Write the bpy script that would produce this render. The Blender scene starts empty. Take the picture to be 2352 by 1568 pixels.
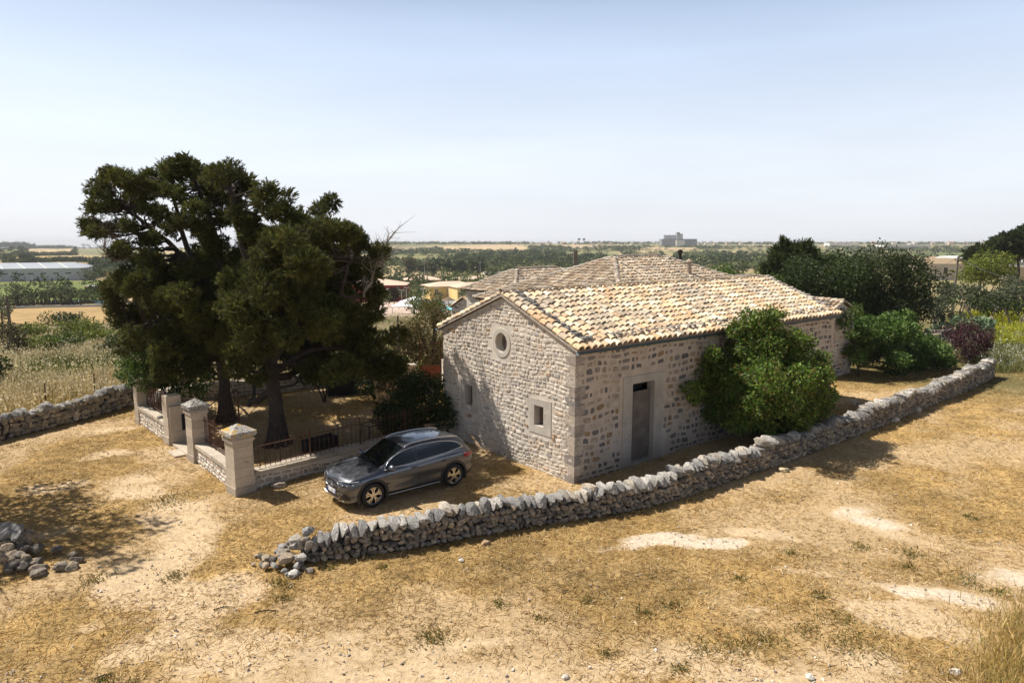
import bpy, bmesh, math, random
import numpy as np
from mathutils import Vector, Matrix
from mathutils.bvhtree import BVHTree
R = math.radians
scene = bpy.context.scene
COL = scene.collection

# ------------------------------------------------------------------ camera
PITCH = R(8.24); CAMH = 7.2
cam = bpy.data.objects.new("camera", bpy.data.cameras.new("camera"))
COL.objects.link(cam); scene.camera = cam
cam.location = (0, 0, CAMH); cam.rotation_euler = (R(90) - PITCH, 0, 0)
cam.data.lens = 24; cam.data.sensor_width = 36; cam.data.clip_start = 0.1; cam.data.clip_end = 30000

# ------------------------------------------------------------------ light and exposure
SUN_EL = R(53); SUN_DIR = Vector((-.944, .33, 0)).normalized()
world = bpy.data.worlds.new("World"); scene.world = world; world.use_nodes = True
wn = world.node_tree.nodes; wl = world.node_tree.links
bg = wn["Background"]; bg.inputs[1].default_value = 0.05
sky = wn.new("ShaderNodeTexSky"); sky.sky_type = 'NISHITA'; sky.sun_disc = False
sky.sun_elevation = SUN_EL
sky.sun_rotation = math.atan2(SUN_DIR.x, SUN_DIR.y)
sky.altitude = 0; sky.air_density = 1.0; sky.dust_density = 2.4; sky.ozone_density = 1.6
hs = wn.new("ShaderNodeHueSaturation"); hs.inputs['Saturation'].default_value = 0.6; hs.inputs['Value'].default_value = 0.6
# a pale veil of summer haze, thick near the horizon and gone overhead, laid over the clear sky
tcw = wn.new('ShaderNodeTexCoord'); sep = wn.new('ShaderNodeSeparateXYZ'); ramp = wn.new('ShaderNodeValToRGB')
cr = ramp.color_ramp; cr.interpolation = 'B_SPLINE'
for i, (p, c) in enumerate([(0,(.58,.595,.63)),(.05,(.55,.575,.62)),(.15,(.495,.54,.605)),(.29,(.325,.42,.585)),(.39,(.02,.03,.06)),(1,(0,0,0))]):
    e = cr.elements[i] if i < 2 else cr.elements.new(p)
    e.position = p; e.color = (*c, 1)
sc1 = wn.new('ShaderNodeVectorMath'); sc1.operation = 'SCALE'; sc1.inputs['Scale'].default_value = 1/.05
ad1 = wn.new('ShaderNodeVectorMath'); ad1.operation = 'ADD'
wl.new(tcw.outputs['Generated'], sep.inputs[0]); wl.new(sep.outputs['Z'], ramp.inputs[0])
mpw = wn.new('ShaderNodeMapping'); mpw.inputs['Scale'].default_value = (1.2,2.0,9.0); mpw.inputs['Rotation'].default_value = (.25,0,.5); nzw = wn.new('ShaderNodeTexNoise'); nzw.inputs['Scale'].default_value = 1.6; nzw.inputs['Detail'].default_value = 7
wl.new(tcw.outputs['Generated'], mpw.inputs[0]); wl.new(mpw.outputs[0], nzw.inputs['Vector']); mrw = wn.new('ShaderNodeMapRange'); mrw.inputs[1].default_value = .35; mrw.inputs[2].default_value = .7; mrw.inputs[3].default_value = .955; mrw.inputs[4].default_value = 1.06
wl.new(nzw.outputs['Fac'], mrw.inputs[0]); scw = wn.new('ShaderNodeVectorMath'); scw.operation = 'SCALE'; wl.new(ramp.outputs[0], scw.inputs[0]); wl.new(mrw.outputs[0], scw.inputs['Scale']); wl.new(scw.outputs[0], sc1.inputs[0])
wl.new(sky.outputs[0], hs.inputs['Color']); wl.new(hs.outputs[0], ad1.inputs[0]); wl.new(sc1.outputs[0], ad1.inputs[1]); wl.new(ad1.outputs[0], bg.inputs[0])
sd = bpy.data.lights.new("sun", 'SUN'); sd.energy = 5.0; sd.angle = R(.53); sd.color = (1, .945, .86)
sun = bpy.data.objects.new("sun", sd); COL.objects.link(sun)
sv = Vector((SUN_DIR.x * math.cos(SUN_EL), SUN_DIR.y * math.cos(SUN_EL), math.sin(SUN_EL)))
sun.rotation_euler = sv.to_track_quat('Z', 'Y').to_euler(); sun.location = (-20, 10, 40)
scene.view_settings.view_transform = 'Standard'; scene.view_settings.look = 'None'
scene.view_settings.exposure = 0.45; scene.view_settings.gamma = 1.0
scene.render.engine = 'CYCLES'
scene.cycles.max_bounces = 5; scene.cycles.diffuse_bounces = 2; scene.cycles.glossy_bounces = 3
scene.cycles.transmission_bounces = 3; scene.cycles.volume_bounces = 0; scene.cycles.transparent_max_bounces = 4
scene.cycles.use_denoising = True

# ------------------------------------------------------------------ helpers
_c, _s = math.cos(PITCH), math.sin(PITCH)
def vnoise(x, y, seed=0):
    xi = np.floor(x).astype(np.int64); yi = np.floor(y).astype(np.int64)
    fx = x - xi; fy = y - yi; fx = fx*fx*(3-2*fx); fy = fy*fy*(3-2*fy)
    def h(a, b):
        n = (a*374761393 + b*668265263 + seed*974634777) & 0x7fffffff
        n = ((n ^ (n >> 13)) * 1274126177) & 0x7fffffff
        return ((n ^ (n >> 16)) & 0xffff) / 65535.0
    return (h(xi, yi)*(1-fx) + h(xi+1, yi)*fx)*(1-fy) + (h(xi, yi+1)*(1-fx) + h(xi+1, yi+1)*fx)*fy
def fbm(x, y, seed=0, o=4):
    x = np.asarray(x, float); y = np.asarray(y, float); t = 0; a = .5; n = 0
    for i in range(o):
        t = t + a*vnoise(x*2**i, y*2**i, seed+i); n += a; a *= .5
    return t/n
def terr(x, y):
    x = np.asarray(x, float); y = np.asarray(y, float)
    d = np.hypot(x, y); az = np.degrees(np.arctan2(x, np.maximum(y, 1e-3)))
    dl = np.interp(d, [0,44,80,110,145,200,330,600,1200,1700,2200,2700,3600,9000],[0,0,-2,-4.8,-8,-10.5,-12,-11,-8,-3,3.2,3.5,-10,-60])
    dll = np.interp(d, [0,44,80,110,145,330,600,1350,1700,2200,2700,3600,9000],[0,0,-2,-4.8,-7.5,-11,-9.5,-5.2,-10,-12,-12,-20,-60])
    dr = np.interp(d, [0,50,90,150,200,290,420,600,1200,1700,2200,2700,3600,9000],[0,0,-.3,-.6,-1.0,-1.5,-7.5,-9.5,-7.5,-3,1.5,2,-10,-60])
    wr = np.clip((az-12)/10, 0, 1); wll = np.clip((-az-17)/4, 0, 1)
    b = dl*(1-wr)*(1-wll) + dr*wr + dll*wll
    b = b + (fbm(x/2.6, y/2.6, 3, 3)-.5)*.13*np.clip((75-d)/20, 0, 1)*np.clip(d/6-.5, 0, 1)
    b = b + (fbm(x/90, y/90, 8, 3)-.5)*np.clip((d-60)/400, 0, 1)*3.0
    return b
def tz(x, y): return float(terr(x, y))
_KS = 5.0*1.006**np.arange(1250)
def at(px, py, Y=None, z=None):
    """where the sight line through a point of the photo meets the terrain (or a given distance / height)"""
    u = (px-1176)/1568; v = (py-784)/1568; dn = _s+v*_c; fw = _c-v*_s
    if Y is not None: k = Y/fw; return Vector((u*k, Y, CAMH-dn*k))
    if z is not None: k = (CAMH-z)/dn; return Vector((u*k, fw*k, z))
    g = CAMH-dn*_KS-terr(u*_KS, fw*_KS); i = np.argmax(g <= 0)
    if g[i] > 0: i = len(_KS)-1
    a, b = g[max(i-1,0)], g[i]; k = _KS[i] if i == 0 or a <= b else _KS[i-1]+(_KS[i]-_KS[i-1])*a/(a-b); k = float(k)
    return Vector((u*k, fw*k, tz(u*k, fw*k)))

def T(o, label=None, cat=None, group=None, kind=None):
    if label: o['label'] = label
    if cat: o['category'] = cat
    if group: o['group'] = group
    if kind: o['kind'] = kind
    return o
def link(o, parent=None):
    COL.objects.link(o)
    if parent is not None: o.parent = parent
    return o
def empty(name, loc=(0,0,0), rz=0, parent=None):
    o = bpy.data.objects.new(name, None); o.location = loc; o.rotation_euler = (0,0,rz); o.empty_display_size = .3
    return link(o, parent)
class MB:
    """collects geometry (arrays of verts, faces of equal size, a colour per face) into one mesh"""
    def __init__(s): s.V = []; s.F = []; s.n = 0
    def add(s, V, F, C=None, m=0):
        V = np.asarray(V, float).reshape(-1, 3); F = np.asarray(F, int)
        if C is None: C = np.ones((len(F), 3))*.5
        C = np.asarray(C, float)
        if C.ndim == 1: C = np.tile(C[:3], (len(F), 1))
        s.F.append((F+s.n, C, m)); s.V.append(V); s.n += len(V)
    def quad(s, a, b, c, d, C=(.5,.5,.5), m=0): s.add([a,b,c,d], [[0,1,2,3]], C, m)
    def poly(s, pts, C=(.5,.5,.5), m=0): s.add(pts, [list(range(len(pts)))], C, m)
    def box(s, lo, hi, C=(.5,.5,.5), m=0, rz=0, top=1.0):
        x0,y0,z0 = lo; x1,y1,z1 = hi; cx,cy = (x0+x1)/2,(y0+y1)/2
        V = []
        for z,k in ((z0,1),(z1,top)):
            for x,y in ((x0,y0),(x1,y0),(x1,y1),(x0,y1)):
                X,Y = (x-cx)*k,(y-cy)*k
                V.append((cx+X*math.cos(rz)-Y*math.sin(rz), cy+X*math.sin(rz)+Y*math.cos(rz), z))
        s.add(V, [(3,2,1,0),(4,5,6,7),(0,1,5,4),(1,2,6,5),(2,3,7,6),(3,0,4,7)], C, m)
    def beam(s, p, q, w, h=None, C=(.5,.5,.5), m=0):
        p = Vector(p); q = Vector(q); h = h or w; d = (q-p).normalized()
        a = d.cross(Vector((0,0,1)))
        a = Vector((1,0,0)) if a.length < 1e-4 else a.normalized()
        b = a.cross(d)
        V = [e+a*sa*w/2+b*sb*h/2 for e in (p,q) for sa,sb in ((-1,-1),(1,-1),(1,1),(-1,1))]
        s.add(V, [(3,2,1,0),(4,5,6,7),(0,1,5,4),(1,2,6,5),(2,3,7,6),(3,0,4,7)], C, m)
    def tube(s, pts, rad, n=6, C=(.5,.5,.5), m=0, cap=True):
        pts = [Vector(p) for p in pts]; k = len(pts)
        rad = [rad]*k if not hasattr(rad, '__len__') else rad
        V = []; ref = None
        for i,p in enumerate(pts):
            d = (pts[min(i+1,k-1)]-pts[max(i-1,0)])
            d = d.normalized() if d.length > 1e-6 else Vector((0,0,1))
            if ref is None:
                ref = d.cross(Vector((.3,.1,1)))
                if ref.length < .05: ref = d.cross(Vector((1,0,0)))
            a = (ref-d*ref.dot(d)); a = a.normalized() if a.length > 1e-5 else d.orthogonal().normalized()
            ref = a; b = d.cross(a)
            for j in range(n):
                t = 2*math.pi*j/n; V.append(p+(a*math.cos(t)+b*math.sin(t))*rad[i])
        F = [(i*n+j, i*n+(j+1)%n, (i+1)*n+(j+1)%n, (i+1)*n+j) for i in range(k-1) for j in range(n)]
        s.add(V, F, C, m)
        if cap and n == 4:
            b0 = (k-1)*n; s.add(V[b0:], [[0,1,2,3]], C, m); s.add(V[:n], [[3,2,1,0]], C, m)
        elif cap:
            s.add(V[-n:], [list(range(n))], C, m); s.add(V[:n], [list(range(n))[::-1]], C, m)
    def lathe(s, prof, n=24, axis='z', at=(0,0,0), C=(.5,.5,.5), m=0):
        V = []
        for r,h in prof:
            for j in range(n):
                t = 2*math.pi*j/n; a,b = r*math.cos(t), r*math.sin(t)
                v = {'z':(a,b,h),'y':(a,h,b),'x':(h,a,b)}[axis]
                V.append((v[0]+at[0], v[1]+at[1], v[2]+at[2]))
        k = len(prof)
        s.add(V, [(i*n+j, i*n+(j+1)%n, (i+1)*n+(j+1)%n, (i+1)*n+j) for i in range(k-1) for j in range(n)], C, m)
    def scatter(s, tV, tF, M, P, C, m=0):
        """instances of a template: M (k,3,3) matrices, P (k,3) positions, C (k,3) colours"""
        k = len(P); nv = len(tV); nf = len(tF)
        V = np.einsum('kij,nj->kni', M, np.asarray(tV, float)) + P[:,None,:]
        F = (np.asarray(tF)[None] + (np.arange(k)*nv)[:,None,None]).reshape(k*nf, -1)
        s.add(V.reshape(-1,3), F, np.repeat(C, nf, 0), m)
    def build(s, name, mats, parent=None, smooth=False, loc=None, rz=0, M=None):
        me = bpy.data.meshes.new(name)
        V = np.concatenate(s.V) if s.V else np.zeros((0,3))
        if M is not None:
            A = np.array(M); V = V @ A[:3,:3].T + A[:3,3]
        me.vertices.add(len(V)); me.vertices.foreach_set('co', V.astype(np.float32).ravel())
        nl = sum(F.size for F,_,_ in s.F); npoly = sum(len(F) for F,_,_ in s.F)
        me.loops.add(nl); me.polygons.add(npoly)
        me.loops.foreach_set('vertex_index', np.concatenate([F.ravel() for F,_,_ in s.F]).astype(np.int32))
        tot = np.concatenate([np.full(len(F), F.shape[1]) for F,_,_ in s.F]); st = np.concatenate([[0], np.cumsum(tot)[:-1]])
        me.polygons.foreach_set('loop_start', st.astype(np.int32)); me.polygons.foreach_set('loop_total', tot.astype(np.int32))
        me.polygons.foreach_set('material_index', np.concatenate([np.full(len(F), m) for F,_,m in s.F]).astype(np.int32))
        me.polygons.foreach_set('use_smooth', np.full(npoly, bool(smooth)))
        at_ = me.attributes.new('col', 'FLOAT_COLOR', 'FACE')
        C = np.concatenate([C for _,C,_ in s.F]); C = np.hstack([C, np.ones((len(C),1))])
        at_.data.foreach_set('color', C.astype(np.float32).ravel())
        for m in (mats if isinstance(mats, (list,tuple)) else [mats]): me.materials.append(m)
        me.update(calc_edges=True); me.validate()
        o = bpy.data.objects.new(name, me)
        if loc is not None: o.location = loc
        o.rotation_euler = (0,0,rz)
        return link(o, parent)
def rotm(rng, k, tilt=math.pi):
    """k random rotation matrices; tilt limits the lean from vertical"""
    a = rng.uniform(0, 2*math.pi, k); b = rng.uniform(-tilt, tilt, k); c = rng.uniform(-tilt, tilt, k)
    z = np.zeros(k); o = np.ones(k)
    Z = np.stack([np.cos(a),-np.sin(a),z,np.sin(a),np.cos(a),z,z,z,o],1).reshape(-1,3,3)
    X = np.stack([o,z,z,z,np.cos(b),-np.sin(b),z,np.sin(b),np.cos(b)],1).reshape(-1,3,3)
    Y = np.stack([np.cos(c),z,np.sin(c),z,o,z,-np.sin(c),z,np.cos(c)],1).reshape(-1,3,3)
    return Y @ X @ Z
def pick(rng, pal, k, var=.18):
    pal = np.array(pal); c = pal[rng.integers(0, len(pal), k)]
    return np.clip(c*rng.uniform(1-var, 1+var, (k,1)), 0, 1)

# ------------------------------------------------------------------ materials
def node_mat(name): 
    m = bpy.data.materials.new(name); m.use_nodes = True
    return m, m.node_tree.nodes, m.node_tree.links, m.node_tree.nodes['Principled BSDF']
def surf(name, color=None, rough=.85, n1=(3,.25), n2=(40,.2), bump=(60,.3,.01), metal=0, spec=.3, trans=0, spots=None, coat=0, coords='Object'):
    """colour (or the mesh's own face colours) broken up by two noises, with bump; spots = (scale, threshold, colour, amount)"""
    m, N, L, b = node_mat(name)
    tc = N.new('ShaderNodeTexCoord'); co = tc.outputs[coords]
    if color is None:
        a = N.new('ShaderNodeAttribute'); a.attribute_name = 'col'; src = a.outputs['Color']
    else:
        a = N.new('ShaderNodeRGB'); a.outputs[0].default_value = (*color, 1); src = a.outputs[0]
    for sc, am in (n1, n2):
        if not am: continue
        t = N.new('ShaderNodeTexNoise'); t.inputs['Scale'].default_value = sc; t.inputs['Detail'].default_value = 4
        L.new(co, t.inputs['Vector'])
        mr = N.new('ShaderNodeMapRange'); mr.inputs[1].default_value = .3; mr.inputs[2].default_value = .7
        mr.inputs[3].default_value = 1-am; mr.inputs[4].default_value = 1+am
        L.new(t.outputs['Fac'], mr.inputs[0])
        mx = N.new('ShaderNodeVectorMath'); mx.operation = 'SCALE'
        L.new(src, mx.inputs[0]); L.new(mr.outputs[0], mx.inputs['Scale']); src = mx.outputs[0]
    if spots:
        for sp in (spots if isinstance(spots, list) else [spots]):
            t = N.new('ShaderNodeTexNoise'); t.inputs['Scale'].default_value = sp[0]; t.inputs['Detail'].default_value = 5; L.new(co, t.inputs['Vector'])
            mr = N.new('ShaderNodeMapRange'); mr.inputs[1].default_value = sp[1]; mr.inputs[2].default_value = sp[1]+.06
            mr.inputs[4].default_value = sp[3]; L.new(t.outputs['Fac'], mr.inputs[0])
            mi = N.new('ShaderNodeMix'); mi.data_type = 'RGBA'; mi.inputs['B'].default_value = (*sp[2], 1)
            L.new(mr.outputs[0], mi.inputs['Factor']); L.new(src, mi.inputs['A']); src = mi.outputs['Result']
    L.new(src, b.inputs['Base Color'])
    b.inputs['Roughness'].default_value = rough; b.inputs['Metallic'].default_value = metal
    b.inputs['Specular IOR Level'].default_value = spec
    if coat: b.inputs['Coat Weight'].default_value = coat; b.inputs['Coat Roughness'].default_value = .04
    if bump:
        t = N.new('ShaderNodeTexNoise'); t.inputs['Scale'].default_value = bump[0]; t.inputs['Detail'].default_value = 4; L.new(co, t.inputs['Vector'])
        bp = N.new('ShaderNodeBump'); bp.inputs['Strength'].default_value = bump[1]; bp.inputs['Distance'].default_value = bump[2]
        L.new(t.outputs['Fac'], bp.inputs['Height']); L.new(bp.outputs[0], b.inputs['Normal'])
    if trans:
        tr = N.new('ShaderNodeBsdfTranslucent'); L.new(src, tr.inputs['Color'])
        ms = N.new('ShaderNodeMixShader'); ms.inputs[0].default_value = trans
        L.new(b.outputs[0], ms.inputs[1]); L.new(tr.outputs[0], ms.inputs[2])
        L.new(ms.outputs[0], N['Material Output'].inputs[0])
    return m
M_leaf = surf('leaf', None, .55, (1.5,.2), (0,0), None, spec=.25, trans=.3)
M_gloss = surf('glossy_leaf', None, .5, (1.5,.15), (0,0), None, spec=.3, trans=.38)
M_needle = surf('needle', None, .65, (1.0,.3), (0,0), None, spec=.2, trans=.35)
M_straw = surf('straw', None, .8, (1.0,.15), (0,0), None, spec=.15, trans=.15)
M_grass = surf('grass_blade', None, .7, (.4,.2), (0,0), None, spec=.2, trans=.35)
M_bark = surf('bark', (.055,.042,.034), .95, (4,.3), (30,.3), (25,.9,.04))
M_barkp = surf('pale_bark', (.22,.19,.16), .95, (4,.3), (30,.3), (25,.6,.02))
M_stone = surf('stone', None, .95, (5,.18), (35,.25), (45,.8,.02), spec=.15, spots=[(14,.60,(.12,.115,.11),.7)])
M_dry = surf('drystone_limestone', None, .95, (5,.22), (28,.35), (45,.9,.025), spec=.1, spots=[(10,.56,(.10,.095,.09),.75),(22,.60,(.55,.50,.43),.5)])
M_dress = surf('dressed_limestone', None, .9, (2,.12), (30,.16), (70,.5,.008), spec=.15, spots=[(9,.64,(.16,.14,.12),.45)])
M_lichen = surf('lichen_stone', None, .95, (4,.2), (30,.3), (50,.9,.02), spec=.1, spots=[(16,.54,(.06,.058,.055),.8),(5,.50,(.55,.33,.05),.85)])
M_mortar = surf('mortar', (.61,.545,.465), .95, (1.2,.14), (25,.18), (50,.6,.015), spec=.1, spots=[(2.2,.60,(.42,.36,.30),.45)])
M_tile = surf('clay_tile', None, .9, (6,.2), (45,.25), (60,.4,.008), spec=.15, spots=[(18,.63,(.10,.085,.07),.6)])
M_wood = surf('weathered_wood', (.16,.13,.11), .9, (3,.2), (40,.3), (40,.5,.01))
M_paleW = surf('raw_pine_wood', (.42,.29,.17), .85, (3,.15), (40,.2), (40,.4,.006))
M_rust = surf('rusty_iron', (.10,.045,.028), .85, (6,.3), (60,.3), (80,.4,.004), spec=.3)
M_blackm = surf('black_metal', (.012,.012,.013), .6, (0,0), (0,0), None)
M_gutter = surf('painted_gutter', (.045,.075,.085), .5, (3,.1), (0,0), None, spec=.4)
M_plaster = surf('plaster', None, .9, (.3,.08), (3,.06), None, spec=.1)
M_far = surf('far_leaf', None, .8, (.05,.2), (0,0), None, spec=.1, trans=.1)
M_metal = surf('sheet_metal', None, .55, (.1,.06), (0,0), None, spec=.3)
M_glassd = surf('dark_glass', (.02,.025,.03), .15, (0,0), (0,0), None, spec=.5)

# ------------------------------------------------------------------ terrain
def axis(a, b, step, lim, g=1.065):
    x = list(np.arange(a, b, step)); d = step; lo = []; hi = []
    p = x[0]
    while p > -lim: d *= g; p -= d; lo.append(p)
    d = step; p = x[-1]
    while p < lim: d *= g; p += d; hi.append(p)
    return np.array(lo[::-1]+x+hi)
gx = axis(-30, 34, .16, 6000); gy = axis(7, 44, .16, 6000)
GX, GY = np.meshgrid(gx, gy)
GZ = terr(GX, GY)
nx, ny = len(gx), len(gy)
D = np.hypot(GX, GY)
DIRT = np.array((.60,.43,.27)); STRAW = np.array((.52,.345,.14)); PALE = np.array((.66,.53,.38)); ROCK = np.array((.74,.62,.47))
def patchmask(X, Y):
    """bare rock and soil showing through the cut straw"""
    m = np.zeros_like(X); r = np.zeros_like(X)
    wob = (fbm(X*.8, Y*.8, 21, 4)-.5)*2.6
    for px,py,rx,ry,rot,st,kind in PATCH:
        c = at(px, py, z=0); dx = X-c.x; dy = Y-c.y
        ca, sa = math.cos(rot), math.sin(rot); u = (dx*ca+dy*sa)/rx; v = (-dx*sa+dy*ca)/ry
        q = np.clip((1.15-(u*u+v*v)+wob*.9)*.85, 0, 1)*st
        if kind: r = np.maximum(r, q)
        m = np.maximum(m, q)
    return m, r
PATCH = [ # px, py, half sizes (m), rotation, strength, rock?
 (1500,1238,1.5,.35,.15,1,1),(1440,1255,.9,.3,.3,.9,1),(1570,1248,.8,.22,-.2,.9,1),(1655,1245,.75,.33,0,1,1),(1960,1175,.9,.55,.2,.9,1),(1990,1195,1.3,.5,-.5,.85,1),(1760,1225,1.0,.35,-.3,.7,0),
 (2080,1235,1.5,.4,-.9,.55,0),(2190,1370,1.5,.42,-.35,1,1),(2270,1390,.6,.5,-.6,1,1),(2100,1430,1.9,.8,-.4,.75,0),(2000,1520,1.8,.55,-.2,.75,0),(2300,1320,1.0,.7,.2,.7,1),
 (1750,1400,.6,.25,0,.7,0),(1840,1310,.9,.25,-.3,.6,0),(1110,1475,1.1,.25,.1,.55,0),(1500,1530,3.5,.8,.05,.65,0),(1800,1560,2.4,.5,0,.7,0),
 (330,1130,1.4,.8,.3,.8,0),(400,1170,1.2,1.2,0,.8,0),(360,1300,1.0,1.6,0,.9,0),(250,1040,1.6,.7,.5,.7,0),(300,1400,1.2,1.6,0,.9,0),(430,1220,.9,2.2,.25,.6,0),(520,1360,.9,1.0,.1,.7,0),(330,1500,1.5,1.3,0,.75,0),(650,1500,3.0,.8,0,.65,0),(1000,1560,3.5,.5,0,.7,0),
 (200,1110,2.6,.7,.3,.55,0),(60,1230,1.5,.6,.2,.45,0),(260,985,1.4,.5,.5,.5,0),(120,1520,1.8,1.1,0,.45,0),
]
near = D < 75
C = np.zeros(GX.shape+(3,))
pm, pr = patchmask(GX, GY)
n1 = fbm(GX*.35, GY*.35, 31, 4)[...,None]; n2 = fbm(GX*2.2, GY*2.2, 32, 4)[...,None]
nb = fbm(GX*.13+5, GY*.13, 35, 4)[...,None]; base = STRAW*(.88+.9*(n2-.5))*(1-.20*np.clip((nb-.5)*6,0,1)) 
# soil under the tall grass field, the weeds beyond the yard and the far country
az = np.degrees(np.arctan2(GX, np.maximum(GY, .1)))
def sm(a, b, x): t = np.clip((x-a)/(b-a), 0, 1); return t*t*(3-2*t)
field = np.array((.20,.17,.07))*(.8+.6*(n2-.5)); 
w = sm(36, 42, D)[...,None]; base = base*(1-w) + field*w
brown = np.array((.36,.235,.11))*(.85+.5*(fbm(GX*.15, GY*.6, 41, 4)[...,None]-.5)*1.6)
wl_ = (sm(88, 96, D)*(1-sm(135, 140, D))*(az < -8))[...,None]; base = base*(1-wl_) + brown*wl_
n4 = fbm(GX/45, GY/45, 51, 4)[...,None]; n5 = fbm(GX/140, GY/140, 52, 3)[...,None]
far = np.array((.13,.15,.055))*(1-np.clip((n4-.42)*5, 0, 1)) + np.array((.27,.23,.11))*np.clip((n4-.42)*5, 0, 1)
far = far*(1-np.clip((n5-.53)*8, 0, 1)) + np.array((.42,.32,.18))*np.clip((n5-.53)*8, 0, 1)
w = sm(136, 142, D)[...,None]*np.where(az[...,None] < 0, 1, 1) ; wr_ = (sm(60, 130, D)*(az > -8))[...,None]
w = np.maximum(w, wr_); base = base*(1-w) + far*w
C[:] = base
V = np.stack([GX, GY, GZ], -1).reshape(-1, 3)
I = np.arange(nx*ny).reshape(ny, nx)
F = np.stack([I[:-1,:-1], I[:-1,1:], I[1:,1:], I[1:,:-1]], -1).reshape(-1, 4)
me = bpy.data.meshes.new('ground'); me.vertices.add(len(V)); me.vertices.foreach_set('co', V.astype(np.float32).ravel())
me.loops.add(F.size); me.polygons.add(len(F)); me.loops.foreach_set('vertex_index', F.astype(np.int32).ravel())
me.polygons.foreach_set('loop_start', (np.arange(len(F))*4).astype(np.int32)); me.polygons.foreach_set('loop_total', np.full(len(F), 4, np.int32))
me.polygons.foreach_set('use_smooth', np.ones(len(F), bool))
ca_ = me.attributes.new('col', 'FLOAT_COLOR', 'POINT')
ca_.data.foreach_set('color', np.concatenate([C.reshape(-1,3), np.ones((nx*ny,1))], 1).astype(np.float32).ravel())
pa_ = me.attributes.new('patch', 'FLOAT_COLOR', 'POINT'); nf = np.clip((44-D)/6, 0, 1)
pa_.data.foreach_set('color', np.stack([pm*nf, pr*nf, np.clip((n1[...,0]-.30)*2.2, 0, 1)*nf, np.ones_like(pm)], -1).reshape(-1,4).astype(np.float32).ravel())
me.update(calc_edges=True)
def ground_mat():
    m, N, L, b = node_mat('ground_soil_and_straw')
    a = N.new('ShaderNodeAttribute'); a.attribute_name = 'col'; src = a.outputs['Color']
    g = N.new('ShaderNodeNewGeometry'); co = g.outputs['Position']
    pa = N.new('ShaderNodeAttribute'); pa.attribute_name = 'patch'; sx = N.new('ShaderNodeSeparateColor'); L.new(pa.outputs['Color'], sx.inputs[0])
    nz = N.new('ShaderNodeTexNoise'); nz.inputs['Scale'].default_value = 1.9; nz.inputs['Detail'].default_value = 9; nz.inputs['Roughness'].default_value = .72; L.new(co, nz.inputs['Vector'])
    for ch, th, soft, colr, mx_ in (('Blue',.98,.20,(.55,.40,.235),.8),('Red',.90,.15,(.61,.455,.28),1.0),('Green',1.0,.22,(.67,.555,.42),1.0)):
        ad = N.new('ShaderNodeMath'); ad.operation = 'ADD'; L.new(sx.outputs[ch], ad.inputs[0]); L.new(nz.outputs['Fac'], ad.inputs[1])
        mr = N.new('ShaderNodeMapRange'); mr.inputs[1].default_value = th-soft; mr.inputs[2].default_value = th+soft; mr.inputs[4].default_value = mx_; L.new(ad.outputs[0], mr.inputs[0])
        mi = N.new('ShaderNodeMix'); mi.data_type = 'RGBA'; mi.inputs['B'].default_value = (*colr,1); L.new(mr.outputs[0], mi.inputs['Factor']); L.new(src, mi.inputs['A']); src = mi.outputs['Result']
    for sc, lo, hi in ((1.3,.88,1.12),(9,.72,1.25),(45,.75,1.25)):
        t = N.new('ShaderNodeTexNoise'); t.inputs['Scale'].default_value = sc; t.inputs['Detail'].default_value = 6; t.inputs['Roughness'].default_value = .7; L.new(co, t.inputs['Vector'])
        mr = N.new('ShaderNodeMapRange'); mr.inputs[1].default_value = .3; mr.inputs[2].default_value = .7; mr.inputs[3].default_value = lo; mr.inputs[4].default_value = hi
        L.new(t.outputs['Fac'], mr.inputs[0]); mx = N.new('ShaderNodeVectorMath'); mx.operation = 'SCALE'
        L.new(src, mx.inputs[0]); L.new(mr.outputs[0], mx.inputs['Scale']); src = mx.outputs[0]
    L.new(src, b.inputs['Base Color']); b.inputs['Roughness'].default_value = .95; b.inputs['Specular IOR Level'].default_value = .1
    t = N.new('ShaderNodeTexNoise'); t.inputs['Scale'].default_value = 22; t.inputs['Detail'].default_value = 6; t.inputs['Roughness'].default_value = .75; L.new(co, t.inputs['Vector'])
    bp = N.new('ShaderNodeBump'); bp.inputs['Strength'].default_value = .8; bp.inputs['Distance'].default_value = .05
    L.new(t.outputs['Fac'], bp.inputs['Height']); L.new(bp.outputs[0], b.inputs['Normal'])
    return m
me.materials.append(ground_mat())
ground = link(bpy.data.objects.new('ground', me)); T(ground, 'dry straw covered yard with bare pale soil patches', 'ground', kind='structure')

def sheet(name, pts, color, label, lift=.35, div=14, rough=.9, var=.25, mat=None):
    """a field, road or yard draped over the terrain: four corners given as points of the photo"""
    P = [at(*p) if len(p) == 2 else Vector((p[0], p[1], 0)) for p in pts]
    mb = MB(); V = []
    for i in range(div+1):
        for j in range(div+1):
            u, v = i/div, j/div
            p = (P[0]*(1-u)+P[1]*u)*(1-v) + (P[3]*(1-u)+P[2]*u)*v
            V.append((p.x, p.y, tz(p.x, p.y)+lift))
    F = [(i*(div+1)+j, (i+1)*(div+1)+j, (i+1)*(div+1)+j+1, i*(div+1)+j+1) for i in range(div) for j in range(div)]
    mb.add(V, F, color)
    o = mb.build(name, mat or surf(name+'_mat', color, rough, (.03,var), (.4,var*.7), None, spec=.1), smooth=True)
    return T(o, label, 'field' if 'field' in name else name, kind='structure')
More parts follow.
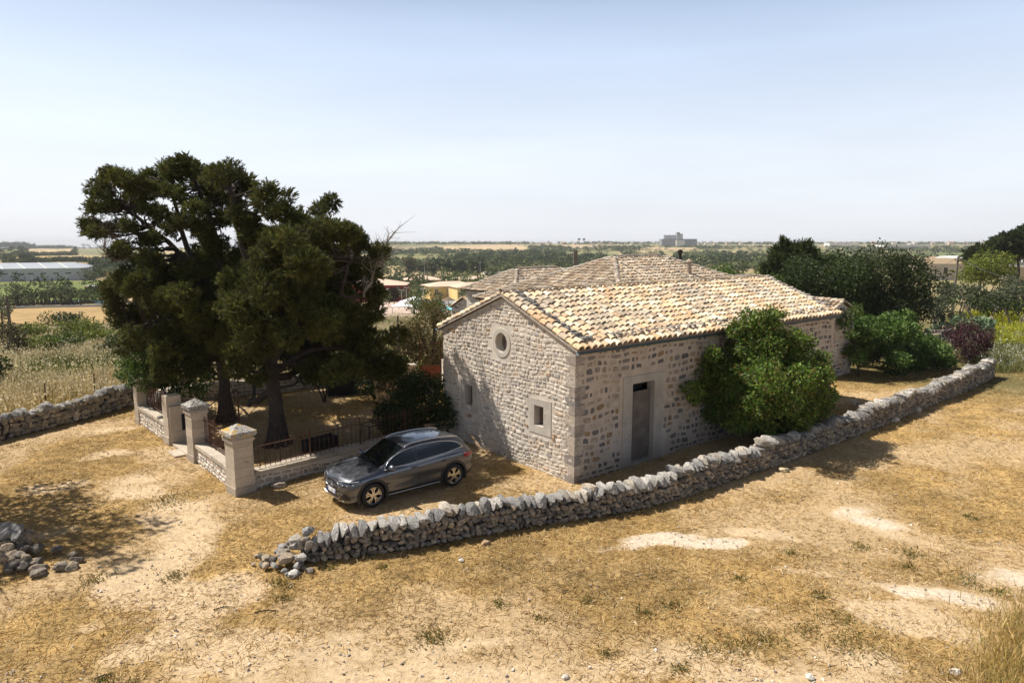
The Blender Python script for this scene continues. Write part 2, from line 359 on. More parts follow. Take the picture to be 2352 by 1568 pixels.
# ================================================================== the stone farm house
STONES = [(.60,.51,.42),(.62,.53,.44),(.54,.43,.33),(.42,.36,.30),(.52,.45,.38),(.36,.31,.27),(.46,.34,.22),(.40,.25,.15),(.20,.18,.175),(.15,.14,.14)]
STONES_G = [(.63,.56,.475)]*5 + [(.57,.49,.39),(.60,.53,.45),(.68,.61,.53),(.66,.58,.50),(.68,.60,.51),(.60,.52,.43),(.60,.47,.35),(.44,.40,.37)]
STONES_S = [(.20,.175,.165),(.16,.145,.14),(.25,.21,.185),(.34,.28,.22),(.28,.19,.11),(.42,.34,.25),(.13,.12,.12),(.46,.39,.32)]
def masonry(mb, rng, width, top, holes, pal, rowh=(.13,.21), lens=(.16,.46), gap=.03, hgt=(.006,.03), fill=1.0, s0=0.0, t0=0.0, patch=None):
    """rough coursed stones standing proud of the mortar of one wall; s along the wall, t up, n outwards"""
    t = t0
    n = 12; th = np.arange(n)*2*math.pi/n
    se = np.stack([np.sign(np.cos(th))*np.abs(np.cos(th))**.5, np.sign(np.sin(th))*np.abs(np.sin(th))**.5], 1)
    while True:
        h = rng.uniform(*rowh); tc = t+h/2
        s = s0+rng.uniform(-.05,.05); any_ = False
        while s < width-.05:
            L = rng.uniform(*lens)*(1.25 if rng.random() < .12 else 1); sc = s+L/2; s += L
            if sc+L/2 > width+.02 or sc-L/2 < s0-.03: continue
            if tc+h/2+.02 > min(top(sc-L/2), top(sc+L/2))+.10: continue
            any_ = True
            if any(a-.03 < sc+L/2 and sc-L/2 < b+.03 and c-.03 < tc+h/2 and tc-h/2 < d+.03 for a,b,c,d in holes if d is not None): 
                # try shrinking to fit beside the surround
                ok = False
                for a,b,c,d in holes:
                    if sc < a and .08 < a-.03-(sc-L/2) < L: L2 = a-.03-(sc-L/2); sc = sc-L/2+L2/2; L = L2; ok = True
                if not ok or any(a-.02 < sc+L/2 and sc-L/2 < b+.02 and c-.02 < tc+h/2 and tc-h/2 < d+.02 for a,b,c,d in holes): continue
            if rng.random() > fill: continue
            g = gap*rng.uniform(.6,1.5); w = max(L/2-g/2, .03); hh = max(h/2-g/2, .025)*rng.uniform(.8,1.02)
            j = 1+rng.uniform(-.22,.10,(n,1)); P = se*j*[w,hh]+[sc,tc+rng.uniform(-.012,.012)]
            up = rng.uniform(*hgt); tl = rng.uniform(-.25,.25,2)
            mid = (P-[sc,tc])*.84+[sc,tc]; inn = (P-[sc,tc])*.45+[sc,tc]
            def N3(Q, base): return np.column_stack([Q, base+(Q[:,0]-sc)*tl[0]*up/.1*.3+(Q[:,1]-tc)*tl[1]*up/.1*.3+rng.normal(0,.0025,len(Q))])
            V = np.vstack([np.column_stack([P, np.full(n,-.004)]), N3(mid, up*.85), N3(inn, up), [[sc,tc,up*1.05]]])
            Fq = [(i,(i+1)%n,n+(i+1)%n,n+i) for i in range(n)]+[(n+i,n+(i+1)%n,2*n+(i+1)%n,2*n+i) for i in range(n)]
            Ft = [(2*n+i,2*n+(i+1)%n,3*n) for i in range(n)]
            pp = pal
            if patch is not None: pp = patch(sc, tc, pal, rng)
            V[:,1] += .045*np.sin(V[:,0]*1.3+tc*2.1)+.02*np.sin(V[:,0]*4.1+tc)
            c = np.array(pp[rng.integers(len(pp))])*rng.uniform(.85,1.12)
            k = mb.n; mb.add(V, Fq, np.tile(c,(len(Fq),1))*rng.uniform(.9,1.1,(len(Fq),1))); mb.n = k
            # triangles share the stone's vertices
            mb.F.append((np.array(Ft)+k, np.tile(c,(len(Ft),1)), 0)); mb.n = k+len(V)
        t += h
        if not any_ and t > 1.0: break
        if t > 12: break
def wall_sheet(mb, width, top, holes, depth=.45, C=(.5,.43,.36), t0=0.0):
    """mortar face with real openings; holes = (s0, s1, t0, t1)"""
    ss = sorted({0.0, width, *[h for a,b,_,_ in holes for h in (a,b)], *(np.linspace(0,width,9).tolist())})
    for a,b in zip(ss[:-1], ss[1:]):
        mid = (a+b)/2; cuts = sorted([(c,d) for x,y,c,d in holes if x <= mid <= y]); z = t0
        for c,d in cuts+[(None,None)]:
            if c is None: mb.poly([(a,z,0),(b,z,0),(b,top(b),0),(a,top(a),0)], C)
            else:
                if c > z: mb.quad((a,z,0),(b,z,0),(b,c,0),(a,c,0), C)
                z = d
    for a,b,c,d in holes:
        for p,q in (((a,c),(a,d)),((a,d),(b,d)),((b,d),(b,c)),((b,c),(a,c))):
            mb.quad((p[0],p[1],0),(q[0],q[1],0),(q[0],q[1],-depth),(p[0],p[1],-depth), C)
def frame_ring(mb, a, b, c, d, ia, ib, ic, id_, n0=-.3, n1=.012, C=(.5,.45,.38), rng=None, nside=3):
    """dressed stone surround made of separate blocks butted end to end"""
    def blk(x0,x1,y0,y1,k=0):
        cc = np.array(C)*(rng.uniform(.93,1.06) if rng is not None else 1)
        mb.box((x0+.001,y0+.001,n0),(x1-.001,y1-.001,n1+k), cc)
    blk(a,b,id_,d,.002)
    if ic > c: blk(a,b,c,ic,.003)
    hs_ = np.linspace(ic, id_, nside+1)
    for i in range(nside):
        blk(a,ia,hs_[i],hs_[i+1],.001*(i%2)); blk(ib,b,hs_[i],hs_[i+1],.001*((i+1)%2))
def wallM(O, s, n):
    s = Vector(s).normalized(); n = Vector(n).normalized(); t = Vector((0,0,1))
    return Matrix(((s.x,t.x,n.x,O[0]),(s.y,t.y,n.y,O[1]),(s.z,t.z,n.z,O[2]),(0,0,0,1)))
# ---- clay tiles
TILES_PALE = [(.70,.54,.35),(.73,.59,.41),(.76,.65,.49),(.65,.46,.28),(.71,.55,.34),(.77,.68,.53),(.58,.42,.27),(.68,.51,.34),(.74,.61,.42),(.52,.42,.31),(.62,.42,.25)]  # cream, tan and orange clay of the farmhouse and shed
TILES_OLD = [(.46,.36,.26),(.50,.40,.29),(.37,.28,.20),(.55,.46,.35),(.42,.31,.21),(.30,.245,.19),(.49,.37,.26),(.58,.49,.38)]
def tile_template(L=.40, r0=.122, r1=.104, n=8, rise=.036):
    V = []; 
    for x,r,z in ((0,r0,rise),(L,r1,0)):
        for i in range(n+1):
            t = math.pi*i/n; V.append((r*math.cos(t), x, z+r*1.0*math.sin(t)))
    for i in range(n+1):
        t = math.pi*i/n; V.append(((r0-.016)*math.cos(t), 0, rise-.004+(r0-.018)*1.0*math.sin(t)))
    k = n+1
    F = [(i+1,i,k+i,k+i+1) for i in range(n)]+[(i,i+1,2*k+i+1,2*k+i) for i in range(n)]
    return np.array(V), np.array(F)
TV, TF = tile_template()
def tile_plane(mb, rng, O, U, W, N, width, slope, pal, inside=None, pitch=.268, step=.315, jit=1.0, over=.06):
    """columns of cover tiles running up a roof plane; U along the eave, W up the slope, N its normal; one bedding sheet below"""
    U, W, N = Vector(U).normalized(), Vector(W).normalized(), Vector(N).normalized(); O = Vector(O)
    nc = int(width/pitch); nr = int(math.ceil((slope+over)/step)); Ms = []; Ps = []; Cs = []
    B = np.array([[U.x,W.x,N.x],[U.y,W.y,N.y],[U.z,W.z,N.z]])
    pal = np.array(pal)
    for i in range(nc+1):
        u = (i+.0)*width/nc; cj = rng.normal(0,.012); cw = rng.uniform(-.045,.045); tint = rng.uniform(.9,1.08)
        for j in range(nr):
            w = -over+j*step+rng.normal(0,.012)*jit+(cw if j else cw*.25)
            if inside and not inside(u, w+.2): continue
            if w > slope-.05: continue
            a = rng.normal(0,.035)*jit*(3 if rng.random() < .03 else 1); b = rng.normal(0,.016)*jit
            Rz = np.array([[math.cos(a),-math.sin(a),0],[math.sin(a),math.cos(a),0],[0,0,1]])
            Rx = np.array([[1,0,0],[0,math.cos(b),-math.sin(b)],[0,math.sin(b),math.cos(b)]])
            S = np.diag([rng.uniform(.93,1.05), min(1, (slope-w)/.40+.05), rng.uniform(.92,1.06)])
            Ms.append(B@Rz@Rx@S); p = O+U*(u+cj*.6)+W*w+N*(.012+rng.uniform(0,.012)*jit)
            wth = float(np.clip((fbm(np.array([u*.45+7]), np.array([w*.7+3]), 66, 3)[0]-.52)*5, 0, 1)); cc = pal[rng.integers(len(pal))]*rng.uniform(.86,1.12)*tint
            g_ = cc.mean()*np.array([.80,.70,.58]); Ps.append(p); Cs.append(cc*(1-.6*wth)+g_*.6*wth)
    mb.scatter(TV, TF, np.array(Ms), np.array([tuple(p) for p in Ps]), np.clip(np.array(Cs),0,1))
def ridge_tiles(mb, rng, p, q, pal, r=.12, step=.36):
    p = Vector(p); q = Vector(q); d = (q-p); L = d.length; d.normalize()
    sx = d.cross(Vector((0,0,1))).normalized(); nz = sx.cross(d)
    V, F = tile_template(.44, r, r*.86, 7, .03); Ms = []; Ps = []; Cs = []
    B = np.array([[sx.x,d.x,nz.x],[sx.y,d.y,nz.y],[sx.z,d.z,nz.z]]); pal = np.array(pal)
    for i in range(int(L/step)):
        a = rng.normal(0,.03); Rz = np.array([[math.cos(a),-math.sin(a),0],[math.sin(a),math.cos(a),0],[0,0,1]])
        Ms.append(B@Rz); Ps.append(tuple(p+d*(i*step)+nz*rng.uniform(-.01,.015))); Cs.append(pal[rng.integers(len(pal))]*rng.uniform(.85,1.1))
    mb.scatter(V, F, np.array(Ms), np.array(Ps), np.clip(np.array(Cs),0,1))

HA = (1.87, 19.8); HRZ = math.atan2(.634,.773); HL, HW, HE, HP, WPK = 16.0, 7.0, 4.05, 5.42, 3.4
house = T(empty('stone_house', (HA[0],HA[1],0), HRZ), 'long rubble stone farmhouse with round gable window and pale clay tile roof', 'house')
rng = np.random.default_rng(11)
def gtop(s):   # gable outline: s from the near corner to the far one
    return HE+(HP-HE)*(s/WPK if s < WPK else (HW-s)/(HW-WPK))
# gable wall: plane x=0, s runs along +y, faces -x
wins = [(1.03,2.05,1.2,2.32,1.38,1.82,1.45,2.1),(4.88,5.86,1.22,2.33,5.15,5.6,1.42,2.15)]
RC = (3.5, 3.9)
gh = [(w[0]+.1,w[1]-.1,w[2]+.1,w[3]-.1) for w in wins]+[(RC[0]-.36,RC[0]+.36,RC[1]-.36,RC[1]+.36)]
MG = wallM((0,0,-.15), (0,1,0), (-1,0,0))
mb = MB(); wall_sheet(mb, HW, lambda s: gtop(s)+.15, [(a,b,c+.15,d+.15) for a,b,c,d in gh], .4)
wg = mb.build('gable_wall', M_mortar, house, M=MG)
mb = MB()
def gp(s,t,pal,rng):
    f = fbm(np.array([s*.55+3]), np.array([t*.7]), 77, 3)[0]+(.12 if t < .9 or s > 6 else 0)
    return pal if f < .62 else STONES
masonry(mb, rng, HW, lambda s: gtop(s)+.12, [(w[0],w[1],w[2]+.15,w[3]+.15) for w in wins]+[(RC[0]-.44,RC[0]+.44,RC[1]-.29,RC[1]+.59)], STONES_G, (.09,.17), (.11,.36), .026, (.006,.028), patch=gp)
mb.build('gable_stonework', M_stone, wg, M=MG)
for w in wins:
    a,b,c,d,ia,ib,ic,id_ = w
    wf = MB(); frame_ring(wf, a,b,c+.15,d+.15, ia,ib,ic+.15,id_+.15, -.32, .016, (.50,.45,.39), rng, 2)
    wo = wf.build('window', M_dress, house, M=MG)
    k = MB(); k.box((ia+.001,ic+.151,-.30),(ib-.001,id_+.149,-.24),(.13,.09,.075))
    k.box((ia+.001,ic+.151,-.24),(ia+.13,id_+.149,-.10),(.42,.33,.26))
    k.build('shutter', surf('shutter_board', None, .9, (6,.2), (50,.25), (50,.4,.005)), wo, M=MG)
# round window
mb = MB(); nseg = 36; 
for k0,(r,n) in enumerate([(.33,-.3),(.33,.018),(.50,.018),(.50,-.02)]): pass
V = []; prof = [(.325,-.30),(.325,.02),(.345,.024),(.49,.022),(.50,.0),(.50,-.03)]
for r,n in prof:
    for j in range(nseg):
        t = 2*math.pi*j/nseg; V.append((RC[0]+r*.95*math.cos(t), RC[1]+.15+r*math.sin(t), n))
Fq = [(i*nseg+j,(i+1)*nseg+j,(i+1)*nseg+(j+1)%nseg,i*nseg+(j+1)%nseg) for i in range(len(prof)-1) for j in range(nseg)]
mb.add(V, Fq, (.55,.50,.43)); rw = mb.build('round_window', M_dress, house, M=MG)
mb = MB(); mb.poly([(RC[0]+.33*math.cos(2*math.pi*j/nseg), RC[1]+.15+.34*math.sin(2*math.pi*j/nseg), -.27) for j in range(nseg)], (.20,.15,.12))
mb.box((RC[0]-.32,RC[1]+.02,-.268),(RC[0]+.3,RC[1]+.05,-.255),(.12,.08,.06)); mb.build('shutter', M_wood, rw, M=MG)
# long front wall: plane y=0, s runs along +x, faces -y
door = (2.12,4.12,.0,2.98,2.56,3.66,.08,2.72); door2 = (8.1,9.9,.0,2.98,8.45,9.55,.08,2.72)
MF = wallM((0,0,-.15), (1,0,0), (0,-1,0))
fh = [(d[0]+.1,d[1]-.1,.15,d[3]+.05) for d in (door,door2)]
mb = MB(); wall_sheet(mb, HL, lambda s: HE+.15, fh, .45); wf_ = mb.build('front_wall', surf('shade_darkened_pointing', (.47,.395,.33), .95, (2,.15), (25,.2), (50,.6,.015), spec=.1), house, M=MF)  # pointing colour darkened to deepen the shade on the front wall
mb = MB()
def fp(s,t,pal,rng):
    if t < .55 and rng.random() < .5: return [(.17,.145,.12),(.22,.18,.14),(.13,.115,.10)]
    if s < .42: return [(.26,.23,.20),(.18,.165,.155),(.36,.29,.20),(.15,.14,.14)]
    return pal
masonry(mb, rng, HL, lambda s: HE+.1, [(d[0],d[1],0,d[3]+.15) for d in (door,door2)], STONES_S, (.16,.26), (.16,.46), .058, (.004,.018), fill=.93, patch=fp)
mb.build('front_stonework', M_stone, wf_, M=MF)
# quoins of the near corner
mb = MB(); t = -.1; i = 0
while t < HE-.15:
    h = rng.uniform(.24,.36); L1, L2 = ((.5,.3) if i%2 else (.3,.5)); h = min(h, HE-.02-t)
    c = np.array([(.46,.39,.32),(.34,.29,.25),(.50,.44,.37),(.28,.25,.23)][rng.integers(4)])
    mb.box((-.022-.003*(i%2),-.022-.003*((i+1)%2),t),(L1*.8,L2*.8,t+h-.012), c); t += h; i += 1
mb.build('corner_stone', M_stone, house)
for d in (door,door2):
    a,b,c,dd,ia,ib,ic,id_ = d
    k = MB(); frame_ring(k, a,b,c+.15,dd+.15, ia,ib,ic+.15,id_+.15, -.3, .03, (.40,.36,.31), rng, 4)
    dr = k.build('door', M_dress, house, M=MF)
    k = MB(); k.box((ia+.001,ic+.151,-.22),(ib-.001,id_-.17,-.16),(.10,.085,.08)); k.build('door_panel', M_wood, dr, M=MF)
    k = MB(); k.quad((ia,ic+.1,-.5),(ib,ic+.1,-.5),(ib,id_+.2,-.5),(ia,id_+.2,-.5),(.01,.01,.01)); k.build('opening', M_blackm, dr, M=MF)
# back and far end walls
mb = MB()
mb.poly([(HL,0,-.15),(HL,HW,-.15),(HL,HW,HE),(HL,WPK,HP),(HL,0,HE)]); mb.quad((0,HW,-.15),(0,HW,HE),(HL,HW,HE),(HL,HW,-.15))
mb.build('back_wall', M_mortar, house)
# roof
OV = .16
def eave_pt(x, side, off=0):  # side 0 front, 1 back
    return (x, -OV if side == 0 else HW+OV)
mf = (HP-HE)/WPK; mbk = (HP-HE)/(HW-WPK)
zr = HP+.10; zf = HE+.10-mf*OV; zb_ = HE+.10-mbk*OV
X0, X1 = -.10, HL+.12
mb = MB(); bed = (.22,.15,.10)
for th in (0,):
    mb.quad((X0,-OV,zf),(X1,-OV,zf),(X1,WPK,zr),(X0,WPK,zr), bed); mb.quad((X0,HW+OV,zb_),(X0,WPK,zr),(X1,WPK,zr),(X1,HW+OV,zb_), bed)
    mb.quad((X0,-OV,zf-.07),(X0,-OV,zf),(X0,WPK,zr),(X0,WPK,zr-.07),(.42,.36,.30)); mb.quad((X0,HW+OV,zb_),(X0,HW+OV,zb_-.07),(X0,WPK,zr-.07),(X0,WPK,zr),(.42,.36,.30))
    mb.quad((X0,-OV,zf-.07),(X1,-OV,zf-.07),(X1,-OV,zf),(X0,-OV,zf), (.3,.22,.16)); mb.quad((X0,-OV,zf-.071),(X0,WPK,zr-.071),(X1,WPK,zr-.071),(X1,-OV,zf-.071), bed)
    mb.quad((X1,-OV,zf-.07),(X1,WPK,zr-.07),(X1,WPK,zr),(X1,-OV,zf), (.3,.22,.16))
    mb.quad((X0,HW+OV,zb_-.071),(X1,HW+OV,zb_-.071),(X1,WPK,zr-.071),(X0,WPK,zr-.071), bed)
roof = mb.build('roof', M_tile, house)
lf = math.hypot(WPK+OV, zr-zf); lb = math.hypot(HW-WPK+OV, zr-zb_)
mb = MB(); sag = 0
tile_plane(mb, rng, (X0+.1,-OV,zf), (1,0,0), (0,WPK+OV,zr-zf), (0,-(zr-zf),WPK+OV), X1-X0-.2, lf, TILES_PALE, jit=1.0)
mb.build('front_tiles', M_tile, roof)
mb = MB(); tile_plane(mb, rng, (X1-.1,HW+OV,zb_), (-1,0,0), (0,-(HW-WPK+OV),zr-zb_), (0,(zr-zb_),HW-WPK+OV), X1-X0-.2, lb, TILES_PALE)
mb.build('back_tiles', M_tile, roof)
mb = MB(); ridge_tiles(mb, rng, (X0-.02,WPK,zr+.05), (X1,WPK,zr+.05), TILES_OLD+TILES_PALE[:3], .12, .38)
mb.build('ridge_tiles', M_tile, roof)
# gutters with brackets
for yy,zz,nm in ((-OV-.06,zf-.06,'gutter'),(HW+OV+.06,zb_-.06,'gutter')):
    mb = MB(); n = 10; pr = []
    for r in (.065,.058): pr += [[(math.cos(math.pi+math.pi*i/n)*r, math.sin(math.pi+math.pi*i/n)*r) for i in range(n+1)]]
    for r_ in pr:
        Vv = [(x,yy+a,zz+b) for x in (X0-.05,HL+.1) for a,b in r_]
        mb.add(Vv, [(i,i+1,n+2+i,n+1+i) for i in range(n)], (.05,.08,.09))
    mb.poly([(X0-.05,yy+a,zz+b) for a,b in pr[0]], (.22,.32,.38))
    g = mb.build(nm, surf('gutter_paint', None, .5, (3,.1), (0,0), None, spec=.4), house)
    for i in range(1,17):
        if yy < 0: b = MB(); b.box((i-.012,yy-.075,zz-.075),(i+.012,0,zz-.06),(.04,.06,.07)); b.build('gutter_bracket', M_gutter, g)

# roof vent stub and flat chimney appear on the building behind

# stones weighing the tiles down
def rock_template(seed, sub=2, rough=.22, lo=.5, npl=16):
    bm = bmesh.new(); bmesh.ops.create_icosphere(bm, subdivisions=sub, radius=1)
    rg = np.random.default_rng(seed); V = np.array([v.co[:] for v in bm.verts])
    V = np.sign(V)*np.abs(V)**.75*1.12
    pl = rg.normal(size=(npl,3)); pl /= np.linalg.norm(pl,axis=1)[:,None]; dd = rg.uniform(lo,1.0,npl)
    for n,d in zip(pl,dd):       # chip flat faces off a ball, then roughen
        q = V@n; V = V-np.outer(np.clip(q-d,0,None), n)
    V = V*(1+rg.normal(0,rough*.17,(len(V),1)))
    F = np.array([[v.index for v in f.verts] for f in bm.faces]); bm.free(); return V, F
RT = [rock_template(s, lo=.62, npl=12) for s in range(10)]
RC_ = [rock_template(s+40, 2, .24, .66, 12) for s in range(8)]
def rock_obj(name, rng, loc, size, col, label, cat='stone', group=None, mesh=None, rz=None, parent=None):
    if mesh is None:
        V, F = RT[rng.integers(10)]; mb = MB(); mb.add(V*np.array(size), F, np.array(col)*rng.uniform(.9,1.1,(len(F),1)))
        o = mb.build(name, M_dry, parent, loc=loc, rz=rng.uniform(0,6.3) if rz is None else rz)
    return T(o, label, cat, group) if label else o
rng2 = np.random.default_rng(5)
def roofpt(x, y):   # height of the tile tops in house space
    return (zf+(y+OV)*(zr-zf)/(WPK+OV) if y < WPK else zr-(y-WPK)*(zr-zb_)/(HW-WPK+OV))+.13
def h2w(x, y, z): 
    ca, sa = math.cos(HRZ), math.sin(HRZ); return (HA[0]+x*ca-y*sa, HA[1]+x*sa+y*ca, z)
k = 0
for i in range(15):
    y = .15+i*.215; x = .42+rng2.uniform(-.06,.06); s = rng2.uniform(.09,.15)
    rock_obj('roof_stone', rng2, h2w(x,y,roofpt(x,y)), (s*1.3,s,s*.7), (.24,.225,.21), 'grey stone in the row weighing down the tiles beside the near gable edge', 'stone', 'stones along the gable edge of the roof')
for i in range(44):
    x = .7+i*.345+rng2.uniform(-.1,.1); y = .18+rng2.uniform(-.05,.08); s = rng2.uniform(.08,.14)
    rock_obj('roof_stone', rng2, h2w(x,y,roofpt(x,y)-.01), (s*1.25,s,s*.65), (.46,.39,.32) if i%3 else (.30,.27,.25), 'pale stone lying in the row on the tiles just above the front gutter', 'stone', 'stones along the eave of the roof')
for i in range(16):
    y = .3+i*.2; s = rng2.uniform(.1,.17)
    rock_obj('roof_stone', rng2, h2w(HL-.15+rng2.uniform(-.05,.1),y,roofpt(0,y)), (s*1.2,s,s*.6), (.50,.44,.38), 'pale stone in the row along the far gable edge of the long roof', 'stone', 'stones along the far gable edge')
for i in range(9):
    y = WPK+.2+i*.38; s = rng2.uniform(.05,.09)
    rock_obj('roof_stone', rng2, h2w(.12,y,roofpt(0,y)-.02), (s*1.4,s,s*.6), (.50,.44,.38), 'small pale stone on the shaded back verge of the near gable', 'stone', 'stones on the back verge')

# ================================================================== buildings behind
def hip_building(name, label, O, rz, Lx, Wy, eave, rise, pal, cat='house', front=True, ridge_in=None, base=-.2, seed=3, hole=None):
    """rectangle with a hipped tile roof; local x along Lx, y along Wy"""
    rg = np.random.default_rng(seed); r = T(empty(name, (O[0],O[1],0), rz), label, cat)
    ri = ridge_in or Wy/2; mb = MB(); c = (.46,.39,.32)
    for w,(o,s,n,wd) in {'a':((0,0,base),(0,1,0),(-1,0,0),Wy),'b':((0,0,base),(1,0,0),(0,-1,0),Lx)}.items():
        k = MB(); wall_sheet(k, wd, lambda t: eave-base, [], .1); wo = k.build('wall', M_mortar, r, M=wallM(o,s,n))
        k = MB(); masonry(k, rg, wd, lambda t: eave-base, [], STONES_G, (.2,.34), (.25,.6), .04, (.005,.02)); k.build('stonework', M_stone, wo, M=wallM(o,s,n))
    mb.quad((Lx,0,base),(Lx,Wy,base),(Lx,Wy,eave),(Lx,0,eave)); mb.quad((0,Wy,base),(0,Wy,eave),(Lx,Wy,eave),(Lx,Wy,base)); mb.build('back_wall', M_mortar, r)
    ov = .25; z0 = eave+.02-ov*rise/(Wy/2); z1 = eave+rise; A,B,Cc,Dd = (-ov,-ov,z0),(Lx+ov,-ov,z0),(Lx+ov,Wy+ov,z0),(-ov,Wy+ov,z0); P,Q = (ri,Wy/2,z1),(Lx-ri,Wy/2,z1)
    mb = MB(); bed = (.17,.12,.085)
    mb.poly([A,B,Q,P], bed); mb.poly([B,Cc,Q], bed); mb.poly([Cc,Dd,P,Q], bed); mb.poly([Dd,A,P], bed)
    mb.poly([Dd,Cc,B,A], bed); ro = mb.build('roof', M_tile, r, loc=(0,0,.0))
    def plane(o, u, wd, apex_a, apex_b, run, nm):
        o = Vector(o); u = Vector(u).normalized(); inw = Vector((-u.y,u.x,0)); up = (inw*run+Vector((0,0,z1-z0))); sl = up.length
        nrm = u.cross(up).normalized()
        ins = lambda a, w: (0 <= w/sl <= 1.05) and a > apex_a*min(w/sl,1)-.05 and a < wd-(wd-apex_b)*min(w/sl,1)+.05
        k = MB(); tile_plane(k, rg, o+nrm*.01, u, up, nrm, wd, sl, pal, ins, pitch=.23, step=.36); k.build(nm, M_tile, ro)
    LL, WW = Lx+2*ov, Wy+2*ov; run = Wy/2+ov
    plane(A, (1,0,0), LL, ri+ov, Lx-ri+ov, run, 'roof_tiles'); 
    plane(Dd, (0,-1,0), WW, WW/2, WW/2, ri+ov, 'roof_tiles')
    plane(B, (0,1,0), WW, WW/2, WW/2, ri+ov, 'roof_tiles')
    plane(Cc, (-1,0,0), LL, ri+ov, Lx-ri+ov, run, 'roof_tiles')
    k = MB()
    for a,b in ((A,P),(Dd,P),(B,Q),(Cc,Q),(P,Q)): ridge_tiles(k, rg, Vector(a)+Vector((0,0,.06)), Vector(b)+Vector((0,0,.08)), [(.50,.43,.36),(.44,.35,.27),(.40,.36,.30)], .14, .36)
    k.build('ridge_tiles', M_tile, ro)
    return r
rearh = hip_building('stone_house', 'broad stone building with a large hipped roof of weathered clay tiles', (5.1,31.5), HRZ, 15.1, 11.1, 4.0, 2.3, TILES_OLD, seed=3)
hip_building('stone_house', 'low stone wing with hipped old tile roof behind the broad hipped building', (.2,45.6), HRZ+.05, 9.5, 5.2, 3.9, 1.35, TILES_OLD, seed=4)
def on_rear(x, y):
    ca, sa = math.cos(HRZ), math.sin(HRZ); return (5.1+x*ca-y*sa, 31.5+x*sa+y*ca)
# clay flue and flat chimney on the front slope of the broad roof
fx, fy = on_rear(9.2,3.1); zfl = 4.0+2.3*3.1/5.55
mb = MB(); mb.lathe([(.14,-.3),(.14,.75),(.2,.78),(.2,.84),(.14,.88),(.05,.98),(0,.98)], 12, 'z', (0,0,0), (.40,.32,.24)); mb.build('flue_pot', M_tile, rearh, loc=(9.2,3.1,zfl))
mb = MB(); mb.box((-.35,-.35,-.4),(.35,.35,.25),(.40,.35,.30)); 
for a,b in ((-.3,-.3),(.3,-.3),(.3,.3),(-.3,.3)): mb.box((a-.06,b-.06,.25),(a+.06,b+.06,.42),(.3,.25,.2))
mb.box((-.45,-.45,.42),(.45,.45,.5),(.26,.24,.22)); mb.build('chimney', M_tile, rearh, loc=(13.1,1.9,4.0+2.3*1.9/5.55))
mb = MB(); mb.lathe([(.1,-.3),(.1,.5),(.16,.52),(.16,.7),(.0,.78)], 10, 'z', (0,0,0), (.12,.12,.12)); mb.build('flue_pot', M_blackm, rearh, loc=(12.6,6.3,6.0))
mb = MB(); mb.box((-.12,-.12,0),(.12,.12,1.9),(.10,.08,.07)); T(mb.build('chimney_post', M_wood, loc=tuple(at(1321,640,Y=47.0))), 'dark square post rising behind the hipped stone roof', 'post')

def gable_building(name, label, O, rz, Lx, Wy, eave, rise, base=-.3, wallc=(.46,.40,.34), pal=TILES_OLD, real=True, cat='house', seed=9, ov=.15):
    """gables at x=0 and x=Lx"""
    rg = np.random.default_rng(seed); r = T(empty(name, (O[0],O[1],O[2] if len(O) > 2 else 0), rz), label, cat)
    mb = MB()
    for x,fl in ((0,1),(Lx,-1)):
        p = [(x,0,base),(x,0,eave),(x,Wy/2,eave+rise),(x,Wy,eave),(x,Wy,base)]; mb.poly(p[::fl], wallc)
    mb.quad((0,0,base),(Lx,0,base),(Lx,0,eave),(0,0,eave), wallc); mb.quad((0,Wy,eave),(Lx,Wy,eave),(Lx,Wy,base),(0,Wy,base), wallc)
    wo = mb.build('wall', M_mortar if real else M_plaster, r)
    if real:
        tp = lambda s: eave-base+rise*(1-abs(s-Wy/2)/(Wy/2))
        k = MB(); masonry(k, rg, Wy, tp, [], STONES, (.15,.26), (.18,.5), .035, (.005,.02)); k.build('stonework', M_stone, wo, M=wallM((0,0,base),(0,1,0),(-1,0,0)))
        k = MB(); masonry(k, rg, Lx, lambda s: eave-base, [], STONES, (.15,.26), (.18,.5), .035, (.005,.02)); k.build('stonework', M_stone, wo, M=wallM((0,0,base),(1,0,0),(0,-1,0)))
    z0 = eave-ov*rise/(Wy/2)+.05; z1 = eave+rise+.05; mb = MB(); bed = (.2,.14,.1)
    mb.quad((-.1,-ov,z0),(Lx+.1,-ov,z0),(Lx+.1,Wy/2,z1),(-.1,Wy/2,z1), bed); mb.quad((-.1,Wy+ov,z0),(-.1,Wy/2,z1),(Lx+.1,Wy/2,z1),(Lx+.1,Wy+ov,z0), bed)
    ro = mb.build('roof', M_tile, r); sl = math.hypot(Wy/2+ov, z1-z0)
    if real:
        k = MB()
        tile_plane(k, rg, (-.05,-ov,z0), (1,0,0), (0,Wy/2+ov,z1-z0), (0,-(z1-z0),Wy/2+ov), Lx+.1, sl, pal)
        tile_plane(k, rg, (Lx+.05,Wy+ov,z0), (-1,0,0), (0,-(Wy/2+ov),z1-z0), (0,(z1-z0),Wy/2+ov), Lx+.1, sl, pal)
        ridge_tiles(k, rg, (-.1,Wy/2,z1+.05), (Lx+.1,Wy/2,z1+.05), pal); k.build('roof_tiles', M_tile, ro)
    return r
# small gabled wing past the far corner, its gable turned the same way as the long front
gable_building('stone_outbuilding', 'small stone outbuilding with a tiled gable past the far end of the farmhouse', (18.9,37.5), HRZ+R(90), 6, 3.1, 3.35, .65, seed=21)
gable_building('stone_shed', 'little rubble shed with a tile roof left of the hipped stone building', (-2.6,50.5), HRZ+.2, 2.6, 2.6, 2.3, .75, base=-2, seed=22, pal=TILES_PALE)
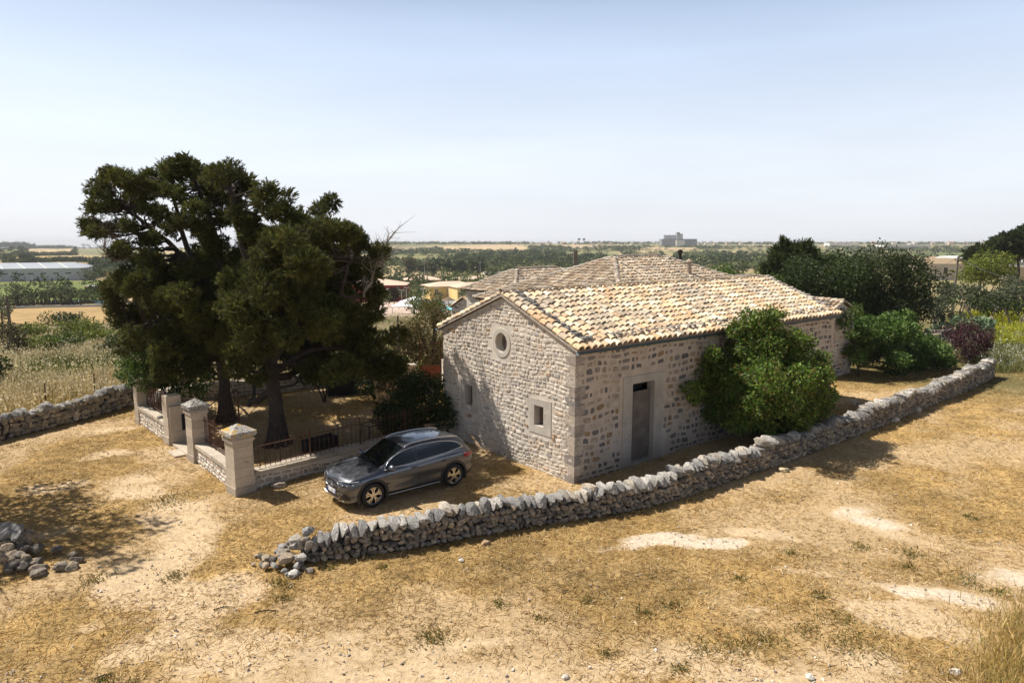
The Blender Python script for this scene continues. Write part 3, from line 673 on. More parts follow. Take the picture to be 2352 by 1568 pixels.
# ================================================================== drystone walls
DS_BODY = [(.34,.27,.20),(.26,.22,.175),(.38,.31,.22),(.20,.175,.145),(.42,.335,.24),(.29,.25,.205),(.16,.14,.12)]
DS_COPE = [(.36,.34,.315),(.29,.28,.265),(.41,.385,.35),(.24,.23,.22),(.40,.355,.295)]
def resample(P, step):
    P = [Vector((p[0],p[1],0)) for p in P]; L = [0]
    for a,b in zip(P[:-1],P[1:]): L.append(L[-1]+(b-a).length)
    n = int(L[-1]/step); out = []
    for i in range(n+1):
        s = i*L[-1]/n; k = max(j for j in range(len(P)-1) if L[j] <= s+1e-6); t = (s-L[k])/(L[k+1]-L[k])
        # catmull-rom through the points
        p0,p1,p2,p3 = P[max(k-1,0)],P[k],P[k+1],P[min(k+2,len(P)-1)]
        out.append(.5*((2*p1)+(-p0+p2)*t+(2*p0-5*p1+4*p2-p3)*t*t+(-p0+3*p1-3*p2+p3)*t**3))
    return out, L[-1]
def drystone(name, label, pts, h0, h1, width=.55, seed=1, cope=True, side=1, ssize=(.085,.21), ends=True, back=True, cope_parts=90, capw=None, taper=None, pal=DS_BODY):
    """pts run along the foot of the near face; side=+1 when the wall's body lies to the left of that line"""
    rg = np.random.default_rng(seed); C, L = resample(pts, .12); n = len(C)
    r = T(empty(name, (C[0].x, C[0].y, 0)), label, 'wall'); O = Vector((C[0].x, C[0].y, 0))
    def frame(s):
        f = min(max(s/L,0),1)*(n-1); i = min(int(f), n-2); t = f-i
        p = C[i].lerp(C[i+1], t); d = (C[i+1]-C[i]).normalized(); nn = Vector((-d.y,d.x,0))*side
        hh = h0+(h1-h0)*s/L+.05*math.sin(s*1.7+seed)+.04*math.sin(s*.61)+.03*math.sin(s*4.3)+(-.09 if math.sin(s*.9+1.3) > .93 else 0)
        if taper: hh *= taper(s)
        return p, d, nn, hh
    core = MB(); ns = int(L/.4); prev = None  # near-black core stands in for the shade between the stones
    for i in range(ns+1):
        p,d,nn,hh = frame(i*L/ns); z = tz(p.x,p.y)-.1; q = [p+nn*.09, p+nn*.16, p+nn*(width-.16), p+nn*(width-.09)]
        cur = [Vector((q[0].x,q[0].y,z)),Vector((q[1].x,q[1].y,z+hh-.05)),Vector((q[2].x,q[2].y,z+hh-.05)),Vector((q[3].x,q[3].y,z))]
        if prev:
            for a in range(3): core.quad(prev[a]-O,cur[a]-O,cur[a+1]-O,prev[a+1]-O,(.05,.045,.04))
        else: core.poly([c-O for c in cur],(.05,.045,.04))
        prev = cur
    core.poly([c-O for c in prev],(.05,.045,.04)); core.build('wall_core', surf('wall_core_shade', None, .95, (3,.2),(20,.3)), r)
    groups = [[[],[],[]] for _ in RT]
    def put(p, d, sz, col, g, tilt=.25):
        z = Vector((rg.normal(0,tilt),rg.normal(0,tilt),1)).normalized(); x = (d-z*d.dot(z)).normalized(); y = z.cross(x)
        M = np.array([[x.x,y.x,z.x],[x.y,y.y,z.y],[x.z,y.z,z.z]]) @ np.diag(sz)
        G = g[rg.integers(len(RT))]; G[0].append(M); G[1].append(tuple(p-O)); G[2].append(np.array(col)*rg.uniform(.8,1.2))
    faces = [(0,1)]+([(1,-1)] if back else [])
    for fside,sg in faces:
        t = .04
        while True:
            h = rg.uniform(ssize[0],ssize[0]*1.6); s = rg.uniform(-.1,.1); hit = False
            while s < L:
                w = rg.uniform(*ssize)*(1.5 if rg.random() < .1 else 1); s += w
                p,d,nn,hh = frame(s-w/2); top = hh-(.2 if cope else .05)
                if t+h*.5 > top: continue
                hit = True; bat = .05+.10*(t/hh); q = p+nn*(bat if fside == 0 else width-bat)
                q.z = tz(q.x,q.y)+t+h/2+rg.normal(0,.02)
                put(q, d, (w*.56, rg.uniform(.07,.13), h*.60), pal[rg.integers(len(pal))], groups)
            t += h
            if not hit: break
    if ends:
        for e,s0 in ((0,0.0),(1,L)):
            p,d,nn,hh = frame(s0)
            for _ in range(int(hh/.15*4)):
                q = p+nn*rg.uniform(.05,width-.05); q.z = tz(q.x,q.y)+rg.uniform(.03,hh-.12); put(q, nn, (rg.uniform(.09,.16),.1,rg.uniform(.07,.11)), pal[rg.integers(len(pal))], groups)
    mb = MB()
    for (V,F),G in zip(RT,groups):
        if G[0]: mb.scatter(V, F, np.array(G[0]), np.array(G[1]), np.clip(np.array(G[2]),0,1))
    mb.build('stone_face', M_dry, r)
    if cope:
        s = .05; rest = [[[],[],[]] for _ in RT]; k = 0
        while s < L-.05:
            w = rg.uniform(.13,.27); p,d,nn,hh = frame(s+w/2); q = p+nn*(width/2+rg.normal(0,.03)); hc = rg.uniform(.19,.28)
            q.z = tz(q.x,q.y)+hh-.26+hc/2+rg.uniform(0,.05); col = np.array(DS_COPE[rg.integers(len(DS_COPE))])*rg.uniform(.85,1.15)
            cw = (capw or width)
            if k < cope_parts:
                V,F = RC_[rg.integers(8)]; m = MB(); m.add(V*np.array((w*.60, cw*rg.uniform(.48,.60), hc*.62)), F, col*rg.uniform(.92,1.08,(len(F),1)))
                o = m.build('coping_stone', M_dry, r, loc=q-O); o.rotation_euler = (rg.normal(0,.08), rg.normal(0,.18), math.atan2(d.y,d.x)+rg.normal(0,.1))
            else: put(q, d, (w*.60, cw*.55, hc*.62), col, rest, .12)
            s += w*.97; k += 1
        if any(G[0] for G in rest):
            mb = MB()
            for (V,F),G in zip(RT,rest):
                if G[0]: mb.scatter(V, F, np.array(G[0]), np.array(G[1]), np.clip(np.array(G[2]),0,1))
            o = mb.build('coping_stones', M_dry, r); o['kind'] = 'stuff'
    return r
WFOOT = [(-4.7,14.6),(-2.82,15.15),(-.82,15.96),(1.4,16.88),(3.88,17.95),(7.02,20.18),(11.13,23.32),(17.1,28.28),(21.8,32.3),(25.9,36.0)]
drystone('drystone_wall', 'long grey drystone wall curving across the yard in front of the farmhouse', WFOOT, .72, .98, .55, 1, taper=lambda s: min(1, .5+s*.45))
drystone('drystone_wall', 'drystone wall with pale rounded coping left of the pillared enclosure', [(-20.5,18.5),(-18.64,24.07),(-17.93,26.14),(-16.9,29.6),(-16.3,31.6)], .95, .95, .5, 2, side=1, ssize=(.14,.32), pal=[(.36,.30,.22),(.42,.35,.26),(.30,.26,.21),(.46,.39,.30),(.26,.23,.20)])
# left broken wall end in the shade of a tree outside the picture
drystone('drystone_wall', 'broken end of a grey drystone wall in the shade at the left edge', [(-16.5,13.7),(-13.2,14.35),(-11.3,14.75)], .85, .62, .6, 7, side=1, cope=True)
rg3 = np.random.default_rng(17)
def rock(px, py, s, col, label, group, dz=0, z=None, flat=.7):
    p = at(px, py, z=0); zz = tz(p.x,p.y)+s*flat*.5+dz
    return rock_obj('loose_stone', rg3, (p.x,p.y,zz), (s*1.25,s,s*flat), col, label, 'stone', group)
# tumbled end of the front wall
ENDP = [(-4.9,14.3,.07,.06),(-5.2,14.05,.06,.05),(-6.1,14.5,.06,.05),(-5.7,15.1,.08,.08),(-6.2,14.95,.06,.05),(-5.05,14.25,.1,.16),(-5.65,14.5,.11,.2),(-5.2,14.65,.13,.5),(-4.95,14.7,.12,.6),(-5.15,14.75,.20,.55),(-5.35,14.95,.17,.42),(-5.0,14.95,.16,.75),(-5.45,14.6,.15,.30),(-5.6,14.85,.13,.22),(-5.3,14.4,.17,.28),(-5.55,14.3,.10,.14),(-5.85,14.62,.12,.14),(-5.0,14.4,.13,.30),(-5.75,14.35,.10,.12),(-5.1,14.6,.13,.10),(-6.0,14.8,.10,.10),(-5.62,15.02,.15,.18),(-4.85,14.55,.12,.55),(-5.3,14.15,.08,.08),(-5.9,14.45,.07,.07),(-5.5,14.75,.14,.10),(-4.75,14.2,.09,.08)]
for i,(x,y,s,z) in enumerate(ENDP):
    rock_obj('loose_stone', rg3, (x+.28,y,z*.85+tz(x,y)), (s*1.15,s*.9,s*.75), DS_COPE[i%5] if i%2 else DS_BODY[i%7], 'grey stone in the tumbled heap at the near end of the long drystone wall', 'stone', 'tumbled stones at the wall end')
for i in range(26):
    x = -11.5+rg3.random()*1.7; y = 14.1+rg3.random()*1.0-.15*(x+11); s = rg3.uniform(.08,.17); z = max(.05, .38-(x+11.5)*.2)*rg3.uniform(.2,1)
    rock_obj('loose_stone', rg3, (x,y,z+tz(x,y)), (s*1.3,s,s*.75), np.array(DS_BODY[(i*3)%7])*.8, 'dark stone slumped from the broken wall end at the left edge', 'stone', 'stones slumped from the left wall end')
for px,py,s,c,l in [(678,1320,.13,(.50,.48,.44),'squarish pale stone lying alone just in front of the tumbled wall end'),
    (1962,930,.22,(.62,.52,.40),'pale block resting beside the wall behind the round green tree'),(2050,968,.20,(.56,.48,.40),'flat pale stone at the outer foot of the long wall'),
    (2100,945,.22,(.60,.52,.43),'larger pale stone outside the long wall, right of the flat one'),(2135,925,.16,(.56,.50,.42),'rounded stone outside the long wall, furthest along it'),
    (2036,972,.11,(.66,.60,.52),'small white stone at the outer foot of the long wall'),(1800,1083,.13,(.62,.50,.33),'yellowish flat stone in the tree shadow outside the wall'),
    (640,1118,.17,(.46,.38,.29),'rounded boulder with a pale end lying under the plinth of the iron fence'),(1113,1252,.09,(.50,.33,.20),'reddish brown flat stone on the straw below the long wall'),
    (1860,1558,.07,(.72,.66,.58),'small white stone near the lower edge of the yard'),(2190,1546,.09,(.80,.74,.66),'white stone beside the tall dry grass at the lower right'),
    (1300,1555,.06,(.68,.6,.5),'small pale stone at the bottom of the bare gravel'),(1060,1290,.06,(.66,.6,.52),'little pale stone on the straw below the wall')]:
    rock(px,py,s,c,l,None)
# stones lying on the wall tops
for px,py,Y,s,l in [(1352,1120,17.6,.2,'big rounded boulder sitting on the coping opposite the house corner'),(1735,1022,21.4,.08,'flat pale slab standing on the coping at the round tree'),(1600,1068,19.4,.12,'pale slab leaning on the coping below the doorway')]:
    p = at(px,py,Y=Y); rock_obj('loose_stone', rg3, p, (s*1.2,s,s*.7), (.56,.47,.37), l, 'stone')

# ================================================================== pillared enclosure
P1, P2, P3, P4 = Vector((-7.92,19.15,0)), Vector((-10.5,22.1,0)), Vector((-12.2,23.9,0)), Vector((-14.95,26.9,0))
FA = math.atan2((P1-P4).y, (P1-P4).x)            # the pillars' row
def pillar(p, h, w, label, cap, lich, seed):
    rg = np.random.default_rng(seed); r = T(empty('gate_pillar', (p.x,p.y,tz(p.x,p.y)), FA+R(4)), label, 'pillar')
    mb = MB(); z = -.1; i = 0; hb = h-.42 if cap else h
    mb.box((-w*.54,-w*.54,-.1),(w*.54,w*.54,.22),(.40,.34,.27)); z = .22
    while z < hb-.02:
        hh = min(rg.uniform(.26,.34), hb-z); k = w/2-.004*(i%2); c = np.array((.50,.42,.33))*rg.uniform(.85,1.08)
        mb.box((-k,-k,z+.003),(k,k,z+hh-.003),c); z += hh; i += 1
    mb.build('shaft', M_dress, r)
    if cap:
        mb = MB(); k = w*.57; mb.box((-k,-k,hb-.02),(k,k,hb+.07),(.46,.39,.31)); k = w*.52; mb.box((-k,-k,hb+.07),(k,k,hb+.13),(.46,.39,.31)); mb.build('moulding', M_dress, r)
        mb = MB(); k = w*.66; mb.box((-k*.93,-k*.93,hb+.13),(k*.93,k*.93,hb+.17),(.42,.40,.37)); mb.box((-k,-k,hb+.17),(k,k,hb+.27),(.42,.40,.37))
        a = [(-k*.93,-k*.93,hb+.272),(k*.93,-k*.93,hb+.272),(k*.93,k*.93,hb+.272),(-k*.93,k*.93,hb+.272)]; t = (0,0,hb+.47)
        mb.poly(a[::-1], (.42,.40,.37))
        for i in range(4): mb.poly([a[i],a[(i+1)%4],t],(.44,.41,.37))
        mb.build('pyramid_cap', lich, r)
    return r
M_lich2 = surf('grey_lichen_stone', None, .95, (4,.2), (30,.3), (50,.9,.02), spec=.1, spots=[(18,.47,(.09,.085,.08),.75)])
pillar(P1, 2.0, .58, 'square stone corner pillar whose pyramid cap carries orange lichen, nearest the car', True, M_lichen, 1)
pillar(P2, 2.06, .52, 'square stone pillar with a plain grey lichened pyramid cap at the gateway', True, M_lich2, 2)
pillar(P4, 1.85, .42, 'slender broken stone pillar without a cap at the end of the left drystone wall', False, M_dress, 3)
# gate jamb: post with stepped block and a slit
j = T(empty('gate_jamb', (P3.x,P3.y,tz(P3.x,P3.y)), FA+R(4)), 'plain stone gate jamb with a stepped block and a narrow dark slit', 'pillar')
mb = MB(); mb.box((-.25,-.28,-.1),(.25,.28,.3),(.46,.39,.31)); mb.box((-.22,-.25,.3),(.22,.25,1.05),(.54,.46,.36)); mb.box((-.23,-.255,1.055),(.2,.25,1.78),(.52,.44,.35)); mb.build('post', M_dress, j)
mb = MB(); c = (.44,.37,.29); mb.box((.22,-.2,-.1),(.34,.95,.5),c); mb.box((.225,-.2,.505),(.335,.18,1.1),c); mb.box((.225,.5,.505),(.335,.95,1.1),c); mb.box((.222,-.2,1.105),(.338,.95,1.42),(.46,.39,.31)); mb.box((.223,.25,1.42),(.33,.8,1.5),(.40,.34,.27)); mb.build('side_block', M_dress, j)
mb = MB(); mb.box((.20,.18,.5),(.24,.5,1.1),(.012,.01,.01)); mb.build('slit', M_blackm, j)
mid = (P2+P3)/2; mb = MB(); mb.box((-1.0,-.2,-.02),(1.0,.35,.10),(.50,.42,.33)); mb.box((-.2,-.55,-.02),(.6,-.2,.06),(.50,.42,.33))
T(mb.build('threshold_slab', M_dress, loc=(mid.x,mid.y,tz(mid.x,mid.y)), rz=FA), 'worn stone threshold slab between the two gate posts', 'slab')
def plinth(name, label, a, b, h, w=.34, n0=.0, seed=5, pal=STONES_G, cope=(.52,.45,.36), wcope=.08, facing=-1, drop=0):
    a = Vector(a); b = Vector(b); d = b-a; L = d.length; rz = math.atan2(d.y,d.x); rg = np.random.default_rng(seed)
    r = T(empty(name, (a.x,a.y,0), rz), label, 'wall'); mb = MB(); mb.box((0,-w/2,-.2),(L,w/2,h),(.46,.40,.33)); bo = mb.build('wall_body', M_mortar, r)
    mb = MB(); masonry(mb, rg, L, lambda s: h+.2, [], pal, (.10,.2), (.12,.38), .02, (.01,.035)); mb.build('stonework', M_stone, bo, M=wallM((0,-w/2,-.2),(1,0,0),(0,-1,0)))
    mb = MB(); masonry(mb, rg, L, lambda s: h+.2, [], pal, (.10,.2), (.12,.38), .02, (.01,.035)); mb.build('stonework', M_stone, bo, M=wallM((L,w/2,-.2),(-1,0,0),(0,1,0)))
    mb = MB(); s = 0
    while s < L-.02:
        l = min(rg.uniform(.7,1.1), L-s); k = w/2+wcope*rg.uniform(.6,1)
        mb.box((s+.004,-k,h+.001),(s+l-.004,k,h+.12+rg.uniform(-.006,.006)), np.array(cope)*rg.uniform(.88,1.06)); s += l
    mb.build('coping', M_dress, r); return r
def railing(name, label, a, b, z0, hb, spacing=.15, scroll=False, post_every=9, seed=1, arch=False, bow=0):
    a = Vector(a); b = Vector(b); d = b-a; L = d.length; rz = math.atan2(d.y,d.x); rg = np.random.default_rng(seed)
    r = T(empty(name, (a.x,a.y,z0), rz), label, 'railing'); mb = MB()
    for z in (.10, hb-.18): mb.beam((0,0,z),(L,0,z+bow),.035,.012,(.1,.05,.03))
    mb.build('rail', M_rust, r); n = int(L/spacing)
    bars = None
    for i in range(1,n):
        x = i*L/n; post = i%post_every == 0
        if post or bars is None or True:
            if post: m = MB(); m.beam((0,0,-.02),(0,0,hb+.04),.035,.035); o = m.build('post', M_rust, r)
            elif bars is None:
                m = MB(); m.tube([(0,0,.0),(0,0,hb-.05),(0,0,hb)], [.0105,.0105,.002], 5); bars = o = m.build('bar', M_rust, r)
            else: o = bars.copy(); link(o, r)
            o.location = (x,0,bow*x/L); o.rotation_euler = (rg.normal(0,.012), rg.normal(0,.02), 0)
    if scroll:
        for i in range(4):
            x = .12+i*.62; m = MB(); pts = [(x+.09*(1-t/14)*math.cos(t*.8)+t*.006,0,.09+.08*(1-t/14)*math.sin(t*.8)) for t in range(13)]
            m.tube(pts,.009,5); m.build('scroll', M_rust, r)
    return r
dirP = (P1-P4).normalized(); nP = Vector((dirP.y*-1,dirP.x,0))
inw = Vector((.69,.72,0))
plinth('low_wall', 'sunlit low wall of pale stone with coping between the corner pillar and the gateway', P2+dirP*.27+inw*.05, P1-dirP*.3+inw*.05, .52, .38, seed=5)
plinth('low_wall', 'sunlit low wall of pale stone beside the gate jamb and the broken pillar', P4+dirP*.22+inw*.05, P3-dirP*.26+inw*.05, .62, .38, seed=6)
railing('iron_railing', 'rusty spiked iron railing on the low wall between the two capped pillars', P2+dirP*.3+inw*.12, P1-dirP*.3+inw*.12, .66, .92, .125, seed=2)
railing('iron_railing', 'rusty iron railing on the low wall left of the gate jamb', P4+dirP*.25+inw*.12, P3-dirP*.27+inw*.12, .76, .9, .125, seed=3)
FR = Vector((-2.15,25.05,0)); p1r = P1+Vector((.22,.26,0))
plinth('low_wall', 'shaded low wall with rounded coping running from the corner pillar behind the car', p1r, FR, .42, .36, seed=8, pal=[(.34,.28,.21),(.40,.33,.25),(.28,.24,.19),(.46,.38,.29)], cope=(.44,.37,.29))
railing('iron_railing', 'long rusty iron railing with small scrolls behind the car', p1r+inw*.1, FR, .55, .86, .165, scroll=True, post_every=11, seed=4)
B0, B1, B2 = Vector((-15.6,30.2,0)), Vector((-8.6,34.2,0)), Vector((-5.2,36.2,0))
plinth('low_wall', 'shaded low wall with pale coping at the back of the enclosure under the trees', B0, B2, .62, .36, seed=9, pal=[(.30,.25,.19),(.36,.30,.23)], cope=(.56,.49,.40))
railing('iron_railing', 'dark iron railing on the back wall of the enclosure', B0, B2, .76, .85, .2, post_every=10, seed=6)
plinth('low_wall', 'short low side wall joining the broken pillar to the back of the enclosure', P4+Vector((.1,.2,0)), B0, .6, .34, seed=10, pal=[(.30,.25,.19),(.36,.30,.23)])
# open gate leaf
g0 = P2+Vector((.05,.3,0)); gt = T(empty('iron_gate', (g0.x,g0.y,tz(g0.x,g0.y)), R(62)), 'rusty iron gate leaf with sloping arched top standing open inside the gateway', 'gate')
mb = MB(); mb.beam((0,0,.05),(0,0,1.55),.04); mb.beam((1.5,0,.05),(1.5,0,2.0),.04); mb.beam((0,0,.12),(1.5,0,.12),.035); mb.beam((0,0,.75),(1.5,0,.75),.03); mb.beam((0,0,1.3),(1.5,0,1.3),.03)
mb.tube([(1.5*t/8,0,1.55+.45*math.sin(t/8*math.pi/2)) for t in range(9)],.02,5); mb.build('gate_frame', M_rust, gt)
for i in range(1,11):
    mb = MB(); x = 1.5*i/11; mb.tube([(x,0,.12),(x,0,1.53+.45*math.sin(i/11*math.pi/2))],.009,5); mb.build('bar', M_rust, gt)
# pallets, trough, frame, timbers
def pallet(loc, rz, tilt, label):
    r = T(empty('wooden_pallet', loc, 0), label, 'pallet', 'wooden pallets leaning under the trees'); r.rotation_euler = (tilt,0,rz); c = (.42,.29,.17)
    for y in (0,.6,1.2):
        m = MB(); m.box((-.5,y-.05,0),(.5,y+.05,.09),c); m.build('bearer', M_paleW, r)
    for i in range(6):
        m = MB(); x = -.44+i*.175; m.box((x-.05,-.05,.092),(x+.05,1.25,.112),(.36,.27,.19)); m.build('slat', M_paleW, r)
    return r
pallet((-5.65,30.2,.1), R(25), R(55), 'wooden pallet leaning back in a patch of sun, in front of the other one')
pallet((-5.75,30.75,.1), R(22), R(62), 'wooden pallet leaning close behind the front one, mostly hidden')
c0 = Vector((-6.2,23.2,0)); tr = T(empty('planter_box', (c0.x-.5,c0.y-.1,tz(c0.x,c0.y)), R(50)), 'black rectangular trough standing at the foot of the thick trunk', 'trough')
mb = MB(); 
for lo,hi in (((-.6,-.22,0),(.6,-.19,.42)),((-.6,.19,0),(.6,.22,.42)),((-.6,-.19,0),(-.57,.19,.42)),((.57,-.19,0),(.6,.19,.42)),((-.57,-.19,.0),(.57,.19,.05))): mb.box(lo,hi,(.012,.012,.012))
mb.build('box', M_blackm, tr); mb = MB(); mb.box((-.62,-.24,.42),(.62,-.185,.45)); mb.box((-.62,.185,.42),(.62,.24,.45)); mb.build('rim', M_blackm, tr)
tb = T(empty('metal_frame', (-4.9,24.2,0), R(48)), 'dark metal table frame standing behind the iron railing', 'frame'); mb = MB()
for x in (-.6,.6):
    for y in (-.28,.28): mb.beam((x,y,0),(x*.85,y*.8,.72),.03)
mb.build('leg', M_blackm, tb); mb = MB(); mb.beam((-.62,-.28,.72),(.62,-.28,.72),.03); mb.beam((-.62,.28,.72),(.62,.28,.72),.03); mb.beam((-.6,-.28,.72),(-.6,.28,.72),.03); mb.beam((.6,-.28,.72),(.6,.28,.72),.03); mb.build('top_frame', M_blackm, tb)
for i,(x,y,z,l) in enumerate([(-2.55,24.45,.60,'weathered timber beam lying on the low wall behind the car roof'),(-2.35,24.75,.63,'second weathered beam on the low wall, next to the house')]):
    mb = MB(); mb.box((-.75,-.07,0),(.75,.07,.1),(.40,.30,.2)); T(mb.build('timber_beam', M_paleW, loc=(x,y,z), rz=R(36+i*6)), l, 'beam')
mb = MB(); mb.box((-.5,-.04,-.03),(.5,.04,.03),(.38,.30,.22)); o = mb.build('timber_plank', M_paleW, loc=(-1.25,23.2,.25), rz=R(-60)); o.rotation_euler = (0,R(22),R(-60)); T(o, 'grey plank propped on the ground behind the car', 'plank')
# rubble of white sheet material in the shade
mb = MB(); mb.box((-.8,-.5,.0),(.8,.5,.04),(.75,.74,.72)); o = mb.build('board', M_plaster, loc=(-8.2,32.2,.78), rz=.4); o.rotation_euler = (.12,.05,.4); T(o, 'white board laid flat on a dark stand under the trees', 'board')
mb = MB(); mb.box((-.7,-.4,0),(.7,.4,.74),(.03,.03,.03)); T(mb.build('dark_stand', M_blackm, loc=(-8.2,32.2,0), rz=.4), 'dark stand carrying the white board under the trees', 'stand')
mb = MB(); mb.box((-.7,-.4,.0),(.7,.4,.03),(.75,.74,.72)); o = mb.build('board', M_plaster, loc=(-7.3,34.8,1.25), rz=.2); o.rotation_euler = (.3,.1,.2); T(o, 'white board tilted over the back railing, furthest under the trees', 'board')
# rust gate and garden wall left of the house
g1 = Vector((-4.6,33.5,0)); gt = T(empty('iron_gate', (g1.x,g1.y,tz(g1.x,g1.y)), R(8)), 'tall rusty red gate leaf with sheet lower half behind the dark bush', 'gate')
mb = MB(); mb.beam((0,0,0),(0,0,2.45),.05); mb.beam((1.05,0,0),(1.05,0,2.35),.05)
for z in (.1,1.1,2.2): mb.beam((0,0,z),(1.05,0,z),.04)
mb.build('gate_frame', M_rust, gt)
mb = MB(); mb.box((.03,-.012,.12),(1.02,.012,1.08),(.20,.06,.035)); mb.build('sheet_panel', surf('rust_red_sheet', None, .7, (5,.3),(40,.3)), gt)
for i in range(1,9): mb = MB(); mb.tube([(i*.117,0,1.1),(i*.117,0,2.2)],.009,5); mb.build('bar', M_rust, gt)
plinth('garden_wall', 'brown garden wall behind the rusty gate against the house', (-3.5,33.8,0), (.2,34.9,0), 1.25, .4, seed=13, pal=[(.24,.17,.11),(.30,.2,.13)], cope=(.45,.38,.3))
mb = MB(); mb.box((-.25,-.25,0),(.25,.25,1.5),(.52,.45,.36)); T(mb.build('stone_post', M_dress, loc=(-5.6,33.6,0), rz=.2), 'pale sunlit stone post left of the rusty gate', 'post')
mb = MB(); mb.tube([(0,0,-.3),(.05,0,3.6)],[.06,.045],8,(.2,.15,.12)); T(mb.build('wooden_pole', M_wood, loc=(-5.75,33.9,0)), 'bare wooden pole beside the brown bush left of the house', 'pole')

# wire fence in the field
wf = T(empty('wire_fence', (0,0,0)), 'thin wire mesh fence on iron stakes in the dry grass field', 'fence'); SP = [(-21.8,23.4),(-20.55,26.0),(-19.8,28.3),(-19.0,30.4),(-18.3,32.6),(-17.5,35.0)]
for x,y in SP:
    mb = MB(); mb.beam((x,y,tz(x,y)-.1),(x+.05,y,tz(x,y)+1.35),.035); mb.build('stake', M_rust, wf)
mb = MB()
for (x0,y0),(x1,y1) in zip(SP[:-1],SP[1:]):
    for k in range(7): 
        h = .15+k*.18; mb.tube([(x0,y0,tz(x0,y0)+h),(x1,y1,tz(x1,y1)+h)],.004,3)
    for t in np.linspace(0,1,14)[1:-1]: 
        x,y = x0+(x1-x0)*t,y0+(y1-y0)*t; mb.tube([(x,y,tz(x,y)+.1),(x,y,tz(x,y)+1.25)],.003,3)
mb.build('wire_mesh', M_rust, wf)
# a rough slab of dead wood etc. on the yard
for px,py,L,a,l in [(540,1128,1.5,.35,'long thin dry stick lying near the corner pillar shadow'),(612,1404,.45,.2,'short dark stick on the gravel below the wall end'),(515,1395,.4,.3,'thin twig lying on the pale dirt track'),(240,1555,.3,.5,'small dry twig in the lower left gravel')][1:]:
    p = at(px,py,z=0); mb = MB(); mb.tube([(-L/2,0,.02),(0,.03,.03),(L/2,-.02,.02)],[.012,.014,.006],5); T(mb.build('dry_stick', M_bark, loc=(p.x,p.y,tz(p.x,p.y)), rz=a), l, 'stick')
# ================================================================== the parked car (local: x forward, y left, z up)
def hermite(xs, ys):
    xs = np.array(xs, float); ys = np.array(ys, float); o = np.argsort(xs); xs = xs[o]; ys = ys[o]
    d = np.diff(ys)/np.diff(xs); m = np.concatenate([[d[0]], np.where(d[:-1]*d[1:] > 0, 2*d[:-1]*d[1:]/(d[:-1]+d[1:]+1e-9), 0), [d[-1]]])
    def f(x):
        x = np.clip(np.asarray(x, float), xs[0], xs[-1]); i = np.clip(np.searchsorted(xs, x)-1, 0, len(xs)-2); h = xs[i+1]-xs[i]; t = (x-xs[i])/h
        return (2*t**3-3*t**2+1)*ys[i]+(t**3-2*t**2+t)*h*m[i]+(-2*t**3+3*t**2)*ys[i+1]+(t**3-t**2)*h*m[i+1]
    return f
def cmat(name, col, rough, metal=0, coat=0, spec=.5):
    m, N, L, b = node_mat(name); b.inputs['Base Color'].default_value = (*col,1); b.inputs['Roughness'].default_value = rough; b.inputs['Metallic'].default_value = metal
    b.inputs['Specular IOR Level'].default_value = spec
    if coat: b.inputs['Coat Weight'].default_value = coat; b.inputs['Coat Roughness'].default_value = .03
    return m
def paint_mat():
    m = cmat('grey_car_paint', (.10,.11,.135), .32, .75, 1.0); N = m.node_tree.nodes; L = m.node_tree.links; b = N['Principled BSDF']
    tc = N.new('ShaderNodeTexCoord'); sp = N.new('ShaderNodeSeparateXYZ'); L.new(tc.outputs['Object'], sp.inputs[0])
    t = N.new('ShaderNodeTexNoise'); t.inputs['Scale'].default_value = 7; t.inputs['Detail'].default_value = 7; L.new(tc.outputs['Object'], t.inputs['Vector'])
    n2 = N.new('ShaderNodeTexNoise'); n2.inputs['Scale'].default_value = 400; L.new(tc.outputs['Object'], n2.inputs['Vector'])
    mr = N.new('ShaderNodeMapRange'); mr.inputs[1].default_value = .45; mr.inputs[2].default_value = .70; mr.inputs[3].default_value = .28; mr.inputs[4].default_value = .42; L.new(t.outputs['Fac'], mr.inputs[0]); L.new(mr.outputs[0], b.inputs['Roughness'])
    # a film of dust on the upward faces: a slightly paler, rougher coat
    g = N.new('ShaderNodeNewGeometry'); s2 = N.new('ShaderNodeSeparateXYZ'); L.new(g.outputs['Normal'], s2.inputs[0])
    mu = N.new('ShaderNodeMath'); mu.operation = 'MULTIPLY'; mr2 = N.new('ShaderNodeMapRange'); mr2.inputs[1].default_value = .35; mr2.inputs[2].default_value = .95; mr2.inputs[4].default_value = .22
    L.new(s2.outputs['Z'], mr2.inputs[0]); L.new(mr2.outputs[0], mu.inputs[0]); L.new(t.outputs['Fac'], mu.inputs[1])
    mi = N.new('ShaderNodeMix'); mi.data_type = 'RGBA'; mi.inputs['A'].default_value = (.10,.11,.135,1); mi.inputs['B'].default_value = (.30,.27,.24,1); L.new(mu.outputs[0], mi.inputs['Factor']); L.new(mi.outputs['Result'], b.inputs['Base Color'])
    return m
C_paint = paint_mat(); C_black = cmat('black_plastic', (.012,.012,.013), .5); C_chrome = cmat('chrome', (.75,.76,.78), .12, 1); C_glass = cmat('tinted_car_glass', (.006,.009,.010), .04, 0, 1, .6)
C_tyre = cmat('tyre_rubber', (.015,.015,.015), .8); C_alu = cmat('alloy', (.62,.60,.58), .25, .9); C_lamp = cmat('headlamp_glass', (.03,.035,.045), .05, .2, 1); C_drl = cmat('lamp_reflector', (.80,.82,.86), .15, .6, 1)
C_red = cmat('tail_lamp_red', (.30,.01,.01), .12, 0, 1); C_white = cmat('plate_white', (.75,.76,.78), .4); C_blue = cmat('plate_blue', (.02,.06,.35), .4)
CHD = math.atan2(-.623,-.78); car = T(empty('parked_car', (-3.30,19.42,0.0), CHD), 'dark grey metallic crossover car parked by the gable, nose to the left', 'car'); car.scale = (.97,.97,.97)
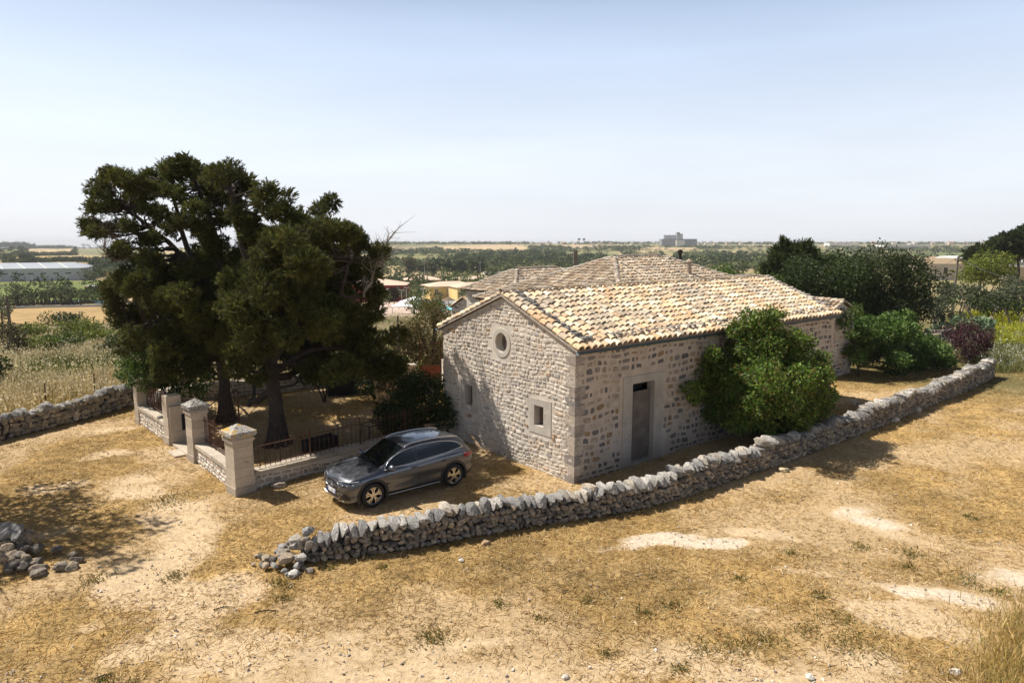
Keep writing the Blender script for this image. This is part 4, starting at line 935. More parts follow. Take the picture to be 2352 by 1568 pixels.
zt = hermite([-2.19,-2.14,-1.9,-1.0,.9,1.05,1.4,1.8,2.0,2.10,2.17,2.20],[.80,1.0,1.06,1.04,1.07,1.065,1.03,.965,.915,.86,.76,.62])
zsh = hermite([-2.19,-2.12,-1.9,-1.5,0,1,1.6,1.9,2.08,2.17,2.20],[.74,.96,1.04,1.05,.985,.955,.90,.85,.78,.68,.58])
hw = hermite([-2.19,-2.16,-2.05,-1.8,-1.4,-.6,.5,1.35,1.7,1.9,2.03,2.12,2.18,2.20],[.60,.74,.84,.89,.915,.895,.895,.915,.895,.865,.81,.70,.55,.45])
zbt = hermite([-2.19,-2.1,-1.8,0,1.8,2.1,2.20],[.46,.32,.24,.21,.20,.22,.34])
def smooth_sec(pts, n=44):
    pts = np.array(pts); k = np.arange(len(pts)); t = np.linspace(0, len(pts)-1, n); return np.stack([hermite(k, pts[:,0])(t), hermite(k, pts[:,1])(t)], 1)
def lower_sec(x):
    t, s, w, b = float(zt(x)), float(zsh(x)), float(hw(x)), float(zbt(x))
    return smooth_sec([(0,b),(.75*w,b),(.95*w,b+.04),(.985*w,b+.16),(w*.975,(b+s)/2-.06),(w,(b+s)/2+.10),(.985*w,s-.10),(.955*w,s-.02),(.90*w,s+(t-s)*.35),(.70*w,s+(t-s)*.72),(.4*w,t-.008),(0,t)])
xs = np.concatenate([np.linspace(-2.19,-2.0,14), np.linspace(-1.97,1.9,150), np.linspace(1.92,2.20,20)])
secs = [lower_sec(x) for x in xs]; m = len(secs[0])
V = []; 
for x,s in zip(xs,secs): V += [(x,y,z) for y,z in s]+[(x,-y,z) for y,z in s[::-1][1:-1]]
m2 = 2*m-2; F = []
WX, WZ, WR = (1.365,-1.365), .352, .352
Va = np.array(V)
for i in range(len(xs)-1):
    for j in range(m2):
        f = (i*m2+j, i*m2+(j+1)%m2, (i+1)*m2+(j+1)%m2, (i+1)*m2+j); c = Va[list(f)].mean(0)
        if abs(c[1]) > .45 and any((c[0]-wx)**2+(c[2]-WZ)**2 < .415**2 for wx in WX): continue
        F.append(f[::-1])
mb = MB(); mb.add(V, F, (.1,.1,.1)); mb.add(Va[:m2], [list(range(m2))], (.1,.1,.1)); mb.add(Va[-m2:], [list(range(m2))[::-1]], (.1,.1,.1))
body = mb.build('body', C_paint, car, smooth=True)
# greenhouse
zr_ = hermite([-2.10,-1.98,-1.86,-1.70,-1.3,-.7,-.2,.15,.5,.8,1.08],[1.04,1.18,1.36,1.46,1.52,1.555,1.55,1.50,1.335,1.175,1.03])
yr_ = hermite([-2.10,-1.8,-1.2,0,.2,1.08],[.64,.60,.60,.605,.61,.70]); yb_ = hermite([-2.10,-1.7,-1,0,1.08],[.78,.83,.855,.86,.80])
xg = np.concatenate([np.linspace(-2.10,1.08,110)]); V = []
for x in xg:
    a, r, b_ = float(zr_(x)), float(yr_(x)), float(yb_(x)); z0 = float(zsh(x))-.04; dz = max(a-z0,.01)
    s = smooth_sec([(b_,z0),(b_-.02,z0+dz*.15),(r+(b_-r)*.42,z0+dz*.6),(r+.035,a-.06*min(1,dz*3)),(r-.02,a-.018),(r*.55,a+.004),(0,a+.012)], 30)
    V += [(x,y,z) for y,z in s]+[(x,-y,z) for y,z in s[::-1][1:]]
k = 59; F = [(i*k+j+1,i*k+j,(i+1)*k+j,(i+1)*k+j+1) for i in range(len(xg)-1) for j in range(k-1)]
F = [f[::-1] for f in F]
mb = MB(); mb.add(V, F, (.1,.1,.1)); cabin = mb.build('cabin_shell', C_paint, car, smooth=True)
bvv = [Vector(v) for v in Va]+[Vector(v) for v in V]; n0 = len(Va)
bvh = BVHTree.FromPolygons(bvv, [tuple(p.vertices) for p in body.data.polygons if max(p.vertices) < n0]+[tuple(range(m2)), tuple(range(n0-m2,n0))]+[tuple(q+n0 for q in f) for f in F])
def hit(o, d, off=.006):
    o = Vector(o); o.y += .0013; l, n, i, dist = bvh.ray_cast(o, Vector(d)); 
    if l is None: return None
    if n.dot(Vector(d)) > 0: n = -n
    return l+n*off
def patch(name, mat, grid, d, off=.006, parent=car, thick=0):
    """a thin panel lying on the body: grid of start points cast along d"""
    R_ = [[hit(p, d, off) for p in row] for row in grid]; mb = MB(); V = []; idx = {}
    for i,row in enumerate(R_):
        for j,p in enumerate(row):
            if p is not None: idx[i,j] = len(V); V.append(p)
    F = [(idx[i,j],idx[i+1,j],idx[i+1,j+1],idx[i,j+1]) for i in range(len(R_)-1) for j in range(len(R_[0])-1) if all(q in idx for q in ((i,j),(i+1,j),(i+1,j+1),(i,j+1)))]
    if not F: return None
    mb.add(V, F, (.1,.1,.1)); return mb.build(name, mat, parent, smooth=True)
def line(name, mat, pts, d, r=.008, off=.003, parent=car, n=6):
    P = [hit(p, d, off) for p in pts]; P = [p for p in P if p is not None]
    if len(P) < 2: return None
    mb = MB(); mb.tube(P, r, n, (.1,.1,.1)); return mb.build(name, mat, parent, smooth=True)
# windscreen and rear window, seen from above / behind
ws = patch('windscreen', C_glass, [[(x, y*(.655-.03*(1-(x-.2)/.85))*.96, 3) for y in np.linspace(-1,1,15)] for x in np.linspace(.215,1.03,18)], (0,0,-1), .007)
patch('rear_window', C_glass, [[(-3, y*.54, z) for y in np.linspace(-1,1,11)] for z in np.linspace(1.10,1.36,6)], (1,0,0), .007)
lo = hermite([-1.80,-1.0,0,.97],[1.165,1.095,1.035,.985]); hi = hermite([-1.80,-1.62,-1.35,-.9,-.4,.1,.45,.75,.97],[1.165,1.30,1.395,1.455,1.465,1.425,1.32,1.165,.985])
for sy in (1,-1):
    for a,b in ((-1.80,-1.17),(-1.15,-.16),(-.08,.97)):
        patch('side_window', C_glass, [[(x, 2*sy, lo(x)+(hi(x)-lo(x))*t) for t in np.linspace(0,1,9)] for x in np.linspace(a,b,24)], (0,-sy,0), .007)
    xx = np.linspace(-1.80,.97,40)
    line('window_trim', C_chrome, [(x,2*sy,lo(x)) for x in xx]+[(x,2*sy,hi(x)) for x in xx[::-1]]+[(-1.80,2*sy,float(lo(-1.8)))], (0,-sy,0), .012, .006)
    for a in (-.12,-1.16): line('window_pillar', C_black, [(a,2*sy,z) for z in np.linspace(lo(a)+.015,hi(a)-.015,8)], (0,-sy,0), .022 if a > -1 else .012, -.006)
    # door gaps
    for pts in ([(.92,.95),(.94,.8),(.93,.5),(.86,.30)],[(-.12,1.03),(-.13,.7),(-.13,.30)],[(-1.16,1.08),(-1.22,.95),(-1.05,.70),(-.93,.42),(-.92,.30)]):
        q = hermite([0,1,2,3,4][:len(pts)],[p[0] for p in pts]); qz = hermite([0,1,2,3,4][:len(pts)],[p[1] for p in pts]); tt = np.linspace(0,len(pts)-1,16)
        line('door_gap', C_black, [(q(t),2*sy,qz(t)) for t in tt], (0,-sy,0), .0045, .0005, n=4)
    line('sill_gap', C_black, [(x,2*sy,.335) for x in np.linspace(-.9,.9,14)], (0,-sy,0), .0045, .0005, n=4)
    patch('sill_cladding', C_black, [[(x,2*sy,z) for z in np.linspace(.235,.325,4)] for x in np.linspace(-.93,.93,20)], (0,-sy,0), .008)
    line('sill_strip', C_chrome, [(x,2*sy,.262) for x in np.linspace(-.90,.90,14)], (0,-sy,0), .013, .01)
    for a in (.02,-1.02):
        p = hit((a,2*sy,.90),(0,-sy,0),.012); m_ = MB(); m_.tube([p+Vector((-.11,-.012*sy,-.008)),p+Vector((-.06,.02*sy,0)),p+Vector((.06,.02*sy,.004)),p+Vector((.11,-.012*sy,.004))],[.012,.016,.016,.012],8); m_.build('door_handle', C_paint, car, smooth=True)
        patch('handle_recess', C_black, [[(a+x,2*sy,.895+z) for z in np.linspace(-.028,.028,3)] for x in np.linspace(-.07,.07,4)], (0,-sy,0), .002)
    # roof rail
    P = [hit((x,.585*sy,3),(0,0,-1),.035) for x in np.linspace(.16,-1.68,22)]; P[0].z -= .03; P[-1].z -= .03; m_ = MB(); m_.tube(P, .016, 8); m_.build('roof_rail', C_chrome, car, smooth=True)
    # mirror
    mi = MB(); V_, F_ = RT[0]; 
    bmm = bmesh.new(); bmesh.ops.create_uvsphere(bmm, u_segments=16, v_segments=10, radius=1); sV = np.array([v.co[:] for v in bmm.verts]); sF4 = [[v.index for v in f.verts] for f in bmm.faces if len(f.verts) == 4]; sF3 = [[v.index for v in f.verts] for f in bmm.faces if len(f.verts) == 3]; bmm.free()
    W = sV*np.array((.10,.14,.095)); W[:,0] = np.where(W[:,0] < -.02, -.02, W[:,0]); W = W+np.array((.80,.985*sy,1.06)); mi.add(W, sF4); k_ = mi.n; mi.n = 0; mi.add(np.zeros((0,3)), sF3); mi.n = k_
    mr_ = mi.build('wing_mirror', C_paint, car, smooth=True)
    m_ = MB(); m_.box((.74,.84*sy-.06,.975),(.84,.84*sy+.10,1.0)); m_.box((.765,.985*sy-.1,.99),(.85,.985*sy+.09,1.01)); m_.build('mirror_base', C_black, mr_)
    # headlamp
    hx0,hx1 = 1.80,2.16
    top = hermite([0,.5,1],[.80,.845,.845]); bot = hermite([0,.45,1],[.70,.69,.80])
    g = [[(2.6*math.cos(a)+.0+.6, sy*2.6*math.sin(a), float(bot(t))+(float(top(t))-float(bot(t)))*v) for v in np.linspace(0,1,7)] for t,a in [(t,R(6+42*t)) for t in np.linspace(0,1,18)]]
    # cast towards a point inside the corner of the nose
    Rr = [[hit(p, (Vector((1.35,0.30*sy,p[2]))-Vector(p)).normalized(), .007) for p in row] for row in g]
    hl = MB(); Vv = [p for row in Rr for p in row if p is not None]
    if all(p is not None for row in Rr for p in row):
        nr_, nc_ = len(Rr), len(Rr[0]); hl.add(Vv, [(i*nc_+j,(i+1)*nc_+j,(i+1)*nc_+j+1,i*nc_+j+1) for i in range(nr_-1) for j in range(nc_-1)]); ho = hl.build('headlight', C_lamp, car, smooth=True)
        m_ = MB(); m_.tube([r_[-1]+Vector((.006,.004*sy,-.008)) for r_ in Rr[1:-2]],[.006]+[.014]*(len(Rr)-6)+[.010,.004,.004][:2],6) if False else m_.tube([r_[-1]+Vector((.006,.004*sy,-.010)) for r_ in Rr[1:-2]],.012,6); m_.build('running_light', C_drl, ho, smooth=True)
        for q in (6,9,12):
            m_ = MB(); m_.tube([Rr[q][1]+Vector((.006,.005*sy,.01)), Rr[q][3]+Vector((.006,.005*sy,.0))],.012,6); m_.build('lamp_cell', C_drl, ho)
    # tail lamp
    Rr = [[hit((-2.6, sy*3.0, z), (Vector((-1.6-.42*t,.55*sy,z))-Vector((-2.6-.0,sy*3.0,z))).normalized(), .008) for z in np.linspace(.86,1.0,5)] for t in np.linspace(0,1,8)]
    Vv = [p for row in Rr for p in row if p is not None]
    if len(Vv) == 40: hl = MB(); hl.add(Vv, [(i*5+j,(i+1)*5+j,(i+1)*5+j+1,i*5+j+1) for i in range(7) for j in range(4)]); hl.build('tail_light', C_red, car, smooth=True)
    # lower front intake
    q = [[(3, sy*y, z) for z in np.linspace(.33,.33+.20*(1-abs(y-.66)/.16)**.6 if abs(y-.66) < .16 else .33,5)] for y in np.linspace(.50,.80,10)]
    patch('bumper_intake', C_black, q, (-1,0,0), .006)
    # wheel arches and wheels
    for wx in WX:
        m_ = MB(); ring = []; 
        for r_,yy in ((.485,0),(.48,.012),(.41,.018),(.395,0),(.39,-.25)):
            for a in np.linspace(R(-22),R(202),30):
                X, Z = wx+r_*math.cos(a), WZ+r_*math.sin(a); h_ = hit((min(max(X,-2.1),2.1),2*sy,max(Z,.22)),(0,-sy,0),0)
                yb0 = .9
                # the opening itself has no skin: borrow the width of the body at that station
                wv = float(hw(min(max(X,-2.15),2.15)))*.985
                ring.append((X,(wv+yy+.004)*sy,Z))
        kk = 30; m_.add(ring,[(i*kk+j,i*kk+j+1,(i+1)*kk+j+1,(i+1)*kk+j) for i in range(4) for j in range(kk-1)]); m_.build('wheel_arch', C_black, car, smooth=False)
        m_ = MB(); n_ = 22; m_.add([(wx+.42*math.cos(a), yy*sy, WZ+.42*math.sin(a)) for yy in (.46,.9) for a in np.linspace(R(-15),R(195),n_)],[(j,j+1,n_+j+1,n_+j) for j in range(n_-1)])
        m_.poly([(wx+.42*math.cos(a), .46*sy, WZ+.42*math.sin(a)) for a in np.linspace(R(-15),R(195),n_)]); m_.build('arch_liner', C_black, car)
        w = empty('wheel', (wx,.79*sy,WZ), 0, car); 
        m_ = MB(); m_.lathe([(.24,-.10),(.32,-.115),(.347,-.095),(.352,-.06),(.352,.06),(.347,.09),(.325,.112),(.262,.112),(.25,.10),(.24,-.10)],36,'y',(0,0,0)); m_.build('tyre', C_tyre, w, smooth=True)
        m_ = MB(); m_.lathe([(.255,.0),(.262,.108),(.247,.112),(.240,.095),(.235,.0),(.0,.0)],36,'y',(0,0,0)) if sy > 0 else m_.lathe([(.255,.0),(.262,-.108),(.247,-.112),(.240,-.095),(.235,.0),(.0,.0)],36,'y',(0,0,0)); m_.build('rim_barrel', C_black, w)
        m_ = MB(); yo = .092*sy
        for s_ in range(5):
            a0 = R(90+72*s_)
            for da,db in ((-.17,-.27),(-.17,-.05),(.17,.27),(.17,.05)):
                p = Vector((.065*math.cos(a0+da*1.2),yo,.065*math.sin(a0+da*1.2))); q_ = Vector((.150*math.cos(a0+da),yo,.150*math.sin(a0+da))); e = Vector((.238*math.cos(a0+db*1.35),yo*.98,.238*math.sin(a0+db*1.35)))
                if abs(db) > .1: m_.beam(p,q_,.02,.03)
                m_.beam(q_,e,.017,.026)
        m_.lathe([(.075,yo*.8),(.075,yo),(.03,yo*1.05),(.0,yo*1.05)],16,'y'); m_.build('spokes', C_alu, w)
        m_ = MB(); m_.lathe([(.238,yo*.9),(.238,yo*1.12),(.247,yo*1.2),(.250,yo*1.1)],36,'y'); m_.build('rim', C_alu, w)
# bonnet gap and creases, grille, emblem, plate, intakes
for sy in (1,-1):
    line('bonnet_gap', C_black, [(x, sy*yy, 3) for x,yy in ((1.02,.80),(1.3,.775),(1.6,.74),(1.85,.66),(1.97,.55),(2.03,.40),(2.06,.2),(2.07,0))], (0,0,-1), .0045, .0005, n=4)
    line('bonnet_crease', C_paint, [(x, sy*(.30+.18*(2.0-x)), 3) for x in np.linspace(1.95,1.1,10)], (0,0,-1), .012, -.006)
line('wiper', C_black, [(1.0,.55,3),(.93,.2,3),(.95,-.1,3)], (0,0,-1), .01, .015)
line('wiper', C_black, [(1.04,0,3),(.96,-.3,3),(.97,-.58,3)], (0,0,-1), .01, .015)
patch('scuttle', C_black, [[(x, y, 3) for y in np.linspace(-.66,.66,15)] for x in np.linspace(1.03,1.10,3)], (0,0,-1), .004)
gz0, gz1 = .555,.755
grille = patch('grille', C_black, [[(3, y, gz0+(gz1-gz0)*v+( .0)) for v in np.linspace(.0+.35*max(0,abs(y)-.3)/.12*.5,1-.35*max(0,abs(y)-.3)/.12*.5,6)] for y in np.linspace(-.42,.42,22)], (-1,0,0), .006)
gx_ = hit((3,0,.655),(-1,0,0),.0).x
line('grille_frame', C_chrome, [(3,y,z) for y,z in [(-.42,.60),(-.43,.66),(-.40,.71),(-.3,.755),(0,.765),(.3,.755),(.40,.71),(.43,.66),(.42,.60),(.3,.55),(0,.545),(-.3,.55),(-.42,.60)]], (-1,0,0), .008, .006, parent=grille)
for z in (.668,.640):
    line('grille_bar', C_chrome, [(3,y,z) for y in np.linspace(.10,.39,6)], (-1,0,0), .011, .016, parent=grille); line('grille_bar', C_chrome, [(3,-y,z) for y in np.linspace(.10,.39,6)], (-1,0,0), .011, .016, parent=grille)
em = MB(); ec = Vector((gx_+.03,0,.655)); em.tube([ec+Vector((0,.088*math.cos(t),.088*math.sin(t))) for t in np.linspace(0,2*math.pi,25)],.009,6)
for a in (90,210,330): em.tube([ec, ec+Vector((.0,.086*math.cos(R(a)),.086*math.sin(R(a))))],[.015,.004],4)
em.build('emblem', C_chrome, grille)
b_ = hit((2.0,0,3),(0,0,-1),.004); em = MB(); em.lathe([(.0,.0),(.025,0),(.028,-.006)],12,'z',tuple(b_)); em.build('bonnet_badge', C_chrome, car)
patch('lower_grille', C_black, [[(3, y, z) for z in np.linspace(.29,.40,4)] for y in np.linspace(-.46,.46,16)], (-1,0,0), .006)
line('skid_trim', C_chrome, [(3,y,z) for y,z in [(-.62,.30),(-.52,.27),(-.40,.245),(0,.24),(.40,.245),(.52,.27),(.62,.30)]], (-1,0,0), .020, .010)
line('skid_trim', C_chrome, [(3,y,z) for y,z in [(-.50,.42),(-.42,.34),(-.3,.315),(0,.31),(.3,.315),(.42,.34),(.50,.42)]], (-1,0,0), .011, .014)
px0 = hit((3,0,.47),(-1,0,0),.0).x+.012
pl = empty('licence_plate', (0,0,0), 0, car)
m_ = MB(); m_.box((px0,-.26,.415),(px0+.012,.26,.525)); m_.build('plate_base', C_white, pl)
for s_ in (1,-1): m_ = MB(); m_.box((px0+.0125,s_*.235-.024,.418),(px0+.0145,s_*.235+.024,.522)); m_.build('plate_band', C_blue, pl)
m_ = MB(); gx2 = px0+.0135
for yc in (.10,.02):
    pts = [Vector((gx2,yc-.022*math.cos(a)*1.0,.470+.032*math.sin(a))) for a in np.linspace(R(40),R(330),14)]
    m_.tube([Vector((p.x,2*yc-p.y,p.z)) for p in pts]+[Vector((gx2,yc+.0,.462))],.004,4)
m_.build('plate_letters', C_black, pl)
# road dust under body: simple flat floor pan
m_ = MB(); m_.box((-1.9,-.6,.2),(1.9,.6,.24)); m_.build('floor_pan', C_black, car)
# ================================================================== vegetation
def leaves(mb, rng, C, U, L, W, pal, fold=.25, m=0, var=.22):
    """one kite-shaped leaf at each point C along direction U"""
    k = len(C); U = U/np.linalg.norm(U, axis=1)[:,None]; r = rng.normal(size=(k,3)); S = np.cross(U, r); S /= np.linalg.norm(S, axis=1)[:,None]+1e-9; N = np.cross(U, S)
    L = (L*rng.uniform(.7,1.25,k))[:,None]; W = (W*rng.uniform(.7,1.25,k))[:,None]
    V = np.stack([C, C+U*L*.5+S*W+N*W*fold, C+U*L, C+U*L*.5-S*W+N*W*fold], 1).reshape(-1,3)
    F = np.arange(4*k).reshape(k,4); mb.add(V, F, pick(rng, pal, k, var), m)
def shell(rng, c, r, k, inner=.45):
    d = rng.normal(size=(k,3)); d /= np.linalg.norm(d,axis=1)[:,None]; rr = rng.uniform(inner**3,1,k)**(1/3)
    return np.array(c)+d*rr[:,None]*np.array(r), d
def broad_crown(name, rng, clumps, dens, L, W, pal, parent, mat=None, droop=.35, loc=None):
    mb = MB(); pal = np.array(pal)
    for c in clumps:
        (x,y,z,rx,rz) = c[:5]; k = int(dens*(rx*rx*2+rx*rz)*4); k = max(k, 12)
        P, d = shell(rng, (x,y,z), (rx,rx,rz), k); P += rng.normal(0,.10*rx,(k,3))
        U = d*.7+rng.normal(0,.7,(k,3)); U[:,2] -= droop; leaves(mb, rng, P, U, L, W, pal*rng.uniform(.82,1.15))
        # stray shoots breaking the outline
        for _ in range(max(1,int(rx*2.2))):
            q, dd = shell(rng, (x,y,z), (rx,rx,rz), 1, .95); t = np.linspace(0,1,int(6+10*rx))[:,None]; dd = dd+rng.normal(0,.25,(1,3)); dd[:,2] += .15
            leaves(mb, rng, q+dd*t*rx*.28+rng.normal(0,.03,(len(t),3)), dd+rng.normal(0,.8,(len(t),3)), L, W, pal)
    return mb.build(name, mat or M_leaf, parent, loc=loc)
def needle_crown(name, rng, clumps, dens, L, W, pal, parent, loc=None, up=.25, mat=None):
    mb = MB(); pal = np.array(pal)
    for (x,y,z,rx,rz) in clumps:
        nt = max(5, int(dens*rx*rx*4)); P, d = shell(rng, (x,y,z), (rx,rx,rz), nt, .35); k = 13
        ax = d*.8+rng.normal(0,.45,(nt,3)); ax[:,2] += up; ax /= np.linalg.norm(ax,axis=1)[:,None]
        C = np.repeat(P,k,0)+np.repeat(ax,k,0)*rng.uniform(-.6,.5,(nt*k,1))*L*1.3; U = np.repeat(ax,k,0)*1.1+rng.normal(0,.42,(nt*k,3))
        leaves(mb, rng, C, U, L, W, pal*rng.uniform(.75,1.2), fold=.4)
    return mb.build(name, mat or M_needle, parent, loc=loc)
def limbs(mb, rng, paths, clumps, r0, rc=.05, twig=True, bend=.07, zmin=.2):
    nodes = []
    for pts,ra,rb in paths:
        pts = [Vector(p) for p in pts]; out = []
        for i in range(len(pts)-1):
            for t in np.linspace(0,1,5)[:-1]: 
                p0,p1,p2,p3 = pts[max(i-1,0)],pts[i],pts[i+1],pts[min(i+2,len(pts)-1)]
                out.append(.5*((2*p1)+(-p0+p2)*t+(2*p0-5*p1+4*p2-p3)*t*t+(-p0+3*p1-3*p2+p3)*t**3)+Vector(rng.normal(0,ra*.08,3)))
        out.append(pts[-1]); n = len(out); rad = [ra+(rb-ra)*(i/(n-1))**.8 for i in range(n)]; mb.tube(out, rad, 9)
        nodes += [(p,r) for i,(p,r) in enumerate(zip(out,rad)) if p.z > out[0].z+(out[-1].z-out[0].z)*zmin]
    for c in clumps:
        q = Vector(c[:3]); best = min(nodes, key=lambda n: (n[0]-q).length+max(0,n[0].z-q.z)*1.2); p,r = best; d = q-p; n = 7
        off = Vector(rng.normal(0,1,3))*d.length*bend; sag = Vector((0,0,-d.length*.05)); r_ = min(r*.6, rc*(.6+.25*d.length)); 
        pts = [p+d*(i/n)+(off+sag)*math.sin(math.pi*i/n)+Vector(rng.normal(0,.03*d.length**.5,3)) for i in range(n+1)]; mb.tube(pts, [r_*(1-.75*i/n) for i in range(n+1)], 5)
        for _ in range(4 if twig else 0):
            e = q+Vector(rng.normal(0,1,3)).normalized()*c[3]*.85; m_ = (q+e)/2+Vector(rng.normal(0,.08,3)); s = pts[rng.integers(4,8)]; mb.tube([s,m_,e],[r_*.3,r_*.2,.004],4)
NEEDLE = [(.085,.10,.024),(.062,.076,.020),(.125,.128,.032),(.10,.085,.024),(.045,.055,.015)]
rgt = np.random.default_rng(101)
def px_clumps(lst, Y0, rng, dmax=2.0, split=3, flat=.75):
    out = []
    for e in lst:
        px,py,r = e[:3]; dy = e[3] if len(e) > 3 else rng.uniform(-dmax,dmax)
        for _ in range(split):
            Y = Y0+dy+rng.normal(0,.5); p = at(px+rng.normal(0,r*.38), py+rng.normal(0,r*.30), Y=Y); rr = r*Y/1568*rng.uniform(.62,.92)
            out.append((p.x,p.y,max(p.z,.5),rr,rr*flat))
    return out
def rel(cl, o): return [(c[0]-o.x,c[1]-o.y,c[2]-o.z,*c[3:]) for c in cl]
# the two big trees of the enclosure
topA = [(560,420,38),(610,450,34),(520,405,34),(640,480,36),(690,505,36),(735,475,26),(745,520,42),(800,545,38),(838,560,28),(862,585,24),(780,590,42),(700,560,46),(640,545,42),(590,545,40),(820,630,44),(850,660,34),(760,650,50),(690,640,54),(620,640,56),(560,650,54),(640,710,56),(700,740,50),(560,730,54),(600,800,48),(770,720,46),(840,720,34),(850,770,40),(790,790,46),(820,840,48),(880,850,38),(905,830,24),(760,840,40),(700,850,30),(530,780,44),(600,740,50,-2.6),(540,700,46,-2.4),(660,690,46,-2.6),(580,800,40,-2.2),(700,700,44,-3),(620,620,44,-2.6),(560,840,36,-1.5),(760,690,40,2.8),(680,640,44,3),(640,560,44,-3.5),(700,620,44,-4),(600,660,46,-4),(560,720,40,-4),(740,760,40,-3),(650,760,40,-3.5),(720,800,44,3),(560,600,40,2.5),(640,700,50,6),(700,720,46,6),(760,700,40,6),(620,620,44,6),(700,640,40,6),(800,740,36,5),(660,790,40,6),(590,570,30),(560,500,28)]
topB = [(430,378,34),(395,392,30),(350,405,34),(290,405,32),(245,402,22),(300,440,30),(240,440,26),(215,478,22),(207,520,22),(237,528,22),(280,520,22),(330,450,24),(370,430,24),(410,440,24),(470,415,32),(500,445,30),(455,480,24),(390,520,22),(345,545,22),(285,575,26),(330,600,34),(310,640,36),(275,670,30),(400,640,44),(450,600,38),(490,560,34),(470,680,50),(400,720,50),(330,720,40),(280,735,30),(300,780,30),(360,790,40),(430,790,46),(490,770,46),(500,700,44),(380,850,30),(520,640,40),(330,660,34,-2.5),(400,690,44,-3),(460,740,46,-3),(380,780,40,-2.5),(440,820,36,-2.5),(320,740,34,2.5),(430,660,44,2.6),(480,620,40,2.6),(460,840,26,1.5),(265,700,22,0),(250,660,18,0),(330,425,26),(300,472,22),(355,478,22),(415,505,24),(255,470,20),(470,520,26),(505,470,26),(520,500,24),(540,450,24),(490,430,22),(500,640,50,5),(560,680,50,6),(440,680,50,5),(600,720,44,6),(520,740,44,5),(480,600,40,5),(420,740,40,5)]  # the rearmost clumps are added as sun blockers over the enclosure
def big_tree(label, base, lst, Y0, paths, seed, r0):
    rg = np.random.default_rng(seed); o = Vector((base[0],base[1],tz(*base))); t = T(empty('cypress_tree', o), label, 'tree'); cl = rel(px_clumps(lst, Y0, rg, 2.4, 4), o)
    mb = MB(); limbs(mb, rg, paths(o), cl, r0, .06)
    for i in range(9): a = i*.7; mb.tube([(math.cos(a)*r0*1.5,math.sin(a)*r0*1.5,-.15),(math.cos(a)*r0*.8,math.sin(a)*r0*.8,.2),(math.cos(a)*r0*.45,math.sin(a)*r0*.45,1.1)],[.10,.13,.10],6)
    mb.build('trunk', M_bark, t, smooth=True)
    needle_crown('crown', rg, cl, 125, .15, .017, NEEDLE, t); return t, cl
def W_(o, px, py, Y): return at(px,py,Y=Y)-o
A_, clA = big_tree('dark evergreen tree with thick buttressed trunk right beside the black trough', (-8.38,23.7), topA, 24.3, lambda o: [
    ([(0,0,-.2),(0,0,1.2),W_(o,624,840,23.8),W_(o,612,760,23.8),W_(o,600,680,23.9),W_(o,570,600,24),W_(o,545,520,24),W_(o,530,440,24)],.31,.07),
    ([W_(o,622,830,23.8),W_(o,665,770,23.5),W_(o,720,740,23.5),W_(o,770,700,24),W_(o,800,600,24)],.19,.05),
    ([W_(o,612,760,23.8),W_(o,640,680,24.4),W_(o,660,600,24.6),W_(o,700,520,24.6)],.2,.05),
    ([W_(o,625,860,23.8),W_(o,700,810,24.5),W_(o,780,800,25),W_(o,850,830,25.5)],.13,.04)], 201, .36)
B_, clB = big_tree('dark spreading evergreen tree with gnarled limbs, its trunk behind the open gate', (-11.6,27.0), topB, 26.6, lambda o: [
    ([(0,0,-.2),(0,0,1.5),W_(o,508,840,27),W_(o,498,760,26.8),W_(o,485,690,26.6),W_(o,450,630,26.5),W_(o,400,570,26.5),W_(o,340,520,26.5),W_(o,290,480,26.5)],.25,.06),
    ([W_(o,498,760,26.8),W_(o,510,660,26.4),W_(o,500,560,26.4),W_(o,470,470,26.4),W_(o,440,400,26.4)],.2,.05),
    ([W_(o,450,630,26.5),W_(o,420,540,27),W_(o,400,460,27),W_(o,370,410,27)],.13,.04),
    ([W_(o,500,800,27),W_(o,430,770,26.5),W_(o,360,740,26.2),W_(o,300,760,26)],.12,.03)], 202, .30)
# dead twigs on the right side of the crown
def dead(px, py, Y, px2, py2, label, seed, parent):
    rg = np.random.default_rng(seed); o = parent.location; mb = MB(); p = at(px,py,Y=Y)-o; q = at(px2,py2,Y=Y)-o; main = [p.lerp(q,t)+Vector(rg.normal(0,.12,3)) for t in np.linspace(0,1,8)]; mb.tube(main, [.05*(1-.8*i/7) for i in range(8)],5)
    for i in range(1,8):
        for _ in range(4):
            e = main[i]+Vector((rg.normal(.3,.45),rg.normal(0,.4),rg.uniform(.2,1.1))); m_ = main[i].lerp(e,.5)+Vector(rg.normal(0,.1,3)); mb.tube([main[i],m_,e],[.02,.012,.003],4)
            for _ in range(2): f = m_+Vector((rg.normal(.2,.3),rg.normal(0,.3),rg.uniform(0,.5))); mb.tube([m_,f],[.009,.003],3)
    mb.build('dead_branch', M_barkp, parent)
dead(835,680,24.5,892,560,'', 7, A_); dead(290,560,26,248,545,'', 9, B_); dead(300,600,25.5,250,582,'', 10, B_)

